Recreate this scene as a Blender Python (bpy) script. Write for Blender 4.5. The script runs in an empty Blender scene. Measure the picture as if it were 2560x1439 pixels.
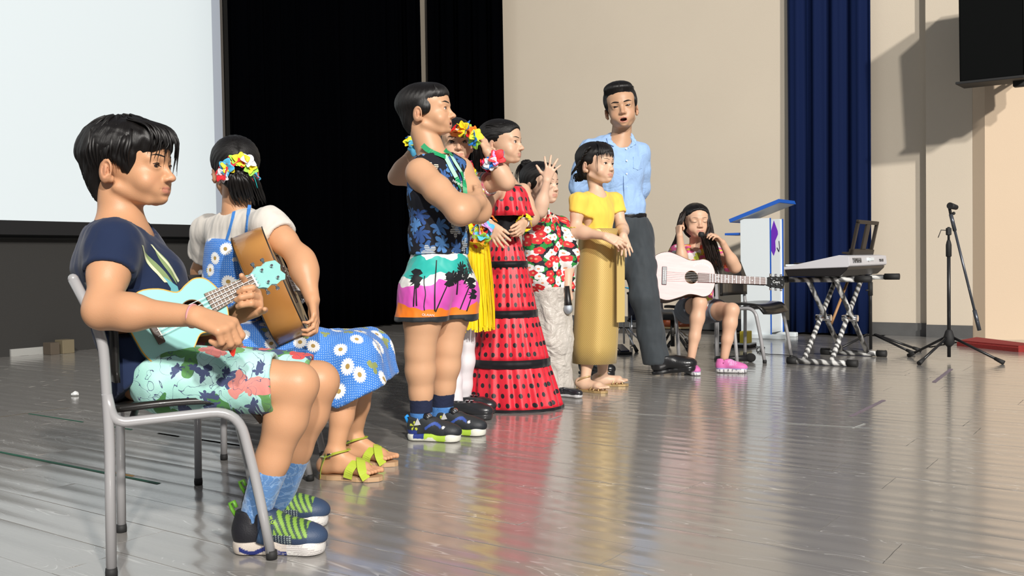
import bpy, bmesh, math, random
import numpy as np
from mathutils import Vector, Matrix
from mathutils.bvhtree import BVHTree
random.seed(7); np.random.seed(7)
S = bpy.context.scene
COL = S.collection
# ------------------------------------------------------------------ camera
FPX, HC, PITCH, ROLL = 2400.0, 0.72, math.atan(67.5/2400.0), 0.016
_F = Vector((0, math.cos(PITCH), -math.sin(PITCH)))
_U0 = Vector((0, math.sin(PITCH), math.cos(PITCH))); _R0 = Vector((1, 0, 0))
_R = _R0*math.cos(ROLL) - _U0*math.sin(ROLL)
_U = _U0*math.cos(ROLL) + _R0*math.sin(ROLL)
CAMP = Vector((0, 0, HC))
cam = bpy.data.cameras.new('camera'); camo = bpy.data.objects.new('camera', cam); COL.objects.link(camo)
cam.sensor_width = 36; cam.lens = 36*FPX/2560; cam.clip_end = 100; cam.clip_start = .05
mw = Matrix.Identity(4)
for i in range(3):
    mw[i][0] = _R[i]; mw[i][1] = _U[i]; mw[i][2] = -_F[i]; mw[i][3] = CAMP[i]
camo.matrix_world = mw
cam.dof.use_dof = True; cam.dof.focus_distance = 3.2; cam.dof.aperture_fstop = 22
S.camera = camo
# ------------------------------------------------------------------ world + far-off stage floodlights
w = bpy.data.worlds.new('world'); S.world = w; w.use_nodes = True
w.node_tree.nodes['Background'].inputs[0].default_value = (0.86, 0.90, 1.0, 1)
w.node_tree.nodes['Background'].inputs[1].default_value = 0.24
def area(name, loc, tgt, size, power, color):
    l = bpy.data.lights.new(name, 'AREA'); l.shape = 'DISK'; l.size = size; l.energy = power; l.color = color
    o = bpy.data.objects.new(name, l); COL.objects.link(o); o.location = loc
    o.rotation_euler = (Vector(tgt)-Vector(loc)).to_track_quat('-Z', 'Y').to_euler()
    return o
area('flood_light', (3.8, -17.0, 12.0), (0.6, 6.0, .5), .9, 4000, (1, .96, .905))
area('flood_light', (8.5, -14.5, 11.0), (0.4, 5.5, .5), .9, 5000, (1, .95, .89))

S.view_settings.view_transform = 'Standard'; S.view_settings.look = 'None'
S.view_settings.gamma = 1; S.view_settings.use_curve_mapping = False
S.view_settings.exposure = -0.10

def W(px, py, Y):
    """world point seen at photo pixel (px,py) at world depth Y"""
    r = _F + _R*((px-1280)/FPX) + _U*((719.5-py)/FPX)
    return CAMP + r*(Y/r.y)
def G(px, py, z=0.0):
    r = _F + _R*((px-1280)/FPX) + _U*((719.5-py)/FPX)
    return CAMP + r*((z-HC)/r.z)
# stage axes: e1 along the side wall, e2 along the back wall
E1 = Vector((.8164, -.5775, 0)); E2 = Vector((.5775, .8164, 0))
def UV(u, v, z=0.0): return E1*u + E2*v + Vector((0, 0, z))
YAW = math.atan2(E1.y, E1.x)

# ------------------------------------------------------------------ object helpers
def link(o, parent=None):
    COL.objects.link(o)
    if parent: o.parent = parent
    return o
def tag(o, label=None, cat=None, group=None, kind=None):
    if label: o['label'] = label
    if cat: o['category'] = cat
    if group: o['group'] = group
    if kind: o['kind'] = kind
    return o
def thing(name, label, cat, loc=(0,0,0), rz=0, group=None):
    o = bpy.data.objects.new(name, None); o.empty_display_size = .1; link(o)
    o.location = loc; o.rotation_euler = (0, 0, rz)
    return tag(o, label, cat, group)
def obj(name, bm, m, parent=None, smooth=False, label=None):
    me = bpy.data.meshes.new(name); bm.normal_update(); bm.to_mesh(me); bm.free()
    o = bpy.data.objects.new(name, me); link(o, parent)
    for mm in (m if isinstance(m, (list, tuple)) else [m]): me.materials.append(mm)
    if smooth:
        me.polygons.foreach_set('use_smooth', [True]*len(me.polygons))
        if smooth == 'a':
            me.set_sharp_from_angle(angle=math.radians(40))
    if label: o['label'] = label
    return o
def new(): return bmesh.new()
def box(bm, c, s, R=None, bev=0.0, mi=0):
    r = bmesh.ops.create_cube(bm, size=1)
    vs = r['verts']
    M = Matrix.Translation(Vector(c)) @ (R.to_4x4() if R else Matrix.Identity(4)) @ Matrix.Diagonal((s[0], s[1], s[2], 1))
    bmesh.ops.transform(bm, matrix=M, verts=vs)
    fs = list({f for v in vs for f in v.link_faces})
    for f in fs: f.material_index = mi
    if bev > 0:
        es = list({e for v in vs for e in v.link_edges})
        rb = bmesh.ops.bevel(bm, geom=es, offset=bev, segments=2, affect='EDGES', profile=.5)
        for f in rb['faces']: f.material_index = mi
    return bm
def frames(pts):
    n = len(pts); T = []
    for i in range(n):
        a = pts[max(i-1, 0)]; b = pts[min(i+1, n-1)]; t = (b-a)
        T.append(t.normalized() if t.length > 1e-9 else Vector((0, 0, 1)))
    up = Vector((0, 0, 1)) if abs(T[0].z) < .9 else Vector((1, 0, 0))
    N = (up - T[0]*up.dot(T[0])).normalized(); out = []
    for t in T:
        N = (N - t*N.dot(t))
        N = N.normalized() if N.length > 1e-6 else t.orthogonal().normalized()
        out.append((t, N, t.cross(N)))
    return out
def tube(bm, pts, r, n=10, caps=True, mi=0, flat=1.0, close=False, upv=None):
    pts = [Vector(p) for p in pts]; fr = frames(pts); rings = []
    for i, (p, (t, N, B)) in enumerate(zip(pts, fr)):
        if upv is not None:
            N = (Vector(upv) - t*Vector(upv).dot(t)).normalized(); B = t.cross(N)
        rr = r[i] if isinstance(r, (list, tuple)) else r
        rings.append([bm.verts.new(p + N*(math.cos(2*math.pi*k/n)*rr*flat) + B*(math.sin(2*math.pi*k/n)*rr)) for k in range(n)])
    for i in range(len(rings)-1 + (1 if close else 0)):
        a = rings[i]; b = rings[(i+1) % len(rings)]
        for k in range(n):
            f = bm.faces.new((a[k], a[(k+1) % n], b[(k+1) % n], b[k])); f.material_index = mi; f.smooth = True
    if caps and not close:
        f = bm.faces.new(list(reversed(rings[0]))); f.material_index = mi
        f = bm.faces.new(rings[-1]); f.material_index = mi
    return bm
def smoothpath(pts, n=6):
    P = [Vector(p) for p in pts]; out = []
    Q = [P[0]*2-P[1]] + P + [P[-1]*2-P[-2]]
    for i in range(1, len(Q)-2):
        p0, p1, p2, p3 = Q[i-1], Q[i], Q[i+1], Q[i+2]
        for k in range(n):
            t = k/n
            out.append(.5*((2*p1)+(p2-p0)*t+(2*p0-5*p1+4*p2-p3)*t*t+(3*p1-p0-3*p2+p3)*t*t*t))
    out.append(P[-1]); return out
def roundpath(pts, r=.03, n=6):
    P = [Vector(p) for p in pts]; out = [P[0]]
    for i in range(1, len(P)-1):
        a = (P[i-1]-P[i]); b = (P[i+1]-P[i]); d = min(r, a.length*.45, b.length*.45)
        A = P[i]+a.normalized()*d; B = P[i]+b.normalized()*d
        for k in range(n+1):
            t = k/n; out.append(A*(1-t)**2 + P[i]*2*t*(1-t) + B*t*t)
    out.append(P[-1]); return out
def prism(bm, poly, M, th, mi=0, mside=None, bev=0):
    """poly in local xy, extruded +z by th, through matrix M"""
    lo = [bm.verts.new(M @ Vector((x, y, 0))) for x, y in poly]
    hi = [bm.verts.new(M @ Vector((x, y, th))) for x, y in poly]
    n = len(poly)
    f = bm.faces.new(list(reversed(lo))); f.material_index = mi
    g = bm.faces.new(hi); g.material_index = mi
    for i in range(n):
        s = bm.faces.new((lo[i], lo[(i+1) % n], hi[(i+1) % n], hi[i])); s.material_index = mi if mside is None else mside
    bmesh.ops.recalc_face_normals(bm, faces=bm.faces[:])
    return bm
def lathe(bm, prof, M, n=20, mi=0, caps=True):
    rings = [[bm.verts.new(M @ Vector((r*math.cos(2*math.pi*k/n), r*math.sin(2*math.pi*k/n), z))) for k in range(n)] for r, z in prof]
    for a, b in zip(rings, rings[1:]):
        for k in range(n):
            f = bm.faces.new((a[k], a[(k+1) % n], b[(k+1) % n], b[k])); f.smooth = True; f.material_index = mi
    if caps: bm.faces.new(list(reversed(rings[0]))).material_index = mi; bm.faces.new(rings[-1]).material_index = mi
    return bm
def zmat(c, z, x=None):
    """matrix at c whose local z is z and x as near as possible to x"""
    z = Vector(z).normalized(); x = Vector(x) if x is not None else z.orthogonal()
    x = (x - z*x.dot(z)).normalized(); y = z.cross(x); c = Vector(c)
    return Matrix(((x.x, y.x, z.x, c.x), (x.y, y.y, z.y, c.y), (x.z, y.z, z.z, c.z), (0, 0, 0, 1)))
def text_mesh(name, body, M, size, m, parent, ext=.0006, label=None, spacing=1.0, align='CENTER'):
    cu = bpy.data.curves.new(name, 'FONT'); cu.body = body; cu.size = size; cu.extrude = ext
    cu.align_x = align; cu.align_y = 'CENTER'; cu.resolution_u = 3; cu.space_character = spacing
    t = bpy.data.objects.new(name, cu); COL.objects.link(t); bpy.context.view_layer.update()
    me = bpy.data.meshes.new_from_object(t); bpy.data.objects.remove(t)
    me.name = name; me.materials.clear(); me.materials.append(m)
    me.transform(M)
    o = bpy.data.objects.new(name, me); link(o, parent)
    if label: o['label'] = label
    return o

# ------------------------------------------------------------------ materials
class NT:
    def __init__(s, name):
        s.m = bpy.data.materials.new(name); s.m.use_nodes = True; s.t = s.m.node_tree
        s.b = s.t.nodes['Principled BSDF']
    def n(s, typ, **kw):
        x = s.t.nodes.new(typ)
        for k, v in kw.items(): setattr(x, k, v)
        return x
    def s_(s, sock, v):
        if isinstance(v, bpy.types.NodeSocket): s.t.links.new(v, sock)
        elif v is not None:
            if isinstance(v, (tuple, list)) and sock.type == 'RGBA' and len(v) == 3: v = (*v, 1)
            sock.default_value = v
    def M(s, op, a, b=None, c=None, clamp=False):
        x = s.n('ShaderNodeMath', operation=op, use_clamp=clamp); s.s_(x.inputs[0], a)
        if b is not None: s.s_(x.inputs[1], b)
        if c is not None: s.s_(x.inputs[2], c)
        return x.outputs[0]
    def V(s, op, a, b=None, sc=None):
        x = s.n('ShaderNodeVectorMath', operation=op); s.s_(x.inputs[0], a)
        if b is not None: s.s_(x.inputs[1], b)
        if sc is not None: s.s_(x.inputs[3], sc)
        return x.outputs[1] if op in ('LENGTH', 'DOT_PRODUCT', 'DISTANCE') else x.outputs[0]
    def mix(s, f, a, b, bt='MIX'):
        x = s.n('ShaderNodeMix', data_type='RGBA', blend_type=bt); s.s_(x.inputs[0], f); s.s_(x.inputs[6], a); s.s_(x.inputs[7], b)
        return x.outputs[2]
    def sep(s, v):
        x = s.n('ShaderNodeSeparateXYZ'); s.s_(x.inputs[0], v); return x.outputs
    def comb(s, a, b, c=0.0):
        x = s.n('ShaderNodeCombineXYZ'); s.s_(x.inputs[0], a); s.s_(x.inputs[1], b); s.s_(x.inputs[2], c); return x.outputs[0]
    def noise(s, v, sc, det=2, out=0, dist=0.0, rough=.5):
        x = s.n('ShaderNodeTexNoise'); s.s_(x.inputs['Vector'], v); x.inputs['Scale'].default_value = sc
        x.inputs['Detail'].default_value = det; x.inputs['Distortion'].default_value = dist; x.inputs['Roughness'].default_value = rough
        return x.outputs[out]
    def ramp(s, f, stops, interp='LINEAR'):
        x = s.n('ShaderNodeValToRGB'); s.s_(x.inputs[0], f); r = x.color_ramp; r.interpolation = interp
        while len(r.elements) < len(stops): r.elements.new(.5)
        for e, (p, c) in zip(r.elements, stops): e.position = p; e.color = (*c, 1) if len(c) == 3 else c
        return x.outputs[0]
    def step(s, v, e, wd=.01):
        x = s.n('ShaderNodeMapRange', interpolation_type='SMOOTHSTEP'); s.s_(x.inputs[0], v)
        s.s_(x.inputs[1], e); x.inputs[2].default_value = (e+wd) if not isinstance(e, bpy.types.NodeSocket) else 1
        return x.outputs[0]
    def tc(s, k='Object'): return s.n('ShaderNodeTexCoord').outputs[k]
    def uv(s): return s.n('ShaderNodeUVMap').outputs[0]
    def attr(s, name): return s.n('ShaderNodeAttribute', attribute_name=name).outputs
    def col(s, c): s.s_(s.b.inputs['Base Color'], c); return s
    def set(s, **kw):
        for k, v in kw.items(): s.s_(s.b.inputs[k.replace('_', ' ')], v)
        return s
    def bump(s, h, dist=.002, strength=1.0):
        x = s.n('ShaderNodeBump'); s.s_(x.inputs['Height'], h); x.inputs['Distance'].default_value = dist
        x.inputs['Strength'].default_value = strength; s.t.links.new(x.outputs[0], s.b.inputs['Normal']); return s
    def flowers(s, uv, scale, petals, R, rand=.5, deep=.35, jitter=0.0, hub=.3, warp=0.0):
        """2-D scattered daisies: returns (petal mask, hub mask, random value per flower, radius)"""
        v = s.V('SCALE', uv, sc=scale)
        if warp: v = s.V('ADD', v, s.V('SCALE', s.V('SUBTRACT', s.noise(v, 1.3, 2, out=1), (.5,.5,.5)), sc=warp))
        vo = s.n('ShaderNodeTexVoronoi', voronoi_dimensions='2D', feature='F1'); s.s_(vo.inputs['Vector'], v)
        vo.inputs['Scale'].default_value = 1; vo.inputs['Randomness'].default_value = rand
        d = s.V('SUBTRACT', v, vo.outputs['Position']); q = s.sep(d)
        r = s.M('SQRT', s.M('ADD', s.M('MULTIPLY', q[0], q[0]), s.M('MULTIPLY', q[1], q[1])))
        rc = s.sep(vo.outputs['Color'])
        th = s.M('ADD', s.M('ARCTAN2', q[1], q[0]), s.M('MULTIPLY', rc[0], 6.28))
        lobe = s.M('ABSOLUTE', s.M('COSINE', s.M('MULTIPLY', th, petals/2.0)))
        lobe = s.M('POWER', lobe, .6)
        Rr = s.M('MULTIPLY', s.M('ADD', s.M('MULTIPLY', lobe, deep), 1-deep), R)
        pet = s.M('LESS_THAN', r, Rr); hb = s.M('LESS_THAN', r, R*hub)
        return pet, hb, rc, r
def mat(name, color, rough=.5, metal=0.0, spec=None, sheen=None, coat=None, bumpy=None, var=0.0, em=None, alpha=None, sss=None):
    t = NT(name); c = color
    if var:
        nz = t.noise(t.tc(), 9, 3)
        c = t.mix(nz, tuple(max(0, x*(1-var)) for x in color), tuple(min(1, x*(1+var)) for x in color))
    t.col(c).set(Roughness=rough, Metallic=metal)
    if spec is not None: t.set(Specular_IOR_Level=spec)
    if sheen: t.set(Sheen_Weight=sheen)
    if coat: t.set(Coat_Weight=coat)
    if alpha is not None: t.set(Alpha=alpha)
    if em: t.set(Emission_Color=color, Emission_Strength=em)
    if sss: t.set(Subsurface_Weight=sss, Subsurface_Radius=(1, .35, .2), Subsurface_Scale=.012)
    if bumpy: t.bump(t.noise(t.tc(), bumpy[0], 3), bumpy[1])
    return t.m
M_black = mat('black_plastic', (.012, .012, .013), .38)
M_blackmat = mat('black_rubber', (.014, .014, .014), .7)
M_chrome = mat('chrome', (.72, .72, .74), .12, 1)
M_steel = mat('grey_painted_steel', (.34, .335, .34), .3, .0, coat=.4)
M_white = mat('white_laminate', (.78, .84, .86), .4)
M_blue_edge = mat('blue_edging', (.02, .12, .55), .4)
# ------------------------------------------------------------------ the room
def wall_mat(name, c):
    t = NT(name); co = t.tc(); nz = t.noise(co, 1.2, 3)
    t.col(t.mix(nz, tuple(x*.95 for x in c), tuple(min(1, x*1.04) for x in c))).set(Roughness=.75)
    t.bump(t.noise(co, 160, 2), .0006); return t.m
M_wall = wall_mat('cream_wall_paint', (.66, .575, .455))
M_wallorangelit = wall_mat('orange_lit_wall_paint', (.68, .53, .375))  # the cream paint again, with the orange light on it mixed into the colour
M_wallblack = wall_mat('charcoal_wall_paint', (.028, .027, .025))
M_base = mat('grey_skirting', (.10, .10, .098), .5, var=.2, bumpy=(40, .001))
def wallseg(name, a, b, z0, z1, th, m, nrm, parent=None, kind='structure'):
    """box wall between ground points a,b; its visible face passes through a-b, body goes away from nrm"""
    a = Vector(a); b = Vector(b); d = (b-a); L = d.length; d.normalize(); n = Vector(nrm).normalized()
    R = Matrix((d, n, Vector((0, 0, 1)))).transposed()
    bm = new(); c = (a+b)/2 - n*(th/2); box(bm, (c.x, c.y, (z0+z1)/2), (L, th, z1-z0), R)
    o = obj(name, bm, m, parent)
    if parent is None: o['kind'] = kind
    return o
PA = G(100, 884); PR = G(2250, 838)
uA = PA.dot(E1); vR = PR.dot(E2)
def at_u(px, u, pyref=700):      # point on plane u=const seen in pixel column px
    r = W(px, pyref, 5) - CAMP; r.z = 0
    k = (u)/(r.dot(E1)); return r*k
def at_v(px, v, pyref=700):
    r = W(px, pyref, 5) - CAMP; r.z = 0
    return r*(v/(r.dot(E2)))
ZT = 4.4
wallseg('wall_back', UV(uA, -4), UV(uA, vR), 0, ZT, .15, M_wallblack, E1)
C0 = UV(uA, vR); pcol = at_v(2316, vR); pend = at_v(2432, vR-.1)
wallseg('wall_side', C0, pcol+E1*.6, 0, ZT, .2, M_wall, -E2)
# dark wing opening between the two walls is hung with curtains; pier in front of the side wall
pc0 = at_v(2316, vR-.10)
wallseg('wall_pier', pc0, pend, 0, ZT, .12, M_wall, -E2)
FL0 = pend+E2*.0; dfl = Vector((.965, -.262, 0)); nfl = Vector((-.262, -.965, 0)); FL1 = FL0+dfl*2.2
wallseg('wall_return', FL0-nfl*0+E1*.001, FL0+Vector((.05, -.11, 0)), 0, ZT, .02, M_wallorangelit, Vector((-.9, -.43, 0)))
wallseg('wall_right', FL0+Vector((.05, -.11, 0)), FL0+Vector((.05, -.11, 0))+dfl*.85, -.3, ZT, .2, M_wallorangelit, nfl)
wallseg('baseboard_side', C0+(-E2)*.015, pc0-E2*-.085, 0, .115, .015, M_base, -E2)
wallseg('baseboard_pier', pc0-E2*.015, pend-E2*.015, 0, .11, .015, M_base, -E2)
t = NT('plank_wood')
info = t.n('ShaderNodeObjectInfo'); rnd = info.outputs['Random']
co = t.tc('Object'); p = t.sep(co)
pp = t.comb(t.M('ADD', p[0], t.M('MULTIPLY', rnd, 37.0)), t.M('ADD', t.M('MULTIPLY', p[1], 9.0), t.M('MULTIPLY', rnd, 91.0)), 0)
big = t.noise(pp, 1.6, 3); fine = t.noise(t.comb(t.M('MULTIPLY', p[0], 3), t.M('MULTIPLY', p[1], 90), rnd), 3, 4, rough=.7)
ringn = t.noise(t.comb(t.M('ADD', t.M('MULTIPLY', p[0], 1.6), t.M('MULTIPLY', rnd, 53)), t.M('MULTIPLY', p[1], 11), 0), 1.0, 2, dist=.6)
fr = t.M('FRACT', t.M('MULTIPLY', ringn, 17)); line = t.step(fr, .80, .17)
cath = t.M('MULTIPLY', line, t.step(t.noise(t.comb(t.M('ADD', p[0], t.M('MULTIPLY', rnd, 17)), t.M('MULTIPLY', p[1], 7), 3), 2.2, 2), .52, .12))
c1 = t.mix(big, (.27, .255, .235), (.36, .345, .32))
c1 = t.mix(t.M('MULTIPLY', rnd, .4), c1, (.27, .262, .25))
c1 = t.mix(t.M('MULTIPLY', fine, .35), c1, (.17, .155, .14))
c1 = t.mix(t.M('MULTIPLY', cath, .75), c1, (.60, .59, .56))
t.col(c1).set(Roughness=t.M('ADD', .13, t.M('MULTIPLY', fine, .10)), Specular_IOR_Level=.7, Coat_Weight=.5, Coat_Roughness=.11)
t.bump(t.M('ADD', fine, t.M('MULTIPLY', cath, .8)), .00025)
M_plank = t.m
M_under = mat('plank_joint', (.05, .045, .04), .9)
bm = new(); box(bm, UV(-2, 2, -.035), (16, 16, .05), Matrix.Rotation(YAW, 3, 'Z'))
floor = obj('floor', bm, M_under); floor['kind'] = 'structure'
def plank_mesh(L, tilt=0.0, ph=.1, am=.0010):
    bm = new(); wd = .1850; g = .0010; n = 10; T = []
    for i in range(n+1):
        tt = i/n; y = -wd/2+g + (wd-2*g)*tt
        z = am*math.sin(2*math.pi*(2*tt+ph))*(.6 if i in (0, n) else 1) - .0005*(1 if i in (0, n) else 0) + tilt*y
        T.append((bm.verts.new((-L/2+g, y, z)), bm.verts.new((L/2-g, y, z))))
    for a, b in zip(T, T[1:]):
        f = bm.faces.new((a[0], a[1], b[1], b[0])); f.smooth = True
    b0 = [bm.verts.new((sx*(L/2-g), sy*(wd/2-g), -.009)) for sx, sy in ((-1, -1), (1, -1), (1, 1), (-1, 1))]
    bm.faces.new((T[0][1], T[0][0], b0[0], b0[1])); bm.faces.new((T[-1][0], T[-1][1], b0[2], b0[3]))
    bm.faces.new([x[0] for x in T] + [b0[3], b0[0]]); bm.faces.new([x[1] for x in reversed(T)] + [b0[1], b0[2]])
    bmesh.ops.recalc_face_normals(bm, faces=bm.faces[:])
    me = bpy.data.meshes.new('plank'); bm.to_mesh(me); bm.free(); me.materials.append(M_plank); me.set_sharp_from_angle(angle=math.radians(30)); return me
pl_mes = [plank_mesh(1.25, t_, p_, a_) for t_, p_, a_ in ((0, .1, .00060), (.004, .15, .0005), (-.004, .05, .0007), (.002, .6, .00055))]; slots = []
def inview(q):
    d = q-CAMP; y = d.dot(_F)
    if y < .25: return False
    return abs(d.dot(_R)/y*FPX) < 1280+160 and -1100 < d.dot(_U)/y*FPX < 200
rr = random.Random(3)
for j in range(-12, 49):
    v = j*.185; off = rr.random()*1.25
    for i in range(-8, 5):
        u = i*1.25+off
        c = UV(u, v)
        if any(inview(c+E1*k) for k in (-.6, -.3, 0, .3, .6)) and u > uA-.4 and v < vR and (c-FL0).dot(nfl) > -.3:
            slots.append(((c-CAMP).length, u, v))
slots.sort(); rest = new()
for k, (d, u, v) in enumerate(slots):
    if k < 298:
        o = bpy.data.objects.new('plank', pl_mes[(k*7+int(v*31)) % 4]); link(o, floor); o.location = UV(u, v, 0); o.rotation_euler = (0, 0, YAW)
    else:
        n0 = len(rest.verts); rest.from_mesh(pl_mes[k % 4]); rest.verts.ensure_lookup_table()
        M = Matrix.Translation(UV(u, v, 0)) @ Matrix.Rotation(YAW, 4, 'Z')
        bmesh.ops.transform(rest, matrix=M, verts=rest.verts[n0:])
if len(rest.verts):
    # turn so that its own x axis runs with the boards
    bmesh.ops.transform(rest, matrix=Matrix.Rotation(-YAW, 4, 'Z'), verts=rest.verts[:])
    o = obj('plank_field', rest, M_plank, floor); o.data.set_sharp_from_angle(angle=math.radians(30)); o.rotation_euler = (0, 0, YAW); o['kind'] = 'stuff'
else: rest.free()
# tapes on the floor
def tape(pa, pb, wd, c, name, label, z=.0018, extra=()):
    a = G(*pa); b = G(*pb); bm = new()
    for (a, b) in [(a, b)] + [(G(*q[0]), G(*q[1])) for q in extra]:
        d = (b-a).normalized(); n = Vector((-d.y, d.x, 0)); N = 12
        rows = []
        for i in range(N+1):
            q = a.lerp(b, i/N); wv = wd*(.5+.06*math.sin(i*2.3))
            rows.append([bm.verts.new(q+n*wv+Vector((0, 0, z))), bm.verts.new(q-n*wv+Vector((0, 0, z)))])
        for r0, r1 in zip(rows, rows[1:]): bm.faces.new((r0[0], r0[1], r1[1], r1[0]))
    for f in bm.faces:
        if f.normal.z < 0: f.normal_flip()
    bmesh.ops.solidify(bm, geom=bm.faces[:], thickness=-.0004); bmesh.ops.recalc_face_normals(bm, faces=bm.faces[:])
    o = obj(name, bm, mat(name+'_'+label.split()[0], c, .55)); tag(o, label, 'tape'); return o
tape((-60, 1118), (398, 1209), .016, (.03, .20, .12), 'floor_tape', 'long green tape line on the floor behind the near chair leg')
tape((72, 1034), (208, 1055), .012, (.03, .20, .12), 'floor_tape', 'longest left dash of the broken green tape line beyond the near chair')
for a_, b_ in (((285, 1067), (330, 1074)), ((395, 1083), (448, 1091)), ((490, 1097), (622, 1117))):
    tape(a_, b_, .012, (.03, .20, .12), 'floor_tape', '%s green tape dash on the floor beneath the near chair' % {285: 'leftmost short', 395: 'middle short', 490: 'longest rightmost'}[a_[0]])['group'] = 'green tape dashes beneath the near chair'
tape((1455, 1026), (2182, 1071), .009, (.80, .82, .80), 'floor_tape', 'thin white tape line on the open floor with a cross piece at its end', extra=[((2132, 1070), (2162, 1059))])
tape((2126, 1041), (2210, 1000), .020, (.46, .38, .45), 'floor_tape', 'faint mauve tape strip on the floor, nearest piece to the white line', extra=[])
tape((2335, 955), (2378, 922), .022, (.46, .38, .45), 'floor_tape', 'faint mauve tape strip on the floor under the microphone stand')
tape((20, 1028), (232, 1028), .005, (.62, .62, .60), 'floor_tape', 'thin white tape line on the floor behind the near chair')
tape((0, 1042), (172, 1019), .006, (.40, .33, .22), 'floor_tape', 'thin tan tape line on the floor crossing the white one')
tape((276, 1180), (334, 1190), .012, (.72, .42, .10), 'floor_tape', 'short orange tape scrap beside the green tape line')
tape((1480, 1020), (1570, 996), .005, (.62, .62, .60), 'floor_tape', 'thin pale tape line on the floor near the gold sandals')
tape((1370, 1050), (1405, 1038), .010, (.70, .66, .66), 'floor_tape', 'torn whitish tape scrap on the floor in front of the red dress')
bm = new()
for k, (x, y) in enumerate(((188, 984),)):
    g = G(x, y, .012); bmesh.ops.create_icosphere(bm, subdivisions=2, radius=.012+.004*(k == 0), matrix=Matrix.Translation(g) @ Matrix.Diagonal((1.4, 1, .7, 1)))
for v in bm.verts: v.co += Vector((rr.uniform(-1, 1), rr.uniform(-1, 1), rr.uniform(-1, 1)))*.006
tag(obj('crumpled_tissue', bm, mat('tissue', (.72, .73, .72), .8)), 'small crumpled white tissue on the floor behind the near chair', 'tissue')

# projection screen on the back wall
uS = uA+.14; sr = at_u(566, uS); sl = UV(uS, -3.2)
def zat(px, py, P): # height of pixel at ground point P
    return W(px, py, P.y).z
zb = zat(300, 557, at_u(300, uS)); 
scr = thing('projection_screen', 'large pale blank projection screen with black lower border', 'screen', tuple(sr))
def wallbox(name, a, b, z0, z1, th, m, parent, nrm=E1):
    o = wallseg(name, a, b, z0, z1, th, m, nrm, parent)
    o.matrix_parent_inverse = Matrix.Translation(-Vector(parent.location)); return o
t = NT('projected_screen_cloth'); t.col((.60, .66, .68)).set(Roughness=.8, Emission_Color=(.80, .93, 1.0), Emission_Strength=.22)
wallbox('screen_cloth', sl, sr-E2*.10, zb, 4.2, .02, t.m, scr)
wallbox('side_border', sr-E2*.10, sr, zb, 4.2, .02, mat('screen_side_border', (.42, .47, .55), .7), scr)
wallbox('lower_border', sl, sr+E2*.02, zb-.115, zb, .03, mat('screen_black_border', (.006, .006, .007), .6), scr)
wallbox('dark_edge', sr, sr+E2*.03, zb, 4.2, .02, mat('screen_dark_edge', (.10, .09, .08), .7), scr)
wallseg('trim_1', at_u(22, uA+.02), at_u(107, uA+.02), 0, .06, .02, mat('pale_kerb_paint', (.36, .36, .34), .7), E1)
wallseg('trim_2', UV(uA+.03, -4), UV(uA+.03, vR), zb-.15, zb-.135, .04, M_wallblack, E1)
for (x0, x1, h, d, c, lb) in ((112, 135, .10, .12, (.09, .07, .05), 'low dark brown box at the foot of the back wall'), (142, 172, .115, .12, (.17, .14, .085), 'small tan cardboard box at the foot of the back wall')):
    a = at_u(x0, uA+.14); b = at_u(x1, uA+.14); bm = new(); c0 = (a+b)/2
    box(bm, (c0.x, c0.y, h/2), ((b-a).length, d, h), Matrix((E2, E1, Vector((0, 0, 1)))).transposed(), .004)
    tag(obj('cardboard_box', bm, mat('cardboard', c, .85)), lb, 'box')

# curtains
def curtain(name, path, z0, z1, m, label, pitch=.16, amp=.05, seed=1, flare=0.0):
    rc = random.Random(seed); P = [Vector(q) for q in path]; segs = []; 
    L = 0; acc = [0]
    for a, b in zip(P, P[1:]): L += (b-a).length; acc.append(L)
    n = int(L/.018); nz = 8; bm = new(); rows = []
    ph = [rc.uniform(0, 6.28) for _ in range(6)]
    for i in range(n+1):
        s = L*i/n; k = max(j for j in range(len(acc)-1) if acc[j] <= s+1e-9) if s < L else len(acc)-2
        a, b = P[k], P[k+1]; tt = (s-acc[k])/((b-a).length); q = a.lerp(b, min(tt, 1)); d = (b-a).normalized(); nr = Vector((d.y, -d.x, 0))
        col_ = []
        for j in range(nz+1):
            z = z0+(z1-z0)*j/nz; f = 1-j/nz
            o = amp*(math.sin(2*math.pi*s/pitch + 1.3*math.sin(s*2.1+ph[0]) + .25*f*math.sin(ph[1]+s*7)) + .45*math.sin(2*math.pi*s/(pitch*.43)+ph[2]+.8*math.sin(s*3)))*(.8+.5*f)
            o += flare*f*f
            col_.append(bm.verts.new(q + nr*o + Vector((0, 0, z))))
        rows.append(col_)
    for r0, r1 in zip(rows, rows[1:]):
        for j in range(nz): 
            f = bm.faces.new((r0[j], r1[j], r1[j+1], r0[j+1])); f.smooth = True
    o = obj(name, bm, m); tag(o, label, 'curtain')
    md = o.modifiers.new('thick', 'SOLIDIFY'); md.thickness = .004
    return o
def cloth_mat(name, c, rough=.85, sheen=.25, bumps=400):
    t = NT(name); t.col(c).set(Roughness=rough, Sheen_Weight=sheen, Specular_IOR_Level=.2); t.bump(t.noise(t.tc(), bumps, 2), .0004); return t.m
M_blk = cloth_mat('black_velvet', (.0007, .0008, .0012), 1, 0)
M_blk.node_tree.nodes['Principled BSDF'].inputs['Specular IOR Level'].default_value = .0
cb0 = at_u(576, uA+.30); corner = UV(uA+.30, vR-.35); cs1 = at_v(1060, vR-.35)
curtain('stage_curtain', [cb0, corner-E2*.1, corner+E1*.25, cs1], .01, 4.3, M_blk, 'wide black stage curtain between the screen and the corner', .2, .055, 3)
curtain('stage_curtain', [at_v(1084, vR-.2), at_v(1265, vR-.2)], .01, 4.3, M_blk, 'narrow black curtain behind the standing boy beside the cream wall', .22, .03, 8)
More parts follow.
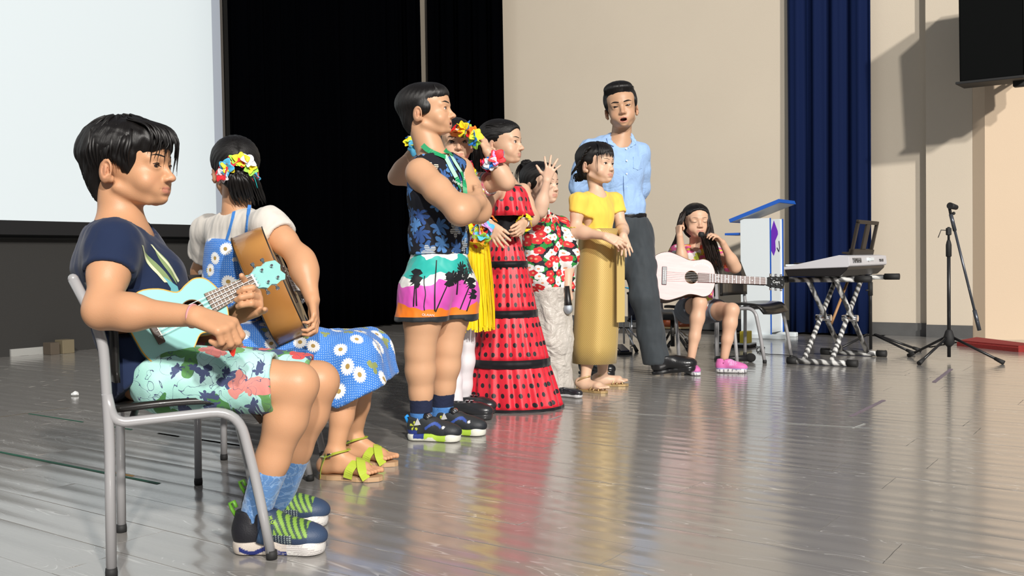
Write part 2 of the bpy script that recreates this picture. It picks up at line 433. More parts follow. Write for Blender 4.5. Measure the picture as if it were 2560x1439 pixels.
t = NT('blue_velvet'); t.col((.003, .010, .050)).set(Roughness=.85, Sheen_Weight=.12, Sheen_Tint=(.1, .25, .8, 1), Specular_IOR_Level=.15); M_navy = t.m
curtain('stage_curtain', [at_v(1970, vR-.085), at_v(2178, vR-.085)], .01, 4.3, M_navy, 'dark blue pleated curtain hanging beside the lectern', .19, .032, 5, .03)

# wall loudspeaker
sp = W(2398, 100, 7.50); spz = W(2398, 206, 7.50).z
spk = thing('wall_loudspeaker', 'large black loudspeaker hung high on the right wall', 'speaker', (sp.x, sp.y, spz))
Rs = Matrix.Rotation(math.radians(-33), 3, 'Z') @ Matrix.Rotation(math.radians(4), 3, 'X')
def inlocal(o, parent): o.parent = parent; return o
bm = new(); box(bm, Rs@Vector((.225, .22, .42)), (.45, .42, .84), Rs, .012)
obj('cabinet', bm, mat('speaker_cabinet', (.003, .0035, .0035), .85, spec=.1), spk)
bm = new(); box(bm, Rs@Vector((.455, .10, .42)), (.02, .2, .80), Rs, .004)
obj('grille', bm, mat('speaker_grille', (.035, .038, .028), .6), spk)
bm = new(); box(bm, Rs@Vector((.21, .2, -.005)), (.47, .44, .02), Rs, .004); obj('rim', bm, M_blackmat, spk)
bm = new(); box(bm, Rs@Vector((.47, .02, .13)), (.006, .012, .09), Rs, .002); box(bm, Rs@Vector((.467, .035, .13)), (.004, .03, .06), Rs, .001)
obj('badge', bm, mat('gold_badge', (.85, .65, .25), .3, .8), spk, label='small gold and white badge')
bm = new(); box(bm, Rs@Vector((.40, .25, -.03)), (.10, .1, .06), Rs, .01); box(bm, Rs@Vector((.40, .50, .1)), (.04, .3, .03), Rs, .004); obj('bracket', bm, M_blackmat, spk)
bm = new(); box(bm, Rs@Vector((.115, -.001, .72)), (.004, .004, .2), Rs, .001); obj('trim_line', bm, mat('pale_mark', (.5, .5, .48), .4), spk)

# red carpet step at the foot of the right wall
ra = G(2392, 864); rb_ = G(2546, 880); bm = new(); d = (rb_-ra).normalized(); n_ = Vector((-d.y, d.x, 0))
poly = [ra, rb_, rb_+n_*.22, G(2440, 855)]
vs = [(q.x, q.y) for q in poly]
prism(bm, vs, Matrix.Identity(4), .045); bmesh.ops.bevel(bm, geom=[e for e in bm.edges if all(v.co.z > .04 for v in e.verts)], offset=.015, segments=3, affect='EDGES')
t = NT('red_carpet'); t.col(t.mix(t.noise(t.tc(), 60, 3), (.22, .018, .015), (.36, .035, .03))).set(Roughness=1); t.bump(t.noise(t.tc(), 300, 2), .002)
tag(obj('carpet_step', bm, t.m), 'low red carpeted step at the foot of the right wall', 'step')
tape((2322, 868), (2412, 852), .03, (.16, .11, .07), 'floor_edge_strip', 'brown wooden edge strip leading to the red carpeted step')

# ------------------------------------------------------------------ furniture and gear
M_seat = mat('black_seat_plastic', (.010, .009, .008), .33, coat=.3)
def make_chair(label, loc, rz, group='grey steel chairs with black seats', hw=.2, cut=False):
    t = thing('school_chair', label, 'chair', (loc[0], loc[1], 0), rz, group)
    for s in (-1, 1):
        y = s*hw
        bm = new(); tube(bm, roundpath([(-.172, y, .010), (-.168, y, .33), (-.176, y, .56), (-.236, y*.97, .695)], .05, 5), .0120, 12)
        bmesh.ops.create_uvsphere(bm, u_segments=12, v_segments=6, radius=.0121, matrix=Matrix.Translation((-.236, y*.97, .695)))
        l = obj('leg', bm, M_steel, t, True)
        bm = new(); lathe(bm, [(.0135, .001), (.0140, .012), (.0128, .022)], Matrix.Translation((-.172, y, 0)), 12); obj('foot_cap', bm, M_blackmat, l)
        bm = new(); tube(bm, roundpath([(-.172, y, .430), (-.158, y, .358), (.12, y, .372), (.158, y, .20), (.190, y, .012)], .065, 7), .0120, 12)
        l = obj('leg', bm, M_steel, t, True)
        bm = new(); lathe(bm, [(.0135, .001), (.0140, .012), (.0128, .022)], Matrix.Translation((.191, y, 0)), 12); obj('foot_cap', bm, M_blackmat, l)
    bm = new(); tube(bm, [(.08, -hw, .366), (.08, hw, .366)], .009, 8); tube(bm, [(-.12, -hw, .358), (-.12, hw, .358)], .009, 8); obj('crossbar', bm, M_steel, t)
    # seat: dished shell
    bm = new(); N = 12; rows = []
    for i in range(N+1):
        a = i/N; x = -.175+.36*a; z = .394 + .012*math.sin(a*math.pi) - (.055*((a-.8)/.2)**2 if a > .8 else 0)+.012*(1-a)*0
        hwid = (hw-.004)*(1-.10*abs(2*a-1)**4)
        rows.append([bm.verts.new((x, -hwid+2*hwid*j/8, z - .008*math.sin(math.pi*j/8))) for j in range(9)])
    for r0, r1 in zip(rows, rows[1:]):
        for j in range(8): f = bm.faces.new((r0[j], r1[j], r1[j+1], r0[j+1])); f.smooth = True
    o = obj('seat', bm, M_seat, t); md = o.modifiers.new('s', 'SOLIDIFY'); md.thickness = .016; md.offset = -1
    bm = new(); rows = []
    for i in range(9):
        a = i/8; z = .45+.235*a; xb = -.170-.002*a if a < .5 else -.171-.048*(a-.5)*2
        rows.append([bm.verts.new((xb+.016-.030*math.sin(math.pi*j/8), (-hw+.012)+2*(hw-.012)*j/8, z)) for j in range(9)])
    for r0, r1 in zip(rows, rows[1:]):
        for j in range(8): f = bm.faces.new((r0[j], r0[j+1], r1[j+1], r1[j])); f.smooth = True
    o = obj('backrest', bm, M_seat, t); md = o.modifiers.new('s', 'SOLIDIFY'); md.thickness = .012; md.offset = 1
    for y in (-1, 1):
        for z in (.49, .66):
            bm = new(); bmesh.ops.create_uvsphere(bm, u_segments=8, v_segments=5, radius=.006, matrix=Matrix.Translation((-.183-.04*(z > .6), y*(hw-.03), z)))
            obj('rivet', bm, mat('brass', (.7, .5, .2), .3, 1) if 'brass' not in bpy.data.materials else bpy.data.materials['brass'], t)
    return t
make_chair('grey steel chair with black seat, boy with ukulele sits on it', (-.845, 2.46), math.radians(19))
make_chair('grey steel chair with black seat, under the girl in the daisy dress', (-.89, 3.36), math.radians(5))
CH3 = (1.255, 6.50); make_chair('grey steel chair under the girl with the pink guitar', CH3, math.radians(-80))
make_chair('empty grey steel chair with black seat beside the lectern', (1.70, 6.78), math.radians(-42))

# lectern
lc = W(1905, 700, 8.62); lc.z = 0
lec = thing('lectern', 'white lectern with blue edges and a purple sticker', 'lectern', tuple(lc), YAW)
def lb(name, c, s, m, bev=.002, R=None, parent=lec, label=None):
    bm = new(); box(bm, c, s, R, bev); return obj(name, bm, m, parent, label=label)
# local x = E1 (towards the hall), y = E2
for sy in (-1, 1):
    p_ = lb('side_panel', (0, sy*.155, .55), (.27, .018, 1.02), M_white)
    lb('edge_strip', (.138, sy*.155, .55), (.006, .020, 1.02), M_blue_edge, 0, parent=p_)
    lb('foot', (.03, sy*.155, .02), (.46, .07, .04), M_white, .006)
lb('front_panel', (.118, 0, .55), (.016, .30, 1.0), M_white)
lb('lower_shelf', (-.03, 0, .13), (.2, .30, .016), mat('brown_shelf', (.25, .2, .15), .6))
Rt = Matrix.Rotation(math.radians(-19), 3, 'Y')
tp = lb('top', (.01, 0, 1.125), (.47, .40, .03), M_white, .002, Rt)
lb('edge_strip', (.01, -.203, 1.125), (.485, .008, .032), M_blue_edge, 0, Rt, tp)
lb('edge_strip', Vector((.01, 0, 1.125))+Rt@Vector((.238, 0, 0)), (.008, .41, .032), M_blue_edge, 0, Rt, tp)
lb('edge_strip', Vector((.01, 0, 1.125))+Rt@Vector((-.238, 0, 0)), (.008, .41, .032), M_blue_edge, 0, Rt, tp)
lb('shelf', (-.17, 0, .93), (.24, .29, .02), M_blue_edge)
bm = new()
prism(bm, [(-.085, -.10), (-.02, -.15), (.03, -.10), (.02, -.02), (.09, .04), (.085, .07), (-.01, .16), (-.085, .06)], zmat((.127, -.03, .88), (1, 0, 0), (0, 1, 0)), .002)
obj('sticker', bm, mat('purple_sticker', (.17, .03, .52), .5), lec, label='purple jagged sticker')
bm = new(); tube(bm, [(.130, .03, .80), (.130, .075, .765), (.130, .095, .80), (.130, .08, .86)], .004, 6); obj('sticker_mark', bm, mat('dark_violet', (.02, .01, .06), .5), lec)

# keyboard stand
t = NT('camouflage_tape'); w1 = t.n('ShaderNodeTexWave', wave_type='BANDS', bands_direction='DIAGONAL'); t.s_(w1.inputs[0], t.tc()); w1.inputs['Scale'].default_value = 9
w1.inputs['Distortion'].default_value = 6; w1.inputs['Detail'].default_value = 2
t.col(t.ramp(w1.outputs['Fac'] if 'Fac' in w1.outputs else w1.outputs[1], [(.2, (.06, .06, .06)), (.55, (.30, .30, .29)), (.8, (.62, .62, .60))])).set(Roughness=.5); M_camo = t.m
kf = (G(1972, 910)+G(2130, 917))/2; kf = Vector((2.03, 6.30, 0))
ks = thing('keyboard_stand', 'double-braced keyboard stand wrapped in grey camouflage tape', 'stand', tuple(kf), YAW)
def cap(bm, p, q, r=.024): tube(bm, [p, q], r, 12)
KW, KD = .22, .72
for y in (0, KD):
    bm = new(); tube(bm, [(-KW, y, .022), (KW, y, .022)], .019, 12); f_ = obj('foot_bar', bm, M_camo, ks)
    for sx in (-1, 1):
        bm = new(); cap(bm, (sx*(KW+.01), y, .024), (sx*(KW-.055), y, .024)); obj('end_cap', bm, M_blackmat, f_)
    bm = new(); tube(bm, [(-KW-.02, y, .565), (KW+.08, y, .565)], .017, 12); f_ = obj('support_arm', bm, M_camo, ks)
    for xa, xb in ((KW, KW+.10), (-KW, -KW-.05)):
        bm = new(); cap(bm, (xa, y, .568), (xb, y, .568), .022); obj('end_cap', bm, M_blackmat, f_)
for x, dx in ((-.10, -.012), (.08, .012)):
    for s, of in ((0, -.018), (1, .018)):
        a = (x+of, 0 if s == 0 else KD, .03); b = (x+of, KD if s == 0 else 0, .555)
        bm = new(); tube(bm, [a, b], .0165, 12); obj('brace', bm, M_camo, ks)
    bm = new(); tube(bm, [(x-.05, KD/2, .293), (x+.055, KD/2, .293)], .022, 12); obj('pivot', bm, M_chrome, ks)
# keyboard
kb = thing('electronic_keyboard', 'silver and black electronic keyboard resting on the braced stand', 'keyboard', (kf.x, kf.y, .588), YAW)
def extr(bm, prof, y0, y1, mi=0):
    a = [bm.verts.new((x, y0, z)) for x, z in prof]; b = [bm.verts.new((x, y1, z)) for x, z in prof]; n = len(prof)
    bm.faces.new(a).material_index = mi; bm.faces.new(list(reversed(b))).material_index = mi
    for i in range(n): bm.faces.new((a[i], b[i], b[(i+1) % n], a[(i+1) % n])).material_index = mi
    bmesh.ops.recalc_face_normals(bm, faces=bm.faces[:])
M_silver = mat('silver_plastic', (.60, .60, .63), .35)
bm = new(); extr(bm, [(-.20, .0), (.14, -.002), (.19, .045), (.19, .06), (-.22, .045)], -.07, .84); bmesh.ops.bevel(bm, geom=bm.edges[:], offset=.004, segments=2, affect='EDGES'); obj('lower_case', bm, M_black, kb)
bm = new(); extr(bm, [(-.225, .046), (.19, .058), (.205, .068), (.20, .128), (.14, .136), (-.225, .062)], -.075, .845); bmesh.ops.bevel(bm, geom=bm.edges[:], offset=.003, segments=2, affect='EDGES'); obj('upper_case', bm, M_silver, kb)
bm = new()
for i in range(36): box(bm, (-.155, -.04+i*.0236, .074), (.13, .022, .012), None, .001)
o = obj('key', bm, M_white, kb); o['kind'] = 'stuff'
bm = new()
for i in range(36):
    if i % 7 not in (2, 6): box(bm, (-.13, -.028+i*.0236, .084), (.08, .011, .012), None, .001)
o = obj('black_key', bm, M_black, kb); o['kind'] = 'stuff'
Mx = zmat((.2045, .10, .098), (1, 0, .05), (0, 1, 0))
M_dk = mat('dark_lettering', (.03, .03, .03), .5)
text_mesh('lettering', 'YAMAHA', Mx, .05, M_dk, kb)
text_mesh('lettering', 'PSR-E433', zmat((.2045, .70, .095), (1, 0, .05), (0, 1, 0)), .028, M_dk, kb)
bm = new(); box(bm, (.202, .42, .105), (.012, .16, .022), None, .003); tube(bm, [(.21, .38, .11), (.215, .36, .10)], .008, 8); obj('socket_panel', bm, M_white, kb)
Mk = mat('bronze_plastic', (.022, .016, .011), .5)
bm = new(); Rm = Matrix.Rotation(math.radians(12), 3, 'Y')
def rb(c, s): box(bm, Vector((.12, .50, .14))+Rm@Vector(c), s, Rm, .003)
for y in (-.235, .235): rb((0, y, .11), (.02, .03, .23))
rb((0, 0, .222), (.02, .50, .026)); rb((0, 0, .015), (.035, .50, .04)); rb((0, .02, .11), (.014, .09, .21)); rb((-.03, 0, .0), (.06, .5, .012))
obj('music_rest', bm, Mk, kb)
# tripod maker
def tripod_leg(t, base, ang, L, z1, r=.009, m=M_black):
    bm = new(); e = Vector((math.cos(ang)*L, math.sin(ang)*L, .016)); s = Vector((math.cos(ang)*.03, math.sin(ang)*.03, z1))
    tube(bm, [s, e], r, 8); l = obj('leg', bm, m, t)
    bm = new(); d = (e-s).normalized(); tube(bm, [e-d*.05, e+d*.012], [.011, .016], 10); obj('rubber_foot', bm, M_blackmat, l)
mb = G(2372, 912); mb.z = 0; mb = W(2372, 700, 6.42); mb.z = 0
ms = thing('microphone_stand', 'black tripod microphone stand with empty clip, right of the keyboard', 'stand', tuple(mb))
fl = W(2292, 700, 6.22); fr_ = W(2502, 700, 6.20); 
for a in (math.atan2(fl.y-mb.y, fl.x-mb.x), math.atan2(fr_.y-mb.y, fr_.x-mb.x), math.radians(115)):
    tripod_leg(ms, mb, a, .33, .16)
bm = new(); tube(bm, [(0, 0, .03), (0, 0, .80)], .0115, 12); obj('pole', bm, M_black, ms)
bm = new(); lathe(bm, [(.014, .10), (.034, .12), (.036, .16), (.022, .205), (.014, .215)], Matrix.Identity(4), 14); obj('hub', bm, M_blackmat, ms)
bm = new(); lathe(bm, [(.012, .70), (.018, .705), (.018, .78), (.014, .80), (.009, .815)], Matrix.Identity(4), 12); obj('clutch', bm, M_blackmat, ms)
bm = new(); tube(bm, [(0, 0, .81), (0, 0, .90)], .008, 10); box(bm, (0, 0, .87), (.03, .03, .05), None, .006); tube(bm, [(-.01, 0, .878), (-.055, -.01, .88), (-.075, -.01, .83)], .003, 6); obj('boom_clamp', bm, M_blackmat, ms)
d1 = Vector((.175, 0, -.72)); p0 = Vector((.005, -.02, .985)); d1n = d1.normalized()
bm = new(); tube(bm, [p0, p0+d1n*.115], .0125, 10); tube(bm, [p0+d1n*.1, p0+d1n*.77], .0085, 10); tube(bm, [p0+d1n*.66, p0+d1n*.80], .013, 10); obj('boom', bm, mat('dark_metal', (.10, .11, .13), .3, .6), ms)
bm = new(); tube(bm, [p0, p0-d1n*.055+Vector((0, 0, .01))], .010, 8); tube(bm, [p0+Vector((-.02, -.03, .055)), p0+Vector((.045, .02, .045))], [.022, .017], 12); bmesh.ops.create_uvsphere(bm, u_segments=10, v_segments=6, radius=.011, matrix=Matrix.Translation(p0+Vector((.02, 0, .005)))); obj('microphone_clip', bm, M_blackmat, ms)
# music stand behind the keyboard
b2 = W(2176, 700, 7.15); b2.z = 0
m2 = thing('music_stand', 'black tripod stand half hidden behind the keyboard', 'stand', tuple(b2))
for a in (math.radians(200), math.radians(-55), math.radians(-15)): tripod_leg(m2, b2, a, .34, .13)
bm = new(); tube(bm, [(0, 0, .02), (0, 0, .70)], .0115, 10); obj('pole', bm, M_black, m2)
bm = new(); tube(bm, [(0, 0, .42), (0, 0, .52)], .017, 10); tube(bm, [(0, 0, .46), (-.04, -.02, .46)], .006, 6); obj('clutch', bm, M_blackmat, m2)
sw = W(2118, 706, 6.95); sw2 = W(2078, 810, 6.75)
bm = new(); tube(bm, [sw, sw2], .010, 8); tag(obj('wooden_stick', bm, mat('orange_wood', (.42, .22, .09), .5)), 'thin orange wooden stick leaning inside the keyboard stand', 'stick')
# snare drum, stand, navy case, pedal, mic, cable behind the players
sd = W(1693, 700, 7.9); sd.z = 0
dr = thing('snare_drum', 'small orange-brown wood drum with pale hoops behind the guitar girl', 'drum', (sd.x, sd.y, .155))
t = NT('drum_wood'); t.col(t.mix(t.noise(t.tc(), 14, 3), (.22, .04, .012), (.42, .09, .02))).set(Roughness=.25, Coat_Weight=.5)
bm = new(); lathe(bm, [(.15, 0), (.15, .085)], Matrix.Identity(4), 32); obj('shell', bm, t.m, dr)
Mh = mat('maple_hoop', (.72, .52, .26), .35)
for z in (-.006, .076):
    bm = new(); lathe(bm, [(.154, z), (.157, z+.003), (.157, z+.012), (.152, z+.016), (.14, z+.014)], Matrix.Identity(4), 32); obj('hoop', bm, Mh, dr)
dt = thing('drum_stand', 'chrome tripod drum stand under the small wood drum', 'stand', tuple(sd))
bm = new(); tube(bm, [(0, 0, .05), (0, 0, .15)], .010, 10); obj('pole', bm, M_chrome, dt)
for a in (-2.2, -.7, .9): tripod_leg(dt, sd, a, .17, .12, .007, M_chrome)
bm = new(); tube(bm, [(-.12, 0, .150), (.12, 0, .150)], .006, 6); tube(bm, [(0, -.12, .150), (0, .12, .150)], .006, 6); obj('basket', bm, M_chrome, dt)
th_ = W(1680, 700, 7.2); th_.z = 0
tq = thing('drum_throne', 'low dark tripod stool with round black seat left of the guitar girl', 'stool', tuple(th_))
bm = new(); lathe(bm, [(.13, .265), (.15, .272), (.15, .30), (.13, .31), (.05, .312)], Matrix.Identity(4), 28); obj('seat', bm, M_blackmat, tq)
bm = new(); tube(bm, [(0, 0, .06), (0, 0, .27)], .016, 10); obj('pole', bm, mat('dark_steel', (.08, .075, .07), .3, .7), tq)
for a in (-2.4, -.9, .5): tripod_leg(tq, th_, a, .17, .17, .009, bpy.data.materials['dark_steel'])
cy = W(1558, 700, 7.6); cy.z = 0
cs = thing('cymbal_stand', 'chrome cymbal stand behind the gold skirt', 'stand', tuple(cy))
bm = new(); tube(bm, [(0, 0, .05), (0, 0, .50)], .008, 10); obj('pole', bm, M_chrome, cs)
for a in (-1.2, .3, 2.6): tripod_leg(cs, cy, a, .20, .17, .007, M_chrome)
bm = new(); lathe(bm, [(.012, .50), (.17, .47), (.172, .468), (.172, .470), (.03, .512), (.012, .515)], Matrix.Rotation(.35, 4, 'Y'), 28); obj('cymbal', bm, mat('blue_cymbal_cover', (.02, .36, .62), .4), cs)
nb = W(1602, 700, 7.9); nb.z = 0
bd = thing('drum_case', 'navy blue drum behind the striding leg', 'drum', (nb.x, nb.y, .21))
bm = new(); lathe(bm, [(.11, 0), (.11, .235)], Matrix.Identity(4), 28); obj('shell', bm, mat('navy_wrap', (.005, .008, .03), .3), bd)
for z in (0, .225):
    bm = new(); lathe(bm, [(.113, z-.006), (.117, z), (.117, z+.012), (.10, z+.016)], Matrix.Identity(4), 28); obj('hoop', bm, M_black, bd)
for a in (-2.4, -.8, .9, 2.3):
    bm = new(); tube(bm, [(.121*math.cos(a), .121*math.sin(a), -.205), (.121*math.cos(a), .121*math.sin(a), .05)], .006, 8); obj('leg', bm, M_chrome, bd)
pd = W(1552, 700, 7.3); pd.z = 0
pt = thing('foot_pedal', 'small navy drum pedal on the floor behind the gold skirt', 'pedal', tuple(pd), .2)
bm = new(); box(bm, (0, 0, .01), (.10, .2, .02), None, .003); obj('base', bm, M_blackmat, pt)
bm = new(); box(bm, (0, 0, .045), (.07, .18, .01), Matrix.Rotation(.2, 3, 'X'), .003); obj('footboard', bm, mat('navy_board', (.01, .015, .05), .35), pt)
g0 = G(1838, 866); 
pb = thing('pedal_board', 'white and black effects board on the floor behind the chair legs', 'effects board', (g0.x, g0.y, 0), YAW)
bm = new(); box(bm, (0, 0, .012), (.30, .16, .022), None, .004); obj('base', bm, M_blackmat, pb)
bm = new(); box(bm, (0, 0, .029), (.30, .16, .012), None, .004); obj('top', bm, M_white, pb)
for i in range(3):
    bm = new(); box(bm, (-.09+.09*i, 0, .062+.01*i), (.065, .10, .055+.02*i), None, .005); obj('effects_box', bm, [M_black, M_blackmat, mat('yellow_box', (.75, .6, .05), .5)][i], pb)
g0 = G(1845, 905); mp = thing('microphone', 'black microphone with foam head lying on the floor', 'microphone', (g0.x, g0.y, .028), math.radians(-6))
bm = new(); tube(bm, [(-.15, 0, 0), (-.03, 0, 0), (.06, 0, 0)], [.015, .018, .022], 14); obj('handle', bm, M_black, mp, True)
bm = new(); bmesh.ops.create_uvsphere(bm, u_segments=20, v_segments=12, radius=.031, matrix=Matrix.Translation((.085, 0, .003)) @ Matrix.Diagonal((1.15, 1, 1, 1))); obj('foam_head', bm, mat('foam', (.012, .012, .012), 1, bumpy=(600, .001)), mp, True)
bm = new(); cp = [G(x, y, .005) for x, y in ((1862, 852), (1885, 862), (1905, 872), (1893, 880), (1908, 884), (1900, 874), (1912, 868), (1898, 866), (1892, 876), (1915, 884), (1945, 886), (1975, 888), (1990, 892))]
tube(bm, smoothpath(cp, 5), .0028, 6); tag(obj('cable', bm, M_blackmat), 'thin black tangled cable on the floor before the lectern', 'cable')
# ================================================================== figures: distance fields turned into one smooth surface
f32 = np.float32
def V3(p): return Vector((float(p[0]), float(p[1]), float(p[2])))
class Field:
    def __init__(s, lo, hi, h, fine=()):
        s.ax = []
        for a in range(3):
            x = lo[a]; L = [x]
            while x < hi[a]:
                st = h
                for fl, fh, hf in fine:
                    if fl[a]-hf <= x < fh[a]: st = min(st, hf)
                x += st; L.append(x)
            s.ax.append(np.array(L, dtype=f32))
        s.F = np.full([len(x) for x in s.ax], .09, f32)
    def blk(s, lo, hi):
        sl = []; C = []
        for a in range(3):
            i0 = max(int(np.searchsorted(s.ax[a], lo[a]))-1, 0); i1 = min(int(np.searchsorted(s.ax[a], hi[a]))+1, len(s.ax[a]))
            if i1-i0 < 1: return None, None
            sl.append(slice(i0, i1)); C.append(s.ax[a][i0:i1])
        return tuple(sl), (C[0][:, None, None], C[1][None, :, None], C[2][None, None, :])
    @staticmethod
    def bounds(p):
        k = p[0].lower()
        if k == 'c':
            r = max(p[3], p[4]) * max(1, (p[7] if len(p) > 7 else 1)); m = r+p[5]+.012
            return [min(p[1][i], p[2][i])-m for i in range(3)], [max(p[1][i], p[2][i])+m for i in range(3)]
        if k == 'e':
            m = max(p[3])+p[4]+.012
            return [p[1][i]-m for i in range(3)], [p[1][i]+m for i in range(3)]
        if k == 'p':
            return [p[1][i]-p[3] for i in range(3)], [p[1][i]+p[3] for i in range(3)]
        if k == 'g':
            b = [Field.bounds(q) for q in p[1] if q[0] in 'ceg']
            return [min(x[0][i] for x in b)-p[2] for i in range(3)], [max(x[1][i] for x in b)+p[2] for i in range(3)]
    @staticmethod
    def dist(p, C):
        X, Y, Z = C; k = p[0].lower()
        if k == 'c':
            a, b, ra, rb = p[1:5]; ba = [f32(b[i]-a[i]) for i in range(3)]; L2 = max(float(sum(x*x for x in ba)), 1e-9)
            qx = X-f32(a[0]); qy = Y-f32(a[1]); qz = Z-f32(a[2])
            t = np.clip((qx*ba[0]+qy*ba[1]+qz*ba[2])/f32(L2), 0, 1)
            qx = qx-t*ba[0]; qy = qy-t*ba[1]; qz = qz-t*ba[2]
            d2 = qx*qx+qy*qy+qz*qz
            if len(p) > 7 and p[7] != 1:
                sd = p[6]; f = p[7]; ds = qx*f32(sd[0])+qy*f32(sd[1])+qz*f32(sd[2])
                d2 = d2 + ds*ds*f32(1/f**2-1)
            return np.sqrt(np.maximum(d2, 0))-(f32(ra)+f32(rb-ra)*t)
        if k == 'e':
            c, R, r = p[1:4]; qx = X-f32(c[0]); qy = Y-f32(c[1]); qz = Z-f32(c[2]); k0 = 0; k1 = 0
            for i in range(3):
                ax = (R[0][i], R[1][i], R[2][i]) if R is not None else tuple(1.0 if j == i else 0.0 for j in range(3))
                u = qx*f32(ax[0])+qy*f32(ax[1])+qz*f32(ax[2]); k0 = k0+(u/f32(r[i]))**2; k1 = k1+(u/f32(r[i]**2))**2
            k0 = np.sqrt(k0); k1 = np.sqrt(k1)+1e-6
            return k0*(k0-1)/k1
        if k == 'p':
            n = p[2]; return (X-f32(p[1][0]))*f32(n[0])+(Y-f32(p[1][1]))*f32(n[1])+(Z-f32(p[1][2]))*f32(n[2])
    @staticmethod
    def smin(a, b, k):
        if k <= 0: return np.minimum(a, b)
        h = np.maximum(f32(k)-np.abs(a-b), 0)/f32(k); return np.minimum(a, b)-h*h*f32(k/4)
    def apply(s, F, C, p, base=None):
        k = p[0]
        if k == 'g':
            sub = np.full(F.shape, .09, f32)
            for q in p[1]: 
                sub = s.apply(sub, C, q)
            return Field.smin(F, sub, p[2])
        d = Field.dist(p, C)
        if k == 'P':
            m = ((C[0]-f32(p[1][0]))**2+(C[1]-f32(p[1][1]))**2+(C[2]-f32(p[1][2]))**2) < f32(p[3]**2)
            return np.where(m, np.maximum(F, d), F)
        kk = p[5] if k in 'cC' else p[4]
        if k in 'ce': return Field.smin(F, d, kk)
        return -Field.smin(-F, d, kk)
    def run(s, prims):
        for p in prims:
            lo, hi = Field.bounds(p); sl, C = s.blk(lo, hi)
            if sl is None: continue
            s.F[sl] = s.apply(s.F[sl], C, p)
        return s
    def mesh(s):
        F = s.F; F[0] = F[-1] = .09; F[:, 0] = F[:, -1] = .09; F[:, :, 0] = F[:, :, -1] = .09
        ins = F < 0; nx, ny, nz = F.shape
        c = np.zeros((nx-1, ny-1, nz-1), np.int8)
        for i in (0, 1):
            for j in (0, 1):
                for k in (0, 1): c += ins[i:nx-1+i, j:ny-1+j, k:nz-1+k]
        act = (c > 0) & (c < 8); I = np.argwhere(act); idx = np.full(act.shape, -1, np.int32); idx[act] = np.arange(len(I))
        P = np.zeros((len(I), 3)); Wt = np.zeros(len(I)); ax = s.ax
        for a in range(3):
            o = [(0, 0), (0, 1), (1, 0), (1, 1)]; b1, b2 = [q for q in range(3) if q != a]
            for (m, n) in o:
                A = I.copy(); A[:, b1] += m; A[:, b2] += n; B = A.copy(); B[:, a] += 1
                fa = F[A[:, 0], A[:, 1], A[:, 2]]; fb = F[B[:, 0], B[:, 1], B[:, 2]]
                cr = (fa < 0) != (fb < 0); t = np.where(cr, fa/np.where(cr, fa-fb, 1), 0)
                pos = np.stack([ax[q][A[:, q]] for q in range(3)], 1).astype(float)
                pos[:, a] += t*(ax[a][B[:, a]]-ax[a][A[:, a]])
                P += pos*cr[:, None]; Wt += cr
        P /= Wt[:, None]
        Q = []
        for a in range(3):
            b1, b2 = [q for q in range(3) if q != a]
            s0 = [slice(None)]*3; s1 = [slice(None)]*3; s0[a] = slice(0, -1); s1[a] = slice(1, None)
            A = ins[tuple(s0)]; B = ins[tuple(s1)]; cr = np.argwhere(A != B)
            ok = (cr[:, b1] > 0) & (cr[:, b2] > 0) & (cr[:, b1] < F.shape[b1]-1) & (cr[:, b2] < F.shape[b2]-1); cr = cr[ok]
            flip = A[cr[:, 0], cr[:, 1], cr[:, 2]]
            def cell(m, n):
                q = cr.copy(); q[:, b1] -= m; q[:, b2] -= n; return idx[q[:, 0], q[:, 1], q[:, 2]]
            q = np.stack([cell(1, 1), cell(0, 1), cell(0, 0), cell(1, 0)], 1)
            fl = flip if a != 1 else ~flip
            q[~fl] = q[~fl][:, ::-1]; Q.append(q)
        return P, np.concatenate(Q)
def relax(P, Q, n=1, lam=.5):
    E = np.concatenate([Q[:, [0, 1]], Q[:, [1, 2]], Q[:, [2, 3]], Q[:, [3, 0]]])
    for _ in range(n):
        A = np.zeros_like(P); N = np.zeros(len(P))
        for a in range(3): A[:, a] = np.bincount(E[:, 0], P[E[:, 1], a], len(P))+np.bincount(E[:, 1], P[E[:, 0], a], len(P))
        N = np.bincount(E[:, 0], minlength=len(P))+np.bincount(E[:, 1], minlength=len(P))
        P = P*(1-lam)+lam*A/np.maximum(N, 1)[:, None]
    return P
def vnormals(P, Q):
    n = np.cross(P[Q[:, 2]]-P[Q[:, 0]], P[Q[:, 3]]-P[Q[:, 1]]); N = np.zeros_like(P)
    for k in range(4):
        for a in range(3): N[:, a] += np.bincount(Q[:, k], n[:, a], len(P))
    return N/np.maximum(np.linalg.norm(N, axis=1), 1e-9)[:, None]
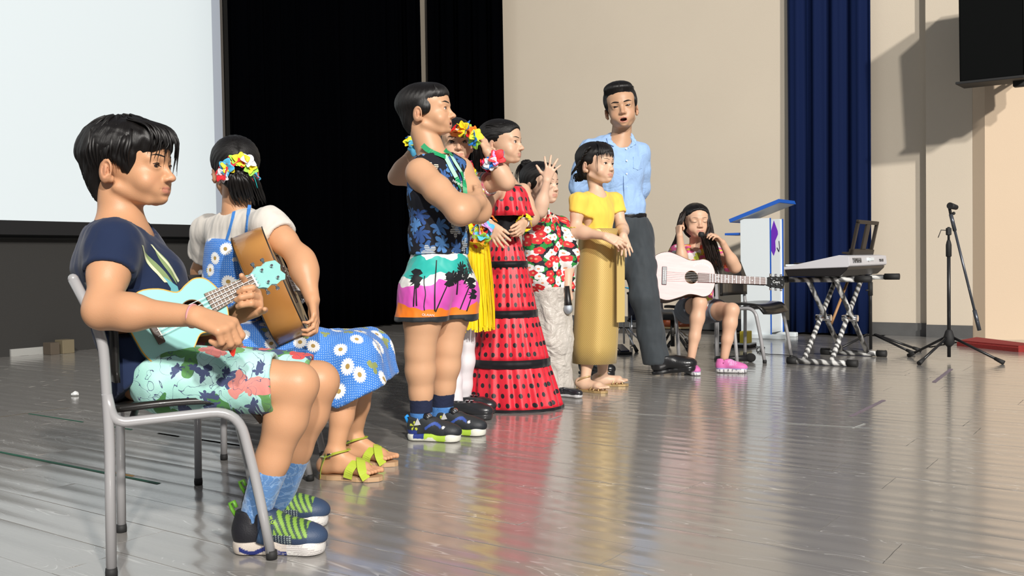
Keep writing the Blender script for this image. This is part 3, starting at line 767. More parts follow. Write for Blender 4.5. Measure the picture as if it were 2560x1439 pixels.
def npmesh(name, P, Q, mats, parent=None, paint=None, uv=None, mi=None, label=None):
    me = bpy.data.meshes.new(name); me.vertices.add(len(P)); me.vertices.foreach_set('co', P.astype(f32).ravel())
    me.loops.add(Q.size); me.loops.foreach_set('vertex_index', Q.astype(np.int32).ravel())
    me.polygons.add(len(Q)); me.polygons.foreach_set('loop_start', np.arange(0, Q.size, Q.shape[1], dtype=np.int32))
    me.polygons.foreach_set('loop_total', np.full(len(Q), Q.shape[1], np.int32))
    me.polygons.foreach_set('use_smooth', np.ones(len(Q), bool))
    if mi is not None: me.polygons.foreach_set('material_index', mi.astype(np.int32))
    me.update(); me.validate()
    for m in (mats if isinstance(mats, (list, tuple)) else [mats]): me.materials.append(m)
    if paint is not None:
        a = me.attributes.new('paint', 'FLOAT_COLOR', 'POINT'); a.data.foreach_set('color', paint.astype(f32).ravel())
    if uv is not None:
        l = me.uv_layers.new(name='UVMap'); l.data.foreach_set('uv', uv[Q.ravel()].astype(f32).ravel())
    o = bpy.data.objects.new(name, me); link(o, parent)
    if label: o['label'] = label
    return o
def wob(P, sc, seed=0):
    r = np.random.RandomState(seed+11); out = np.zeros(len(P)); Q = P*sc
    for i in range(5):
        k = r.normal(size=3)*(1+.7*i); k2 = r.normal(size=3)*(1+.5*i)
        out += np.sin(Q@k + 1.6*np.sin(Q@k2+r.uniform(0, 6.28))+r.uniform(0, 6.28))/(1+.5*i)
    return out/2.6
def surf(name, prims, h, mats, parent=None, fine=(), smooth=1, uv=None, fold=None, paint=None, label=None, disp=None, pad=.03):
    b = [Field.bounds(p) for p in prims if p[0] in 'ceg']
    lo = [min(x[0][i] for x in b)-pad for i in range(3)]; hi = [max(x[1][i] for x in b)+pad for i in range(3)]
    P, Q = Field(lo, hi, h, fine).run(prims).mesh(); P = relax(P, Q, smooth)
    if fold:
        N = vnormals(P, Q)
        for (amp, sc, an, sd) in fold: P = P + N*(amp*wob(P*np.array(an), sc, sd))[:, None]
    if disp: P = disp(P, vnormals(P, Q))
    return npmesh(name, P, Q, mats, parent, paint(P) if paint else None, uv(P) if uv else None, None, label)

# ---------------------------------------------------------------- skin
def skin_mat(name, base, ss=.12):
    t = NT(name); pa = t.attr('paint'); nz = t.noise(t.tc(), 14, 3)
    c = t.mix(nz, tuple(x*.94 for x in base), tuple(min(1, x*1.05) for x in base))
    c = t.mix(pa['Alpha'], c, pa['Color'])
    t.col(c).set(Roughness=.46, Specular_IOR_Level=.4, Subsurface_Weight=ss, Subsurface_Radius=(1, .32, .18), Subsurface_Scale=.010)
    t.bump(t.noise(t.tc(), 420, 2), .00025); return t.m
def hair_mat(name, c=(.0045, .0035, .0032), rough=.46):
    t = NT(name); a = t.attr('paint')['Color']  # uv along the strands
    p = t.sep(t.uv()); s = t.noise(t.comb(t.M('MULTIPLY', p[0], 120), t.M('MULTIPLY', p[1], 5), 0), 1, 4, rough=.7)
    t.col(t.mix(s, tuple(x*.6 for x in c), tuple(x*1.9 for x in c))).set(Roughness=t.M('ADD', rough-.08, t.M('MULTIPLY', s, .22)), Specular_IOR_Level=.4, Anisotropic=.7)
    t.bump(s, .0016, .9); return t.m
M_hair = hair_mat('black_hair'); M_hairb = hair_mat('dark_brown_hair', (.012, .007, .005))
M_eye = mat('eye_white', (.66, .64, .62), .15); M_iris = mat('brown_iris', (.022, .010, .005), .08, coat=1.0); M_lash = mat('lash', (.006, .004, .004), .6)
M_brow = mat('eyebrow', (.012, .008, .006), .9)
M_mouth = mat('mouth_inside', (.05, .008, .006), .4); M_teeth = mat('teeth', (.62, .58, .5), .3)

class Head:
    """local axes: x left, y forward, z up; unit = chin-to-crown height"""
    def __init__(s, chin, fwd, h, roll=0.0, pitch=0.0, sy=1.06, sx=1.0, open=0.0, nose=1.0, ear=1.0, lids=1.0, gaze=(0, 0), jaw=1.0, cheek=1.0, eye=.026):
        f = Vector(fwd).normalized(); up = Vector((0, 0, 1)); l = up.cross(f).normalized(); u = f.cross(l)
        R = Matrix((l, f, u)).transposed()   # columns
        R = Matrix.Rotation(roll, 3, f) @ Matrix.Rotation(pitch, 3, l) @ R
        s.R = R; s.h = h; s.o = Vector(chin); s.sy = sy; s.sx = sx; s.open = open; s.nose = nose; s.earf = ear; s.lids = lids; s.gaze = gaze; s.jaw = jaw; s.cheek = cheek; s.eye = eye
    def w(s, p): return s.o + s.R @ Vector((p[0]*s.sx, p[1]*s.sy, p[2]))*s.h
    def loc(s, P):
        Q = (P-np.array(s.o))@np.array(s.R)/s.h; return Q/np.array([s.sx, s.sy, 1])
    def e(s, c, r, k, T=None, neg=False):
        R = s.R if T is None else s.R@T
        return ('E' if neg else 'e', s.w(c), [[R[i][j] for j in range(3)] for i in range(3)], (r[0]*s.h*s.sx, r[1]*s.h*s.sy, r[2]*s.h), k*s.h)
    def c(s, a, b, ra, rb, k, neg=False):
        return ('C' if neg else 'c', s.w(a), s.w(b), ra*s.h, rb*s.h, k*s.h)
    def prims(s):
        P = [s.e((0, -.03, .63), (.350, .455, .375), 0), s.e((0, .18, .62), (.305, .280, .26), .1),
             s.e((0, .175, .37), (.290, .280, .26), .1), s.e((0, .20, .17), (.225*s.jaw, .230, .15), .1),
             s.e((0, .375, .080), (.090, .085, .075), .08)]
        for x in (-1, 1):
            P += [s.e((x*.160, .310, .27), (.120*s.cheek, .105, .115), .09), s.c((x*.235*s.jaw, .02, .20), (x*.10, .29, .065), .052, .05, .09),
                  s.c((x*.05, .425, .540), (x*.20, .365, .535), .035, .04, .07)]
        for x in (-1, 1): P.append(s.e((x*.140, .485, .455), (.080, .062, .048), .06, None, True))
        n = s.nose
        P += [s.c((0, .425, .49), (0, .475+.03*n, .345), .026, .038, .05), s.e((0, .485+.035*n, .315), (.048, .048, .042), .035)]
        for x in (-1, 1): P += [s.e((x*.052, .475, .300), (.032, .042, .030), .025)]
        for x in (-1, 1): P += [s.e((x*.028, .505, .268), (.015, .022, .015), .010, None, True)]
        op = s.open
        P += [s.e((0, .398, .185), (.155, .062, .095), .07)]
        zl = .158-.6*op
        P += [s.c((-.11, .420, .187), (-.02, .458, .203), .009, .015, .018), s.c((.11, .420, .187), (.02, .458, .203), .009, .015, .018),
              s.c((-.02, .458, .203), (.02, .458, .203), .014, .014, .012),
              s.c((-.095, .420, zl+.016), (0, .450-.02*op, zl+.004), .009, .021, .016), s.c((.095, .420, zl+.016), (0, .450-.02*op, zl+.004), .009, .021, .016)]
        P += [s.e((0, .462, zl-.052), (.10, .022, .018), .03, None, True)]
        if op > 0: P += [s.e((0, .47, .178-.28*op), (.078, .10, .012+.30*op), .008, None, True)]
        else: P += [s.c((-.112, .440, .181), (0, .482, .183), .006, .007, .006, True), s.c((.112, .440, .181), (0, .482, .183), .006, .007, .006, True)]
        # eyes: lid mass round the ball, almond opening carved through it
        for x in (-1, 1):
            P += [s.e((x*.140, .366, .455), (.082, .076, .072), .03)]
            if s.lids > 0:
                T = Matrix.Rotation(x*.10, 3, 'Y')
                P += [s.e((x*.142, .458, .452), (.068, .075, s.eye*s.lids), .006, T, True)]
        # ears
        for x in (-1, 1):
            T = Matrix.Rotation(x*math.radians(-24), 3, 'Z') @ Matrix.Rotation(math.radians(-12), 3, 'X')
            q = s.earf
            E = [s.e((x*.352, -.055, .385), (.040, .086*q, .125*q), .0, T), s.e((x*.335, .00, .29), (.030, .040, .045), .03, T),
                 s.e((x*.392, -.030, .395), (.036, .050*q, .078*q), .012, T, True), s.e((x*.37, -.005, .355), (.045, .026, .03), .01, T, True),
                 s.e((x*.368, -.052, .385), (.016, .030, .075), .012, T)]
            P.append(('g', E, .02*s.h))
        return P
    def paint(s, P, lip=(.52, .17, .14), warm=(.60, .22, .15)):
        L = s.loc(P); out = np.zeros((len(P), 4)); out[:, :3] = lip
        x, y, z = L[:, 0], L[:, 1], L[:, 2]; op = s.open
        up = 1-np.clip((np.abs(z-(.203-.10*np.abs(x)))/.021), 0, 1); lo = 1-np.clip(np.abs(z-(.158-.6*op+.14*np.abs(x)))/.030, 0, 1)
        m = np.maximum(up, lo)**.6*(np.abs(x) < .11)*(y > .38)*(1-np.clip((np.abs(x)-.08)/.03, 0, 1))
        near = (np.abs(x) < .5) & (y > -.3) & (z > -.1) & (z < 1)
        m = m*near*.75
        ck = .16*np.exp(-(((np.abs(x)-.19)/.08)**2+((y-.36)/.12)**2+((z-.29)/.09)**2))
        er = .30*np.exp(-(((np.abs(x)-.38)/.06)**2+((y+.05)/.1)**2+((z-.39)/.12)**2)); ns = .22*np.exp(-((x/.07)**2+((y-.52)/.07)**2+((z-.31)/.06)**2))
        tot = m+(ck+er+ns)*near
        w_ = np.where(tot > 1e-4, m/np.maximum(tot, 1e-4), 0)[:, None]
        out[:, :3] = w_*np.array(lip)+(1-w_)*np.array(warm); out[:, 3] = np.clip(tot, 0, .85)
        if op > 0:
            ins = (np.abs(x) < .075) & (np.abs(z-(.178-.28*op)) < .010+.28*op) & (y > .33) & (y < .452)
            out[ins] = (.06, .01, .008, 1)
        return out
    def extras(s, person, body_bvh, brow_c=None, brow_th=1.0, brow_z=.548, smile=False):
        """eyeballs, irises, lashes, brows"""
        for x in (-1, 1):
            if s.lids > 0:
                bm = new(); r = .066*s.h; c = s.w((x*.140, .368, .455))
                bmesh.ops.create_uvsphere(bm, u_segments=24, v_segments=16, radius=r, matrix=Matrix.Translation(c))
                eb = obj('eye', bm, M_eye, person, True)
                g = (s.R @ Vector((s.gaze[0], 1, s.gaze[1]))).normalized()
                bm = new(); lathe(bm, [(.042*s.h, r*.775), (.036*s.h, r*.845), (.020*s.h, r*.965), (.005*s.h, r*1.01)], zmat(c, g), 20); obj('iris', bm, M_iris, eb, True)
            # lash line and brow follow the skin
            def on(xx, zz, off=.004):
                o = s.w((xx, .75, zz)); d = -(s.R @ Vector((0, 1, 0)))
                h = body_bvh.ray_cast(o, d)
                q = h[0] if h[0] is not None else s.w((xx, .42, zz)); return q - d*off*s.h
            eh = s.eye*max(s.lids, .0)
            pts = []
            for i in range(9):
                a = i/8; xx = x*(.076+.135*a); zz = .452 + eh*math.sin(math.pi*min(max(a*.95+.03, 0), 1))*1.05 + .10*x*x*(a-.5)*.13 + (.010*a)
                if s.lids <= 0: zz = .452 - .020*math.sin(math.pi*a)
                pts.append(on(xx, zz, .003))
            bm = new(); tube(bm, pts, [.0045*s.h*(.5+1.0*math.sin(math.pi*min(.9, .15+.75*i/8))) for i in range(9)], 6); obj('eyelash', bm, M_lash, person, True)
            pts = []
            for i in range(9):
                a = i/8; xx = x*(.055+.190*a); zz = brow_z + .020*math.sin(math.pi*a*.8) - .030*max(0, a-.62)
                pts.append(on(xx, zz, .000))
            bm = new(); tube(bm, pts, [.0125*s.h*brow_th*(.75+.35*math.sin(math.pi*a*.9))*(1-.75*max(0, (a-.55)/.45)) for a in [i/8 for i in range(9)]], 8, upv=s.R@Vector((0, 1, 0)), flat=.34); obj('eyebrow', bm, brow_c or M_brow, person, True)
        if s.open > 0:
            bm = new(); c = s.w((0, .435, .192)); box(bm, c, (.085*s.h, .012*s.h, .018*s.h), s.R, .003*s.h); obj('teeth', bm, M_teeth, person)

def hand(wrist, d, palm, side, curl=(.3, .3, .3, .3), spread=.12, L=.15, thumb=(.6, .5, .3), k=.012, tk=1.0):
    """wrist point, direction wrist->knuckles, palm = direction the palm faces, side=+1 if the thumb is towards palm x d ... """
    w = Vector(wrist); d = Vector(d).normalized(); n = Vector(palm).normalized(); n = (n-d*n.dot(d)).normalized(); x = d.cross(n)*side   # x: towards the thumb
    u = L; P = []
    pl = .50*u; tw = .055*u*tk
    base = [w+d*pl*q+x*xx*u for q, xx in ((.96, .155), (1.0, .052), (.97, -.050), (.88, -.145))]
    for i, b in enumerate(base): P.append(('c', w+d*.03*u+x*(.085-.055*i)*u, b, .085*u*tk, .064*u*tk, .010))
    P.append(('e', w+d*.25*u+x*.13*u+n*.05*u, None, (.085*u, .085*u, .085*u), .012))
    lens = ((.21, .125, .10), (.235, .145, .105), (.215, .135, .10), (.16, .10, .09)); tips = []
    for i, b in enumerate(base):
        c = curl[i]; dd = (d + x*spread*(1.5-i)*.55).normalized(); ang = 0; p = b; r = [.056, .050, .046, .040]
        for j, l in enumerate(lens[i]):
            ang = c[j] if isinstance(c, (tuple, list)) else c*(1.0, 1.15, .8)[j]
            axis = dd.cross(n).normalized(); dd = (Matrix.Rotation(ang, 3, axis) @ dd).normalized(); nn = (Matrix.Rotation(ang, 3, axis) @ n); 
            q = p+dd*l*u; P.append(('c', p, q, r[j]*u*tk*(1 if i < 3 else .88), r[j+1]*u*tk*(1 if i < 3 else .88), .0025)); n_, n = n, nn; p = q
        tips.append(p); n = Vector(palm).normalized(); n = (n-d*n.dot(d)).normalized()
    # thumb leaves the side of the palm near the wrist
    a, b2, c2 = thumb
    p = w+d*.14*u+x*.10*u+n*.03*u; dd = (d*math.cos(a)+x*math.sin(a)+n*b2*.5).normalized(); q = p+dd*.25*u
    P.append(('c', p, q, .080*u, .062*u, .012)); 
    dd = (dd+(n*.9-x*.45)*c2+d*.25).normalized(); p, q = q, q+dd*.17*u; P.append(('c', p, q, .060*u, .055*u, .004))
    dd = (dd+(n*.6-x*.3)*c2).normalized(); p, q = q, q+dd*.13*u; P.append(('c', p, q, .055*u, .044*u, .004)); tips.append(q)
    return ('g', P, k), tips
def limb(pts, rs, k=.02):
    return [('c', Vector(a), Vector(b), ra, rb, k) for a, b, ra, rb in zip(pts, pts[1:], rs, rs[1:])]
def arm(sh, el, wr, s=1.0, r=(.040, .036, .033, .0225), k=.022):
    sh, el, wr = Vector(sh), Vector(el), Vector(wr); m = sh.lerp(el, .45); f = el.lerp(wr, .30)
    return limb([sh, m, el], [r[0]*s, r[1]*s*1.02, r[2]*s], k)+limb([el, f, wr], [r[2]*s*.97, r[2]*s*.99, r[3]*s], k*1.8)
def leg(hp, kn, an, s=1.0, r=(.078, .052, .030), k=.02):
    hp, kn, an = Vector(hp), Vector(kn), Vector(an); m = hp.lerp(kn, .45); c = kn.lerp(an, .28)
    ax = (an-kn).normalized(); th = (hp-kn).normalized(); back = (th - ax*th.dot(ax)); back = back.normalized() if back.length > .15 else Vector((0, 0, 0))
    return limb([hp, m, kn], [r[0]*s, r[0]*.90*s, r[1]*s], k)+limb([kn, c, kn.lerp(an, .62), an], [r[1]*s*.98, r[1]*s*1.0, r[1]*s*.78, r[2]*s], k)
def foot(an, d, s=1.0, L=.19, z0=.012, k=.012):
    an = Vector(an); d = Vector((d[0], d[1], 0)).normalized(); sd = Vector((-d.y, d.x, 0)); P = []
    heel = Vector((an.x, an.y, z0+.028))-d*.035*L/.19; ball = Vector((an.x, an.y, z0+.016))+d*.10*L/.19; 
    P += [('c', an, heel, .028*s, .027*s, .015), ('c', an+Vector((0, 0, -.01)), ball+Vector((0, 0, .006)), .030*s, .020*s, .02), ('c', heel, ball, .026*s, .018*s, .02, sd, 1.25),
          ('c', ball-sd*.018*s, ball+sd*.018*s, .017*s, .017*s, .015)]
    for i in range(5):
        b = ball+sd*(.028-.014*i)*s+d*.01; P.append(('c', b, b+d*(.040-.005*i)*s+Vector((0, 0, -.004)), .0095*s if i else .012*s, .0075*s if i else .010*s, .004))
    return P, ball
def cylmap(c, ax=None, r0=.14, back=Vector((0, 1, 0)), sc=1.0):
    """uv: unrolled round a vertical axis through c, seam on the side 'back'"""
    c = np.array(c, float); b = math.atan2(back[1], back[0])
    def f(P):
        a = np.arctan2(P[:, 1]-c[1], P[:, 0]-c[0])-b; a = np.mod(a, 2*np.pi)-np.pi
        return np.stack([a*r0*sc, (P[:, 2]-c[2])*sc], 1)
    return f
def planemap(c, u, v):
    c = np.array(c, float); u = np.array(u, float); v = np.array(v, float)
    return lambda P: np.stack([(P-c)@u, (P-c)@v], 1)
def person(name_label, loc, group=None):
    p = thing('person', name_label, 'person', (0, 0, 0)); p.location = loc; return p
def bvh_of(o):
    me = o.data; n = len(me.vertices); co = np.empty(n*3, f32); me.vertices.foreach_get('co', co)
    return BVHTree.FromPolygons([tuple(v) for v in co.reshape(-1, 3).tolist()], [tuple(p.vertices) for p in me.polygons])
def hairlocks(bm, H, paths, r=.012, n=5, flat=.45, jit=.0, seed=0):
    rc = random.Random(seed)
    for pth in paths:
        pts = [H.w((p[0]+rc.uniform(-jit, jit), p[1]+rc.uniform(-jit, jit), p[2]+rc.uniform(-jit, jit))) for p in pth]
        pts = smoothpath(pts, 4); N = len(pts); rr_ = r*H.h*rc.uniform(.8, 1.2)
        tube(bm, pts, [rr_*(.55+.45*math.sin(math.pi*min(1, .25+i/N)))*(1-.85*(i/(N-1))**3) for i in range(N)], n, flat=flat)
def hair_uv(H, pole=(0, -.25, 1.0)):
    def f(P):
        L = H.loc(P)-np.array([0, -.1, .62]); R = Matrix.Rotation(-math.atan2(pole[1]+.1, pole[2]-.62), 3, 'X')
        L = L@np.array(R).T; a = np.arctan2(L[:, 0], -L[:, 1]); r = np.arctan2(np.hypot(L[:, 0], L[:, 1]), L[:, 2])
        return np.stack([a*.16, r*.5], 1)
    return f
def groove(H, amp=.004, N=46, pole=(0, -.25, 1.0), seed=0):
    uvf = hair_uv(H, pole)
    def f(P, Nn):
        u = uvf(P); a = u[:, 0]/.16; r = u[:, 1]
        g = np.sin(a*N+3*np.sin(r*5+a*2))*.6+np.sin(a*N*.43+2*np.sin(r*7+seed))*.9
        return P+Nn*(amp*H.h*5*g*np.clip(r*1.6, 0, 1)*.2)[:, None]
    return f
# ---------------------------------------------------------------- garments shared
def painted(name, rough=.6, bumps=None, coat=None):
    t = NT(name); t.col(t.attr('paint')['Color']).set(Roughness=rough)
    if coat: t.set(Coat_Weight=coat)
    if bumps: t.bump(t.noise(t.tc(), bumps, 2), .0006)
    return t.m
M_paint = painted('painted_shoe_fabric', .55, 350); M_paintgloss = painted('painted_leather', .3, 120, .3)
def shoe(p, heel, d, L, upc, solec, name='shoe', label=None, high=.085, wd=.038, tilt=0.0, solez=.026, m=M_paint, thick=1.0, gloss=False, h=.0034, collar=True, heelh=0.0):
    """upper and sole; upc(x,y,z)->rgb arrays in shoe space (0..L)"""
    d = Vector((d[0], d[1], 0)).normalized(); R = Matrix((d, Vector((-d.y, d.x, 0)), Vector((0, 0, 1)))).transposed(); R = R @ Matrix.Rotation(tilt, 3, 'Y')
    o = Vector(heel); k = L/.235
    def w_(x, y, z): return o + R@Vector((x*k, y*k, z*k))
    def e(c, r, kk=.02): return ('e', w_(*c), [[R[i][j] for j in range(3)] for i in range(3)], (r[0]*k, r[1]*k, r[2]*k), kk*k)
    def c(a, b, ra, rb, kk=.02): return ('c', w_(*a), w_(*b), ra*k, rb*k, kk*k)
    zl = R@Vector((0, 0, 1)); Lr = .235
    up = [e((.178, -.003, .040), (.058, .041, .034)), e((.115, 0, .052), (.065, .036, .036), .03), e((.045, 0, .050), (.043, .034, .048), .02)]
    if collar: up += [c((.105, 0, .070), (.070, 0, high), .030, .030, .02), c((.038, 0, .06), (.040, 0, high-.006), .027, .028, .015), ('C', w_(.062, 0, high-.02), w_(.066, 0, high+.06), .028*k, .030*k, .004)]
    up += [('P', w_(.1, 0, solez-.006), -zl, .3)]
    if collar: up += [('P', w_(.07, 0, high+.005), zl, .12)]
    inv = np.array(R)
    def pnt(P):
        q = (P-np.array(o))@inv/k; out = np.ones((len(P), 4)); out[:, :3] = upc(q[:, 0], q[:, 1], q[:, 2]); return out
    def pns(P):
        q = (P-np.array(o))@inv/k; out = np.ones((len(P), 4)); out[:, :3] = solec(q[:, 0], q[:, 1], q[:, 2]); return out
    s0 = surf(name, up, h, m, p, paint=pnt, label=label)
    so = [c((.040, 0, .018), (.110, .002, .018), .036, .033, .02), c((.110, .002, .018), (.188, -.002, .018), .034, .042, .02)]
    if heelh: so = [c((.034, 0, .012), (.05, 0, .012), .032, .032, .01), c((.120, 0, solez*.8), (.188, -.002, solez*.7), .030, .040, .02), c((.05, 0, solez), (.12, 0, solez), .030, .03, .01)]
    so += [('P', w_(.1, 0, .001), -zl, .3), ('P', w_(.1, 0, solez), Vector(zl)+R@Vector((-.06, 0, 0)), .3)]
    surf('sole', so, h, m, s0, paint=pns)
    return s0, w_, R, k
def flat_(c): return lambda x, y, z: np.tile(np.array(c), (len(x), 1))
def pick(base, *rules):
    def f(x, y, z):
        out = np.tile(np.array(base, float), (len(x), 1))
        for fn, c in rules: out[fn(x, y, z)] = c
        return out
    return f
def ringband(name, c, ax, r, wd, th, m, parent, n=28, flat=1.0, label=None):
    bm = new(); M = zmat(c, ax); lathe(bm, [(r-th, -wd/2), (r, -wd/2), (r, wd/2), (r-th, wd/2)], M, n); return obj(name, bm, m, parent, True, label)
def sock(p, an, kn, t, r0, r1, m, name='sock', base=None):
    a = Vector(an); k = Vector(kn); q = a.lerp(k, t); pr = [('c', a+(a-k).normalized()*.03, q, r0, r1, .01), ('P', q, (k-a).normalized(), .12)]
    return surf(name, pr, .004, m, p, fold=[(.0012, 60, (1, 1, 3), 3)])
def finish(p):
    T = Matrix.Translation(-Vector(p.location))
    for c in p.children: c.matrix_parent_inverse = T
def decal(name, target_bvh, o, u, v, polys, m, parent, off=.0015, mats=None, grid=.012, th=.0):
    """thin printed shapes (2-D outlines in metres) laid on the cloth surface"""
    u = Vector(u).normalized(); v = (Vector(v)-u*Vector(v).dot(u)).normalized(); d = u.cross(v); bm = new()
    for pl in polys:
        vs = [bm.verts.new((x, y, 0)) for x, y in pl]
        try: bm.faces.new(vs)
        except ValueError: continue
    bmesh.ops.triangulate(bm, faces=bm.faces[:])
    for _ in range(4):
        es = [e for e in bm.edges if e.calc_length() > grid]
        if not es: break
        bmesh.ops.subdivide_edges(bm, edges=es, cuts=1); bmesh.ops.triangulate(bm, faces=[f for f in bm.faces if len(f.verts) > 3])
    o = Vector(o); dead = []
    for q in bm.verts:
        s_ = o+u*q.co.x+v*q.co.y+d*.25; hit = target_bvh.ray_cast(s_, -d, .6)
        if hit[0] is None: dead.append(q); q.co = s_
        else: q.co = hit[0]+(hit[1] if hit[1].dot(d) > 0 else -hit[1])*off
    bmesh.ops.delete(bm, geom=dead, context='VERTS')
    for f in bm.faces:
        if f.normal.dot(d) < 0: f.normal_flip()
    if not bm.faces: bm.free(); return None
    return obj(name, bm, m, parent, True)
def cloth(name, c, rough=.85, sheen=.15, fine=700):
    return cloth_mat(name, c, rough, sheen, fine)

def body(p, prims, head, h, skin, fine=(), hh=None, name='body'):
    hh = hh or h*.45; o = head.w((0, 0, .5)); r = .78*head.h
    fn = [([o[i]-(r if i < 2 else .70*head.h) for i in range(3)], [o[i]+(r if i < 2 else .62*head.h) for i in range(3)], hh)] + list(fine)
    ob = surf(name, prims+head.prims(), h, skin, p, fine=fn, smooth=1, paint=head.paint)
    return ob, bvh_of(ob)
def finebox(pts, r, hf): return ([min(q[i] for q in pts)-r for i in range(3)], [max(q[i] for q in pts)+r for i in range(3)], hf)

# ================================================================== 1. boy with the ukulele
def boy_ukulele():
    p = person('boy in navy T-shirt and tropical shorts sitting with a mint ukulele', (-.80, 2.42, 0))
    sk = skin_mat('skin_warm', (.58, .305, .165))
    H = Head(W(318, 514, 2.42), (1, -.16, 0), .212, pitch=math.radians(1), sy=1.10, sx=.98, nose=.9, ear=1.18, cheek=1.08, gaze=(-.15, -.05), eye=.024)
    nk = ('c', H.w((0, -.10, .25)), W(305, 575, 2.42), .050, .056, .03)
    sR, eR, wR = W(284, 612, 2.29), W(256, 776, 2.18), W(488, 790, 2.13)
    sL, eL, wL = W(335, 612, 2.56), W(480, 850, 2.62), W(602, 780, 2.475)
    side = Vector((.16, 1, 0)).normalized()
    ch, wa, pe = W(305, 655, 2.42), W(345, 810, 2.42), W(390, 930, 2.42)
    kR, aR = W(742, 960, 2.37), W(645, 1262, 2.395); kL, aL = W(797, 953, 2.56), W(706, 1224, 2.61)
    hR, hL = W(415, 942, 2.36), W(440, 935, 2.53)
    B = [nk, ('c', W(300, 600, 2.42), ch, .060, .080, .04, side, 1.5), ('c', ch, wa, .080, .075, .04, side, 1.3), ('c', wa, pe, .075, .085, .04, side, 1.35),
         ('c', sR, sL, .045, .045, .05)]
    B += arm(sR, eR, wR, 1.0, (.045, .0435, .0365, .0232)) + arm(sL, eL, wL, 1.0, (.046, .042, .038, .024))
    B += leg(hR, kR, aR, 1, (.082, .052, .034)) + leg(hL, kL, aL, 1, (.082, .052, .034))
    dR = (W(580, 822, 2.11)-wR); gR, tipR = hand(wR, dR, (-.05, .45, -1), 1, ((.95, 1.0, .5), (1.05, 1.15, .5), (1.15, 1.25, .6), (1.15, 1.35, .7)), .10, .168, (.35, 1.3, .25), .012, 1.08)
    dL = (W(664, 745, 2.41)-wL); gL, tipL = hand(wL, dL, (-.25, -1, .25), -1, ((.9, 1.1, .8), (1.1, 1.2, .7), (1.2, 1.2, .7), (.1, .3, .3)), .25, .165, (.9, .3, .5), .012, 1.08)
    B += [gR, gL]
    ob, bv = body(p, B, H, .0065, sk, [finebox([wR, W(600, 870, 2.1)], .03, .003), finebox([wL, W(690, 700, 2.4)], .03, .003)], .0024)
    H.extras(p, bv, brow_th=.8, brow_z=.56)
    # hair
    C = [H.e((0, -.06, .66), (.40, .515, .40), 0), H.e((0, .14, .74), (.33, .36, .29), .08), H.e((0, -.28, .36), (.26, .17, .28), .12), H.e((0, -.24, .14), (.16, .10, .15), .1)]
    for x in (-1, 1): C += [H.e((x*.27, .12, .52), (.10, .14, .17), .06), H.c((x*.315, .15, .48), (x*.31, .165, .36), .028, .012, .04)]
    C += [H.e((0, .50, .36), (.40, .24, .30), .04, None, True), H.e((0, .34, .10), (.33, .33, .22), .03, None, True)]
    for x in (-1, 1): C += [H.e((x*.40, .01, .30), (.16, .115, .20), .02, None, True)]
    ho = surf('hair', C, .0042, M_hair, p, fold=[(.0035, 28, (1, 1, 1), 4)], disp=groove(H, .0045, 40), uv=hair_uv(H, (0, -.2, 1.0)), smooth=1)
    bm = new(); P = []; rc = random.Random(5)
    for i in range(34):   # fringe sweeping forward over the brow
        a = (i/33)*2-1; x = a*.27; L = .30+.10*math.sin(i*1.7)+(.12 if a > .2 else 0)+rc.uniform(-.04, .04)
        y0 = .30+.10*(1-a*a); P.append([(x*.85, y0-.18, 1.00), (x, y0+.07, .90), (x*1.04, y0+.165-.03*abs(a), .74), (x*1.08+.03*math.sin(i), y0+.165-.08*abs(a), .90-L), ])
    hairlocks(bm, H, P, .030, 5, .5, .012, 2); P = []
    for i in range(26):   # temple and side locks
        s = 1 if i % 2 else -1; q = i/26; P.append([(s*.30, .22-.5*q, .86), (s*.375, .24-.52*q, .70), (s*.385, .22-.5*q, .56), (s*.345, .20-.47*q, .46-.05*rc.random())])
    hairlocks(bm, H, P, .034, 5, .45, .012, 3); P = []
    for i in range(40):   # crown tousle
        a = rc.uniform(0, 6.28); r0 = rc.uniform(.05, .40); P.append([(math.sin(a)*q_*.40, -.06+math.cos(a)*q_*.515, .66+.408*math.sqrt(max(0, 1-q_*q_))+.004) for q_ in (r0, r0+.22, r0+.45)])
    hairlocks(bm, H, P, .028, 5, .5, .01, 4); P = []
    for i in range(16):
        a = (i/15)*2-1; P.append([(a*.2, -.40, .40), (a*.17, -.36, .20), (a*.12, -.27, .04-.03*rc.random())])
    hairlocks(bm, H, P, .03, 5, .5, .012, 5)
    obj('hair_lock', bm, M_hair, ho, True)['kind'] = 'stuff'
    # T-shirt
    M = cloth('navy_jersey', (.012, .022, .060), .85, .12)
    ax = (eR-sR).normalized(); hem = sR.lerp(eR, .44)
    T = [('c', W(292, 590, 2.42), ch, .060, .096, .04, side, 1.5), ('c', ch, W(352, 810, 2.42), .098, .092, .04, side, 1.3), ('c', W(352, 810, 2.42), W(384, 945, 2.42), .092, .100, .04, side, 1.40),
         ('c', W(400, 690, 2.42), W(430, 850, 2.42), .055, .05, .05, side, 1.5), ('c', sR, sL, .060, .060, .05), ('c', sR, sR.lerp(eR, .62), .055, .060, .03), ('c', sL, sL.lerp(eL, .6), .058, .06, .03),
         ('P', hem, ax, .16), ('C', sR.lerp(eR, .34), sR.lerp(eR, .8), .046, .051, .004), ('P', W(372, 950, 2.42), Vector((.66, 0, -.75)).normalized(), .30),
         ('C', W(312, 470, 2.42), W(322, 556, 2.42), .066, .070, .006), ('P', W(315, 545, 2.42), Vector((-.42, 0, 1)).normalized(), .1)]
    sh = surf('t_shirt', T, .0055, M, p, fold=[(.0045, 12, (1, 1, .6), 1), (.002, 34, (1, 1, .5), 2)])
    sbv = bvh_of(sh)
    # leaf print and lettering on the chest, seen edge-on
    o = W(425, 665, 2.34); u = Vector((.60, .80, 0)); v = Vector((-.25, 0, 1))
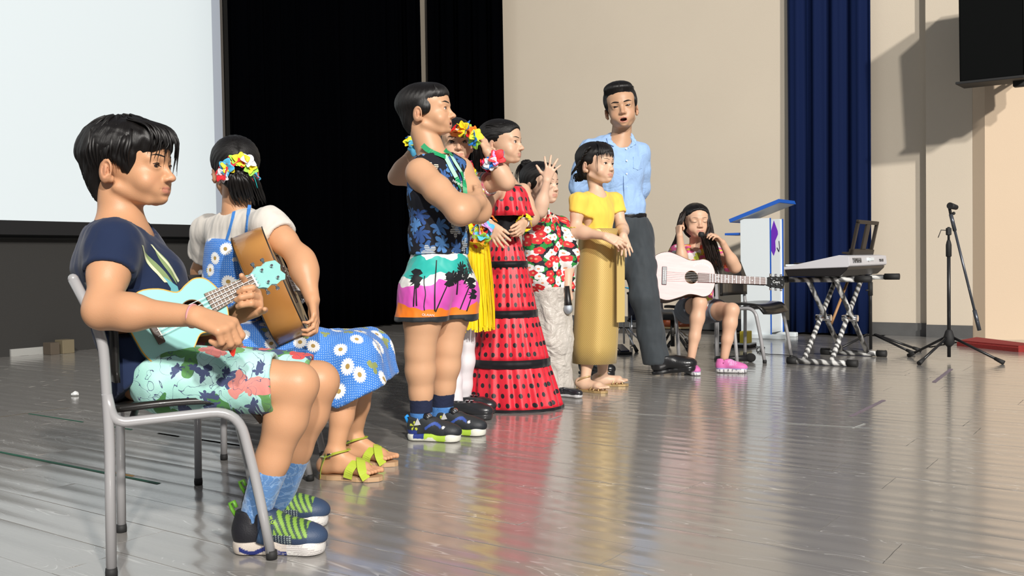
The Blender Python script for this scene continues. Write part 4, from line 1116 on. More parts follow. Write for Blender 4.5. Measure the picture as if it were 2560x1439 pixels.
    def leaf(x0, y0, x1, y1, w_, n=8):
        a = Vector((x0, y0)); b = Vector((x1, y1)); d = (b-a); nn = Vector((-d.y, d.x)).normalized()
        return [tuple(a+d*(i/n)+nn*w_*math.sin(math.pi*(i/n)**.8)) for i in range(n+1)]+[tuple(a+d*(i/n)-nn*w_*math.sin(math.pi*(i/n)**.8)) for i in range(n-1, 0, -1)]
    decal('shirt_print', sbv, o, u, v, [leaf(-.06, .045, .03, -.05, .010), leaf(-.01, .055, .035, -.04, .010)], mat('olive_print', (.22, .30, .13), .8), p, .0012)
    decal('shirt_print', sbv, o, u, v, [[(-.005, -.02), (.035, -.045), (.045, -.10), (.0, -.10), (.012, -.05)]], mat('aqua_print', (.14, .42, .47), .8), p, .0016)
    decal('shirt_print', sbv, o, u, v, [[(-.072, .052), (-.064, .052), (.005, -.035), (-.004, -.035)], [(-.02, .063), (-.013, .062), (.045, -.03), (.038, -.035)]], mat('pale_print', (.62, .66, .42), .8), p, .002)
    hitp = sbv.ray_cast(W(397, 630, 1.9), Vector((0, 1, 0)))
    if hitp[0]:
        Mx = zmat(hitp[0]+hitp[1]*.002, hitp[1], Vector((.8, -.5, -.35))); text_mesh('shirt_lettering', 'ICE\nWAVERS', Mx, .015, mat('white_print', (.65, .75, .85), .7), p, .0003)
    # shorts
    t = NT('tropical_shorts'); uv = t.uv()
    base = t.mix(t.step(t.noise(uv, 9, 2), .45, .2), (.33, .62, .55), (.45, .72, .68))
    p1, h1, r1, _ = t.flowers(uv, 10, 4, .36, .8, .55, hub=.0, warp=1.1); p2, h2, r2, _ = t.flowers(t.V('ADD', uv, (.33, .17, 0)), 9, 3, .44, .9, .75, warp=1.4)
    p3, h3, r3, _ = t.flowers(t.V('ADD', uv, (.71, .57, 0)), 17, 6, .34, .9, .7, warp=1.2)
    c = t.mix(t.M('MULTIPLY', p2, t.M('GREATER_THAN', r2[0], .42)), base, t.mix(r2[1], (.05, .20, .05), (.16, .36, .12)))
    c = t.mix(t.M('MULTIPLY', p3, t.M('GREATER_THAN', r3[0], .40)), c, (.055, .075, .17))
    c = t.mix(t.M('MULTIPLY', p1, t.M('GREATER_THAN', r1[0], .52)), c, t.mix(r1[1], (.62, .06, .06), (.66, .30, .26)))
    w1 = t.noise(uv, 26, 1, dist=1.2); c = t.mix(t.M('MULTIPLY', t.M('LESS_THAN', t.M('ABSOLUTE', t.M('SUBTRACT', w1, .5)), .008), 1), c, (.06, .08, .16))
    t.col(c).set(Roughness=.8, Sheen_Weight=.1); t.bump(t.noise(t.tc(), 500, 2), .0004)
    fR = (kR-hR).normalized()
    Sx = [('c', pe+Vector((0, 0, .0)), hR, .082, .086, .03), ('c', pe, hL, .082, .084, .03), ('c', hR, hR.lerp(kR, .86), .088, .078, .02), ('c', hL, hL.lerp(kL, .93), .090, .072, .02),
          ('P', W(690, 960, 2.36), (fR+Vector((0, 0, .10))), .13), ('P', W(775, 950, 2.55), fR, .085), ('P', W(372, 950, 2.42)+Vector((-.014, 0, .016)), Vector((-.66, 0, .75)).normalized(), .25), ('C', hR.lerp(kR, .62), hR.lerp(kR, 1.05), .060, .068, .004), ('C', hL.lerp(kL, .75), hL.lerp(kL, 1.1), .058, .064, .004)]
    s2 = surf('shorts', Sx, .0055, t.m, p, fold=[(.004, 13, (.5, 1, 1), 7), (.0016, 40, (1, 1, .6), 8)], uv=planemap((0, 0, 0), (1, 0, 0), (0, .4, 1)))
    bvs = bvh_of(s2)
    bm = new(); pts = []
    for i in range(26):
        q = W(455+i*9.3, 905+.35*i*1.1+18*(i/25), 2.0); hh = bvs.ray_cast(q, Vector((0, 1, 0)))
        if hh[0]: pts.append(hh[0]-Vector((0, .0005, 0)))
    if len(pts) > 4: tube(bm, pts, .0014, 6); obj('shorts_seam', bm, cloth('mint_piping', (.40, .66, .60)), p)
    # wrist band
    wa_ = (wR-eR).normalized(); ringband('wrist_band', wR-wa_*.006, wa_, .0275, .004, .003, mat('pink_thread', (.62, .28, .28), .8), p, label='thin pink thread band')
    # socks
    t = NT('blue_sock'); n = t.noise(t.tc(), 26, 1, dist=1.5); ln = t.M('LESS_THAN', t.M('ABSOLUTE', t.M('SUBTRACT', n, .5)), .035)
    t.col(t.mix(ln, (.085, .20, .42), (.17, .30, .52))).set(Roughness=.9, Sheen_Weight=.3); t.bump(t.noise(t.tc(), 300, 2), .001)
    sock(p, aR, kR, .30, .036, .044, t.m); sock(p, aL, kL, .32, .036, .043, t.m)
    # sneakers
    navy = (.022, .04, .085); green = (.20, .36, .05)
    def upc(x, y, z):
        out = np.tile(np.array(navy), (len(x), 1)); mesh = (x > .115) & (z > .045) & (x < .205); st = (np.sin((x+.6*z)*430) > -.2)
        out[mesh] = (.03, .06, .05); out[mesh & st] = green; mid = (x > .075) & (x <= .16) & (z <= .05) & (z > .03); out[mid] = (.02, .03, .05)
        dots = mid & (np.sin(x*900) > .2) & (np.sin(z*1300) > .2); out[dots] = (.35, .42, .40); out[(x < .075) & (z > .03)] = (.008, .008, .012); out[(x > .195)] = (.03, .055, .11); return out
    def solec(x, y, z):
        out = np.tile(np.array((.50, .44, .38)), (len(x), 1)); zz = z-.012-.006*np.sin(x*80); out[(np.abs(zz) < .0055) & (x > .03) & (x < .145)] = (.012, .022, .14)
        out[(x > .145)] = (.62, .60, .57); out[(x > .12) & (np.sin(z*1400+x*30) > .55)] = (.36, .33, .32); return out
    for (hx, hy, Y, dy, tl) in ((580, 1390, 2.395, -.06, 0), (604, 1330, 2.63, .02, 0)):
        hp = W(hx, hy, Y); hp.z = .001
        
        s0, w_, R, k = shoe(p, hp, (1, dy), .245, upc, solec, 'sneaker', high=.098, h=.0025, solez=.034)
        q = s0; bb = bvh_of(s0)
        # strap with lettering, laces, loops
        bm = new(); pts = []
        for i in range(13):
            a = math.pi*(-.05+1.1*i/12); pts.append(w_(.088+.016*math.sin(a), -.040*math.cos(a), .040+.056*math.sin(a)))
        for (a_, b_) in ((0, 0),):
            tube(bm, pts, .0042*k, 8, upv=R@Vector((.85, 0, -.5)), flat=3.4)
        obj('strap', bm, mat('navy_strap', (.028, .06, .12), .5), s0, True)
        text_mesh('strap_lettering', 'SKEE\nS-LIG', zmat(w_(.102, -.036, .083), R@Vector((.15, -.80, .60)), R@Vector((.9, .2, .35))), .012*k, mat('lime_print', (.42, .72, .05), .5), s0, .0008)
        bm = new()
        for j in range(4):
            x = .118+.013*j; zt = .089-.0095*j
            tube(bm, [w_(x, -.026, zt-.018), w_(x+.004, -.014, zt-.002), w_(x+.006, 0, zt+.003), w_(x+.004, .014, zt-.002), w_(x, .026, zt-.018)], .0032*k, 6)
        obj('lace', bm, mat('navy_lace', (.03, .055, .10), .7), s0, True)
        bm = new(); tube(bm, [w_(.012, 0, .088), w_(.002, 0, .105), w_(-.002, 0, .118), w_(.008, 0, .122), w_(.014, 0, .108)], .0045*k, 8, upv=(0, 1, 0), flat=1.6); obj('pull_tab', bm, mat('lime_black_tab', (.10, .28, .02), .5), s0, True)
        bm = new(); S_ = [(.085, .060), (.098, .068), (.108, .064), (.092, .052), (.082, .046), (.094, .040), (.108, .044)]
        pts = [];
        for x, z in S_:
            o_ = w_(x, -.09, z); hh = bb.ray_cast(o_, R@Vector((0, 1, 0))); pts.append((hh[0] if hh[0] else w_(x, -.036, z)))
        tube(bm, smoothpath(pts, 4), .0026*k, 6); obj('side_mark', bm, mat('teal_print', (.06, .30, .38), .4), s0, True)
    finish(p)
    # things held: pick, ukulele
    bm = new(); a = tipR[0].lerp(tipR[4], .5); c_ = W(580, 868, 2.14)
    prism(bm, [(-.014, .016), (.014, .016), (.015, .008), (.004, -.018), (0, -.021), (-.004, -.018), (-.015, .008)], zmat(c_, (.1, -1, .1), (1, 0, .15)) @ Matrix.Diagonal((.85, 1, 1, 1)), .0016)
    tag(obj('guitar_pick', bm, mat('red_pick', (.55, .025, .01), .3)), 'small red pick held by the boy with the ukulele', 'pick')
    return p
def on_surf(bvh, px, py, Y, off=.004, ray=None):
    """point of a surface seen at photo pixel"""
    q = W(px, py, Y); d = (q-CAMP).normalized(); h = bvh.ray_cast(CAMP, d, 20)
    if h[0] is None: return q, -d
    n = h[1] if h[1].dot(d) < 0 else -h[1]; return h[0]+n*off, n
def ribbon(bm, pts, nrm, wd, th=.0012):
    fr = []; N = len(pts)
    for i in range(N):
        t = (pts[min(i+1, N-1)]-pts[max(i-1, 0)]).normalized(); n = nrm[i]; s = t.cross(n).normalized(); fr.append((pts[i]+s*wd/2, pts[i]-s*wd/2, n))
    a = [[bm.verts.new(x) for x in (p+n*th, q+n*th, q, p)] for p, q, n in fr]
    for r0, r1 in zip(a, a[1:]):
        for k in range(4): bm.faces.new((r0[k], r0[(k+1) % 4], r1[(k+1) % 4], r1[k]))
    bm.faces.new(a[0][::-1]); bm.faces.new(a[-1]); bmesh.ops.recalc_face_normals(bm, faces=bm.faces[:])
_pm = {}
def petal_mat(c):
    if c not in _pm: _pm[c] = mat('petal_cloth', c, .6, sss=.1)
    return _pm[c]
RED, YEL, BLU, SKY, WHT, PNK, ORG, GRN, LIL = (.75, .02, .03), (.90, .70, .02), (.02, .22, .70), (.10, .50, .80), (.85, .84, .86), (.78, .05, .22), (.90, .22, .02), (.35, .70, .08), (.62, .35, .75)
def blossom(parent, c, nrm, r, col, np_=5, seed=0, name='flower', open_=.55, hub=YEL):
    rc = random.Random(seed); bm = new(); M = zmat(c, nrm) @ Matrix.Rotation(rc.uniform(0, 6), 4, 'Z')
    for k in range(np_):
        a = 2*math.pi*k/np_+rc.uniform(-.2, .2); op = open_*rc.uniform(.6, 1.4); R = r*rc.uniform(.85, 1.15); rows = []
        for i in range(5):
            t_ = i/4; w_ = R*.42*math.sin(math.pi*min(.93, .16+.84*t_))*1.15; x = R*t_; z = op*R*(t_-.55*t_*t_)
            rows.append([bm.verts.new(M @ (Matrix.Rotation(a, 4, 'Z') @ Vector((x, s*w_, z+abs(s)*w_*.35)))) for s in (-1, 0, 1)])
        for r0, r1 in zip(rows, rows[1:]):
            for j in range(2): f = bm.faces.new((r0[j], r0[j+1], r1[j+1], r1[j])); f.smooth = True
    o = obj(name, bm, petal_mat(col), parent); sb_ = o.modifiers.new('u', 'SUBSURF'); sb_.levels = 1; sb_.render_levels = 1; md = o.modifiers.new('s', 'SOLIDIFY'); md.thickness = .0012; return o
def garland(p, name, pts, cols, r, seed=0, per=1, out=None, ringc=None, ringr=None):
    """string of cloth flowers; first flower carries the others"""
    rc = random.Random(seed); root = None
    bm = new(); tube(bm, smoothpath(pts, 3), .0025, 6); root = obj(name, bm, petal_mat(WHT), p)
    for i, q in enumerate(pts):
        for k in range(per):
            d = Vector((rc.uniform(-1, 1), rc.uniform(-1, 1), rc.uniform(-1, 1)))
            if out is not None: d = (q-Vector(out)).normalized()*1.2+d*.7
            blossom(root, q+d*.004, d, r*rc.uniform(.8, 1.15), cols[(i*per+k) % len(cols)] if isinstance(cols, list) else cols, 5, seed*100+i*7+k, 'flower')
    return root
def ring_pts(c, ax, r, n, flat=1.0):
    M = zmat(c, ax); return [M @ Vector((r*math.cos(a), r*flat*math.sin(a), 0)) for a in [2*math.pi*i/n for i in range(n+1)]]
def loft(name, rings, m, p, n=96, uvr=None, label=None, thick=.003, mi=None, close=False):
    """rings: (centre, rx, ry, pleat amplitude, pleats, phase, turn)"""
    P = []; U = []; v = 0
    for j, (c, rx, ry, am, k, ph, tr) in enumerate(rings):
        c = Vector(c)
        if j: v += (c-Vector(rings[j-1][0])).length
        for i in range(n+1):
            a = 2*math.pi*i/n; w_ = 1+am*(math.sin(k*a+ph)+.4*math.sin(k*1.7*a+ph*2+1)*(1 if am else 0)) if i < n else None
            if w_ is None: w_ = 1+am*(math.sin(ph)+.4*math.sin(ph*2+1)); a0 = 0
            q = Vector((math.cos(a)*rx*w_, math.sin(a)*ry*w_, 0)); q.rotate(Matrix.Rotation(tr, 3, 'Z')); P.append(c+q)
            U.append((((i/n))*2*math.pi*(uvr or .16), v))
    P = np.array([tuple(q) for q in P]); Q = []
    for j in range(len(rings)-1):
        for i in range(n):
            a = j*(n+1)+i; Q.append((a, a+1, a+n+2, a+n+1))
    Q = np.array(Q); bl = None
    k_ = 1.7
    o = npmesh(name, P, Q, m, p, uv=np.array(U), label=label); md = o.modifiers.new('s', 'SOLIDIFY'); md.thickness = thick; md.offset = 0; return o
def simple_hair(p, H, extra=(), cuts=(), mt=None, top=1.0, back=1.0, line=.0, disp=True, N=46, pole=(0, -.3, .9), hh=.0045, side_cut=True):
    C = [H.e((0, -.055, .655), (.375*top, .485*top, .375*top), 0), H.e((0, -.26, .38), (.27, .19*back, .28*back), .12), H.e((0, .155, .70), (.325, .325, .275), .06)] + list(extra)
    C += [H.e((0, .52, .40+line), (.44, .25, .36), .05, None, True), H.e((0, .34, .12), (.36, .33, .24), .03, None, True)]
    if side_cut:
        for x in (-1, 1): C += [H.e((x*.42, .04, .28), (.17, .15, .22), .02, None, True)]
    C += list(cuts)
    return surf('hair', C, hh, mt or M_hair, p, disp=groove(H, .0035, N, pole) if disp else None, uv=hair_uv(H, pole), smooth=1)
def locks(H, ho, paths, r, seed=1, jit=.012, flat=.5, mt=None, name='hair_lock'):
    bm = new(); hairlocks(bm, H, paths, r, 5, flat, jit, seed); o = obj(name, bm, mt or M_hair, ho, True); o['kind'] = 'stuff'; return o
def worldlocks(ho, paths, r, seed=1, jit=.008, flat=.5, mt=None):
    rc = random.Random(seed); bm = new()
    for pth in paths:
        pts = smoothpath([Vector(q)+Vector((rc.uniform(-jit, jit), rc.uniform(-jit, jit), rc.uniform(-jit, jit)*.5)) for q in pth], 4); N = len(pts); rr_ = r*rc.uniform(.7, 1.2)
        tube(bm, pts, [rr_*(.6+.4*math.sin(math.pi*min(1, .25+i/N)))*(1-.85*(i/(N-1))**4) for i in range(N)], 5, flat=flat)
    o = obj('hair_lock', bm, mt or M_hair, ho, True); o['kind'] = 'stuff'; return o

# ================================================================== 2. girl in the daisy dress, seen from behind
def daisy_mat(name='daisy_print'):
    t = NT(name); uv = t.uv(); pt, hb, rc, r = t.flowers(uv, 13.5, 17, .30, .7, .35, hub=.30)
    dots, _, _, _ = t.flowers(uv, 150, 1, .17, .2, 0)
    base = t.mix(t.M('MULTIPLY', dots, .8), (.045, .20, .62), (.60, .76, .88))
    lf, _, r2, _ = t.flowers(t.V('ADD', uv, (.031, .022, 0)), 15, 3, .26, .8, .8, warp=.6)
    c = t.mix(t.M('MULTIPLY', lf, t.M('GREATER_THAN', r2[0], .55)), base, (.26, .30, .10))
    c = t.mix(pt, c, (.86, .86, .84)); c = t.mix(hb, c, (.42, .27, .07))
    t.col(c).set(Roughness=.8, Sheen_Weight=.1); t.bump(t.noise(t.tc(), 500, 2), .0004); return t.m
def girl_daisy():
    p = person('girl in blue daisy dress seen from behind, holding a guitar on her lap', (-.95, 3.35, 0))
    sk = skin_mat('skin_golden', (.60, .315, .17))
    H = Head(W(590, 496, 3.34), (-.38, .93, 0), .205, pitch=math.radians(2), ear=1.0, gaze=(0, 0))
    nk = ('c', H.w((0, -.10, .25)), W(592, 520, 3.32), .045, .050, .03)
    sR, eR, wR = W(674, 563, 3.19), W(754, 650, 3.10), W(781, 748, 3.03); sL, eL, wL = W(520, 575, 3.46), W(505, 680, 3.62), W(560, 700, 3.75)
    side = (sR-sL).normalized(); ch, wa, pe = W(590, 640, 3.34), W(572, 760, 3.34), W(575, 865, 3.34)
    kR, aR = W(880, 895, 3.20), W(838, 1128, 3.20); kL, aL = W(915, 880, 3.42), W(884, 1092, 3.43); hR, hL = W(600, 880, 3.24), W(610, 880, 3.44)
    B = [nk, ('c', W(592, 580, 3.33), ch, .055, .070, .04, side, 1.5), ('c', ch, wa, .070, .065, .04, side, 1.3), ('c', wa, pe, .065, .08, .04, side, 1.3), ('c', sR, sL, .040, .040, .05)]
    B += arm(sR, eR, wR, 1.0, (.043, .041, .037, .023))+arm(sL, eL, wL, 1.0, (.040, .037, .034, .022))+leg(hR, kR, aR, .95)+leg(hL, kL, aL, .95)
    dR = (W(789, 800, 2.99)-wR); g1, _ = hand(wR, dR, (-.9, -.1, -.2), 1, ((.25, .9, .7), (.3, .9, .7), (.3, .9, .7), (.35, .9, .7)), .05, .15, (.3, .5, .2)); B.append(g1)
    for an, d in ((aR, (1, -.25)), (aL, (1, -.25))):
        f_, b_ = foot(an, d, 1, .195, .018); B += f_
    for q in B: pass
    ob, bv = body(p, B, H, .0065, sk, [finebox([wR, W(790, 812, 3)], .03, .0035), finebox([aR+Vector((0, 0, -.06)), aR+Vector((.16, -.03, -.08))], .05, .004)], .004)
    H.extras(p, bv)
    ho = simple_hair(p, H, [H.e((0, -.20, .50), (.34, .32, .36), .05), H.e((0, .2, .5), (.33, .2, .3), .05)], [], top=1.08, pole=(0, -.45, .40), N=60)
    P = []; rc = random.Random(8)
    for i in range(70):
        a = rc.uniform(-1, 1); w_ = rc.uniform(-1, 1); P.append([(a*.07+.0, -.50, .42+.03*w_), (-.02+a*.19, -.64, .35+.04*w_), (-.06+a*.25, -.62+.05*w_, .17), (-.12+a*.27, -.50+.06*w_, .02-.05*rc.random()), (-.18+a*.26, -.42+.05*w_, -.06-.10*rc.random())])
    locks(H, ho, P, .040, 3, .012, .6, name='ponytail')
    hb = H.w((0, -.52, .42))
    g = garland(p, 'hair_flowers', [hb+H.R@Vector(q) for q in ((.045, -.01, -.020), (.036, -.022, .004), (.018, -.03, .018), (0, -.03, .022), (-.018, -.03, .018), (-.032, -.022, .0), (-.040, -.012, -.022))], [WHT, RED, YEL, SKY, GRN, RED, YEL, RED, YEL, WHT, GRN, YEL, SKY, RED], .028, 4, 2, out=hb+H.R@Vector((0, .06, 0)))
    bm = new(); tube(bm, smoothpath([hb+H.R@Vector(q) for q in ((-.03, -.03, -.005), (-.045, -.035, -.03), (-.055, -.03, -.065))], 4), .0030, 6, flat=.4); obj('hair_ribbon', bm, petal_mat((.0, .35, .36)), p)
    # white top
    Mw = cloth('white_jersey', (.66, .62, .56), .85)
    T = [('c', W(592, 572, 3.33), ch, .066, .084, .04, side, 1.5), ('c', ch, W(572, 720, 3.34), .084, .078, .04, side, 1.3), ('c', sR, sL, .052, .052, .05), ('c', sR, sR.lerp(eR, .55), .056, .060, .03), ('c', sL, sL.lerp(eL, .7), .054, .062, .03),
         ('P', sR.lerp(eR, .33), (eR-sR).normalized(), .12), ('C', sR.lerp(eR, .22), eR, .046, .046, .004), ('P', sL.lerp(eL, .55), (eL-sL).normalized(), .12), ('C', W(590, 480, 3.34), W(592, 508, 3.33), .055, .066, .006), ('P', W(575, 745, 3.34), Vector((0, 0, -1)), .22)]
    tb = surf('blouse', T, .0055, Mw, p, fold=[(.005, 14, (1, 1, .5), 1), (.002, 38, (1, 1, .5), 2)])
    # dress bodice + skirt
    M = daisy_mat(); 
    T = [('c', W(588, 628, 3.34), W(574, 760, 3.34), .096, .088, .04, side, 1.32), ('c', W(574, 760, 3.34), pe, .088, .098, .04, side, 1.3), ('P', W(560, 598, 3.3), Vector((.08, 0, 1)), .25)]
    surf('dress_bodice', T, .0055, M, p, fold=[(.003, 16, (1, 1, .5), 4), (.0016, 60, (.2, .2, 1.6), 5)], uv=planemap(pe, side, (0, 0, 1)))
    for s0 in (((568, 600), (582, 555), (586, 530)), ((617, 585), (620, 545), (624, 512))):
        pts = []; nr = []
        bb = bvh_of(tb)
        for i in range(12):
            t_ = i/11; x = s0[0][0]*(1-t_)**2+2*s0[1][0]*t_*(1-t_)+s0[2][0]*t_*t_; y = s0[0][1]*(1-t_)**2+2*s0[1][1]*t_*(1-t_)+s0[2][1]*t_*t_
            q, n_ = on_surf(bb, x, y, 3.25, .002); pts.append(q); nr.append(n_)
        bm = new(); ribbon(bm, pts, nr, .011, .002); obj('shoulder_strap', bm, mat('blue_frill', (.05, .22, .62), .8), p)
    fm = (kR+kL)/2; dn = Vector((.30, 0, -.95))
    T = [('c', pe, (hR+hL)/2+Vector((.03, 0, 0)), .10, .11, .03, Vector((0, 1, 0)), 1.25), ('c', hR, kR+Vector((.0, 0, .012)), .085, .072, .05), ('c', hL, kL+Vector((.0, 0, .012)), .085, .072, .05), ('c', (hR+hL)/2, fm, .09, .07, .06),
         ('c', kR+Vector((.02, -.01, 0)), kR+Vector((.035, 0, -.18)), .070, .098, .06), ('c', kL+Vector((.02, .01, 0)), kL+Vector((.035, 0, -.15)), .070, .095, .06), ('c', fm, fm+Vector((.03, 0, -.18)), .08, .10, .05), ('c', hR.lerp(kR, .6), hR.lerp(kR, .75)+Vector((0, 0, -.11)), .07, .07, .08),
         ('P', W(893, 985, 3.3), Vector((.42, 0, -.91)), .30), ('P', W(800, 985, 3.25), Vector((-.35, 0, -.93)), .16),
         ('C', fm+Vector((.03, -.08, -.10)), fm+Vector((.05, -.08, -.30)), .062, .085, .01), ('C', fm+Vector((.03, .08, -.10)), fm+Vector((.05, .08, -.30)), .062, .085, .01)]
    surf('skirt', T, .0055, M, p, fold=[(.007, 11, (.8, 1, .4), 4), (.0025, 30, (1, 1, .5), 5)], uv=lambda P: np.stack([P[:, 0]*.95+.25*P[:, 1], (P[:, 2]*.8+P[:, 1]*.65)], 1))
    # sandals
    Ml = mat('lime_leather', (.42, .52, .05), .3, coat=.3); Msole = mat('tan_sole', (.46, .29, .16), .6)
    for an, d in ((aR, Vector((1, -.25, 0))), (aL, Vector((1, -.25, 0)))):
        d.normalize(); sd = Vector((-d.y, d.x, 0)); o = Vector((an.x, an.y, 0))-d*.060
        def L_(x, y, z): return o+d*x+sd*y+Vector((0, 0, z))
        out = [(0, 0), (.008, .022), (.04, .030), (.10, .028), (.15, .038), (.19, .036), (.222, .018), (.228, 0)]; out = out+[(x, -y) for x, y in out[-2:0:-1]]
        s0 = new(); prism(s0, out, zmat(o+Vector((0, 0, .001)), (0, 0, 1), d), .015); s0 = obj('sandal', s0, Msole, p)
        def strap(pts, wd): 
            P = smoothpath([L_(*q) for q in pts], 5); c = L_(.10, 0, .0); N = [((q-c)-d*(q-c).dot(d)*.5).normalized() for q in P]; bm = new(); ribbon(bm, P, N, wd, .0022); obj('strap', bm, Ml, s0)
        strap([(.120, -.040, .012), (.132, -.044, .044), (.150, 0, .068), (.172, .040, .040), (.185, .038, .012)], .030); strap([(.185, -.038, .012), (.172, -.040, .040), (.150, 0, .070), (.132, .044, .044), (.120, .040, .012)], .030)
        strap([(.018, -.028, .012), (.028, -.040, .05), (.045, -.042, .088)], .022); strap([(.018, .028, .012), (.028, .040, .05), (.045, .042, .088)], .022)
        strap([(.045, -.044, .082), (.080, -.040, .094), (.108, 0, .098), (.080, .040, .094), (.045, .044, .082), (.012, 0, .076), (.045, -.044, .082)], .012)
        bm = new(); box(bm, L_(.058, -.045, .087), (.014, .003, .014), None, .001); obj('buckle', bm, M_chrome, s0)
    finish(p); return p
def guitar1():
    am = NT('amber_wood'); w_ = am.n('ShaderNodeTexWave'); am.s_(w_.inputs[0], am.tc()); w_.inputs['Scale'].default_value = 6; w_.inputs['Distortion'].default_value = 3; w_.inputs['Detail'].default_value = 3
    am.col(am.mix(w_.outputs[1], (.36, .155, .038), (.46, .215, .055))).set(Roughness=.35, Coat_Weight=.4)
    spruce = mat('spruce_top', (.68, .50, .27), .35, coat=.3); blk = mat('black_binding', (.012, .01, .01), .4); dk = mat('rosewood', (.06, .035, .022), .45); hd = mat('neck_wood', (.20, .10, .045), .4)
    z = Vector((.88, .16, .36)).normalized(); y = Vector((-.42, 0, .91)); y = (y-z*y.dot(z)).normalized(); x = y.cross(z)
    if x.y < 0: x = -x; 
    c = W(627, 726, 3.02); M = solve(c, x, z)
    def headf(g, e, depth, nw0, mn):
        bm = new(); Rt = Matrix.Translation((e, 0, depth-.004)) @ Matrix.Rotation(.22, 4, 'Y'); prism(bm, [(0, -.024), (.03, -.036), (.16, -.038), (.17, 0), (.16, .038), (.03, .036), (0, .024)], Rt, .014); h = obj('headstock', bm, dk, g)
        for i in range(6):
            s_ = 1 if i % 2 else -1; xx = .04+.045*(i//2); bm = new(); tube(bm, [Rt@Vector((xx, s_*.022, .014)), Rt@Vector((xx, s_*.022, .028))], .004, 8); tube(bm, [Rt@Vector((xx, s_*.036, .007)), Rt@Vector((xx, s_*.055, .007))], .006, 8); obj('tuning_peg', bm, M_chrome, h)
    string_instrument('acoustic_guitar', 'amber acoustic guitar seen from its tail end, held by the girl in the daisy dress', M, .46, .192, .125, .145, .105, (.31, .05), .34, .043, .055, 6, spruce, am.m, hd, dk, 19, headf, (.13, .028, .17, dk), 'guitar', blk)

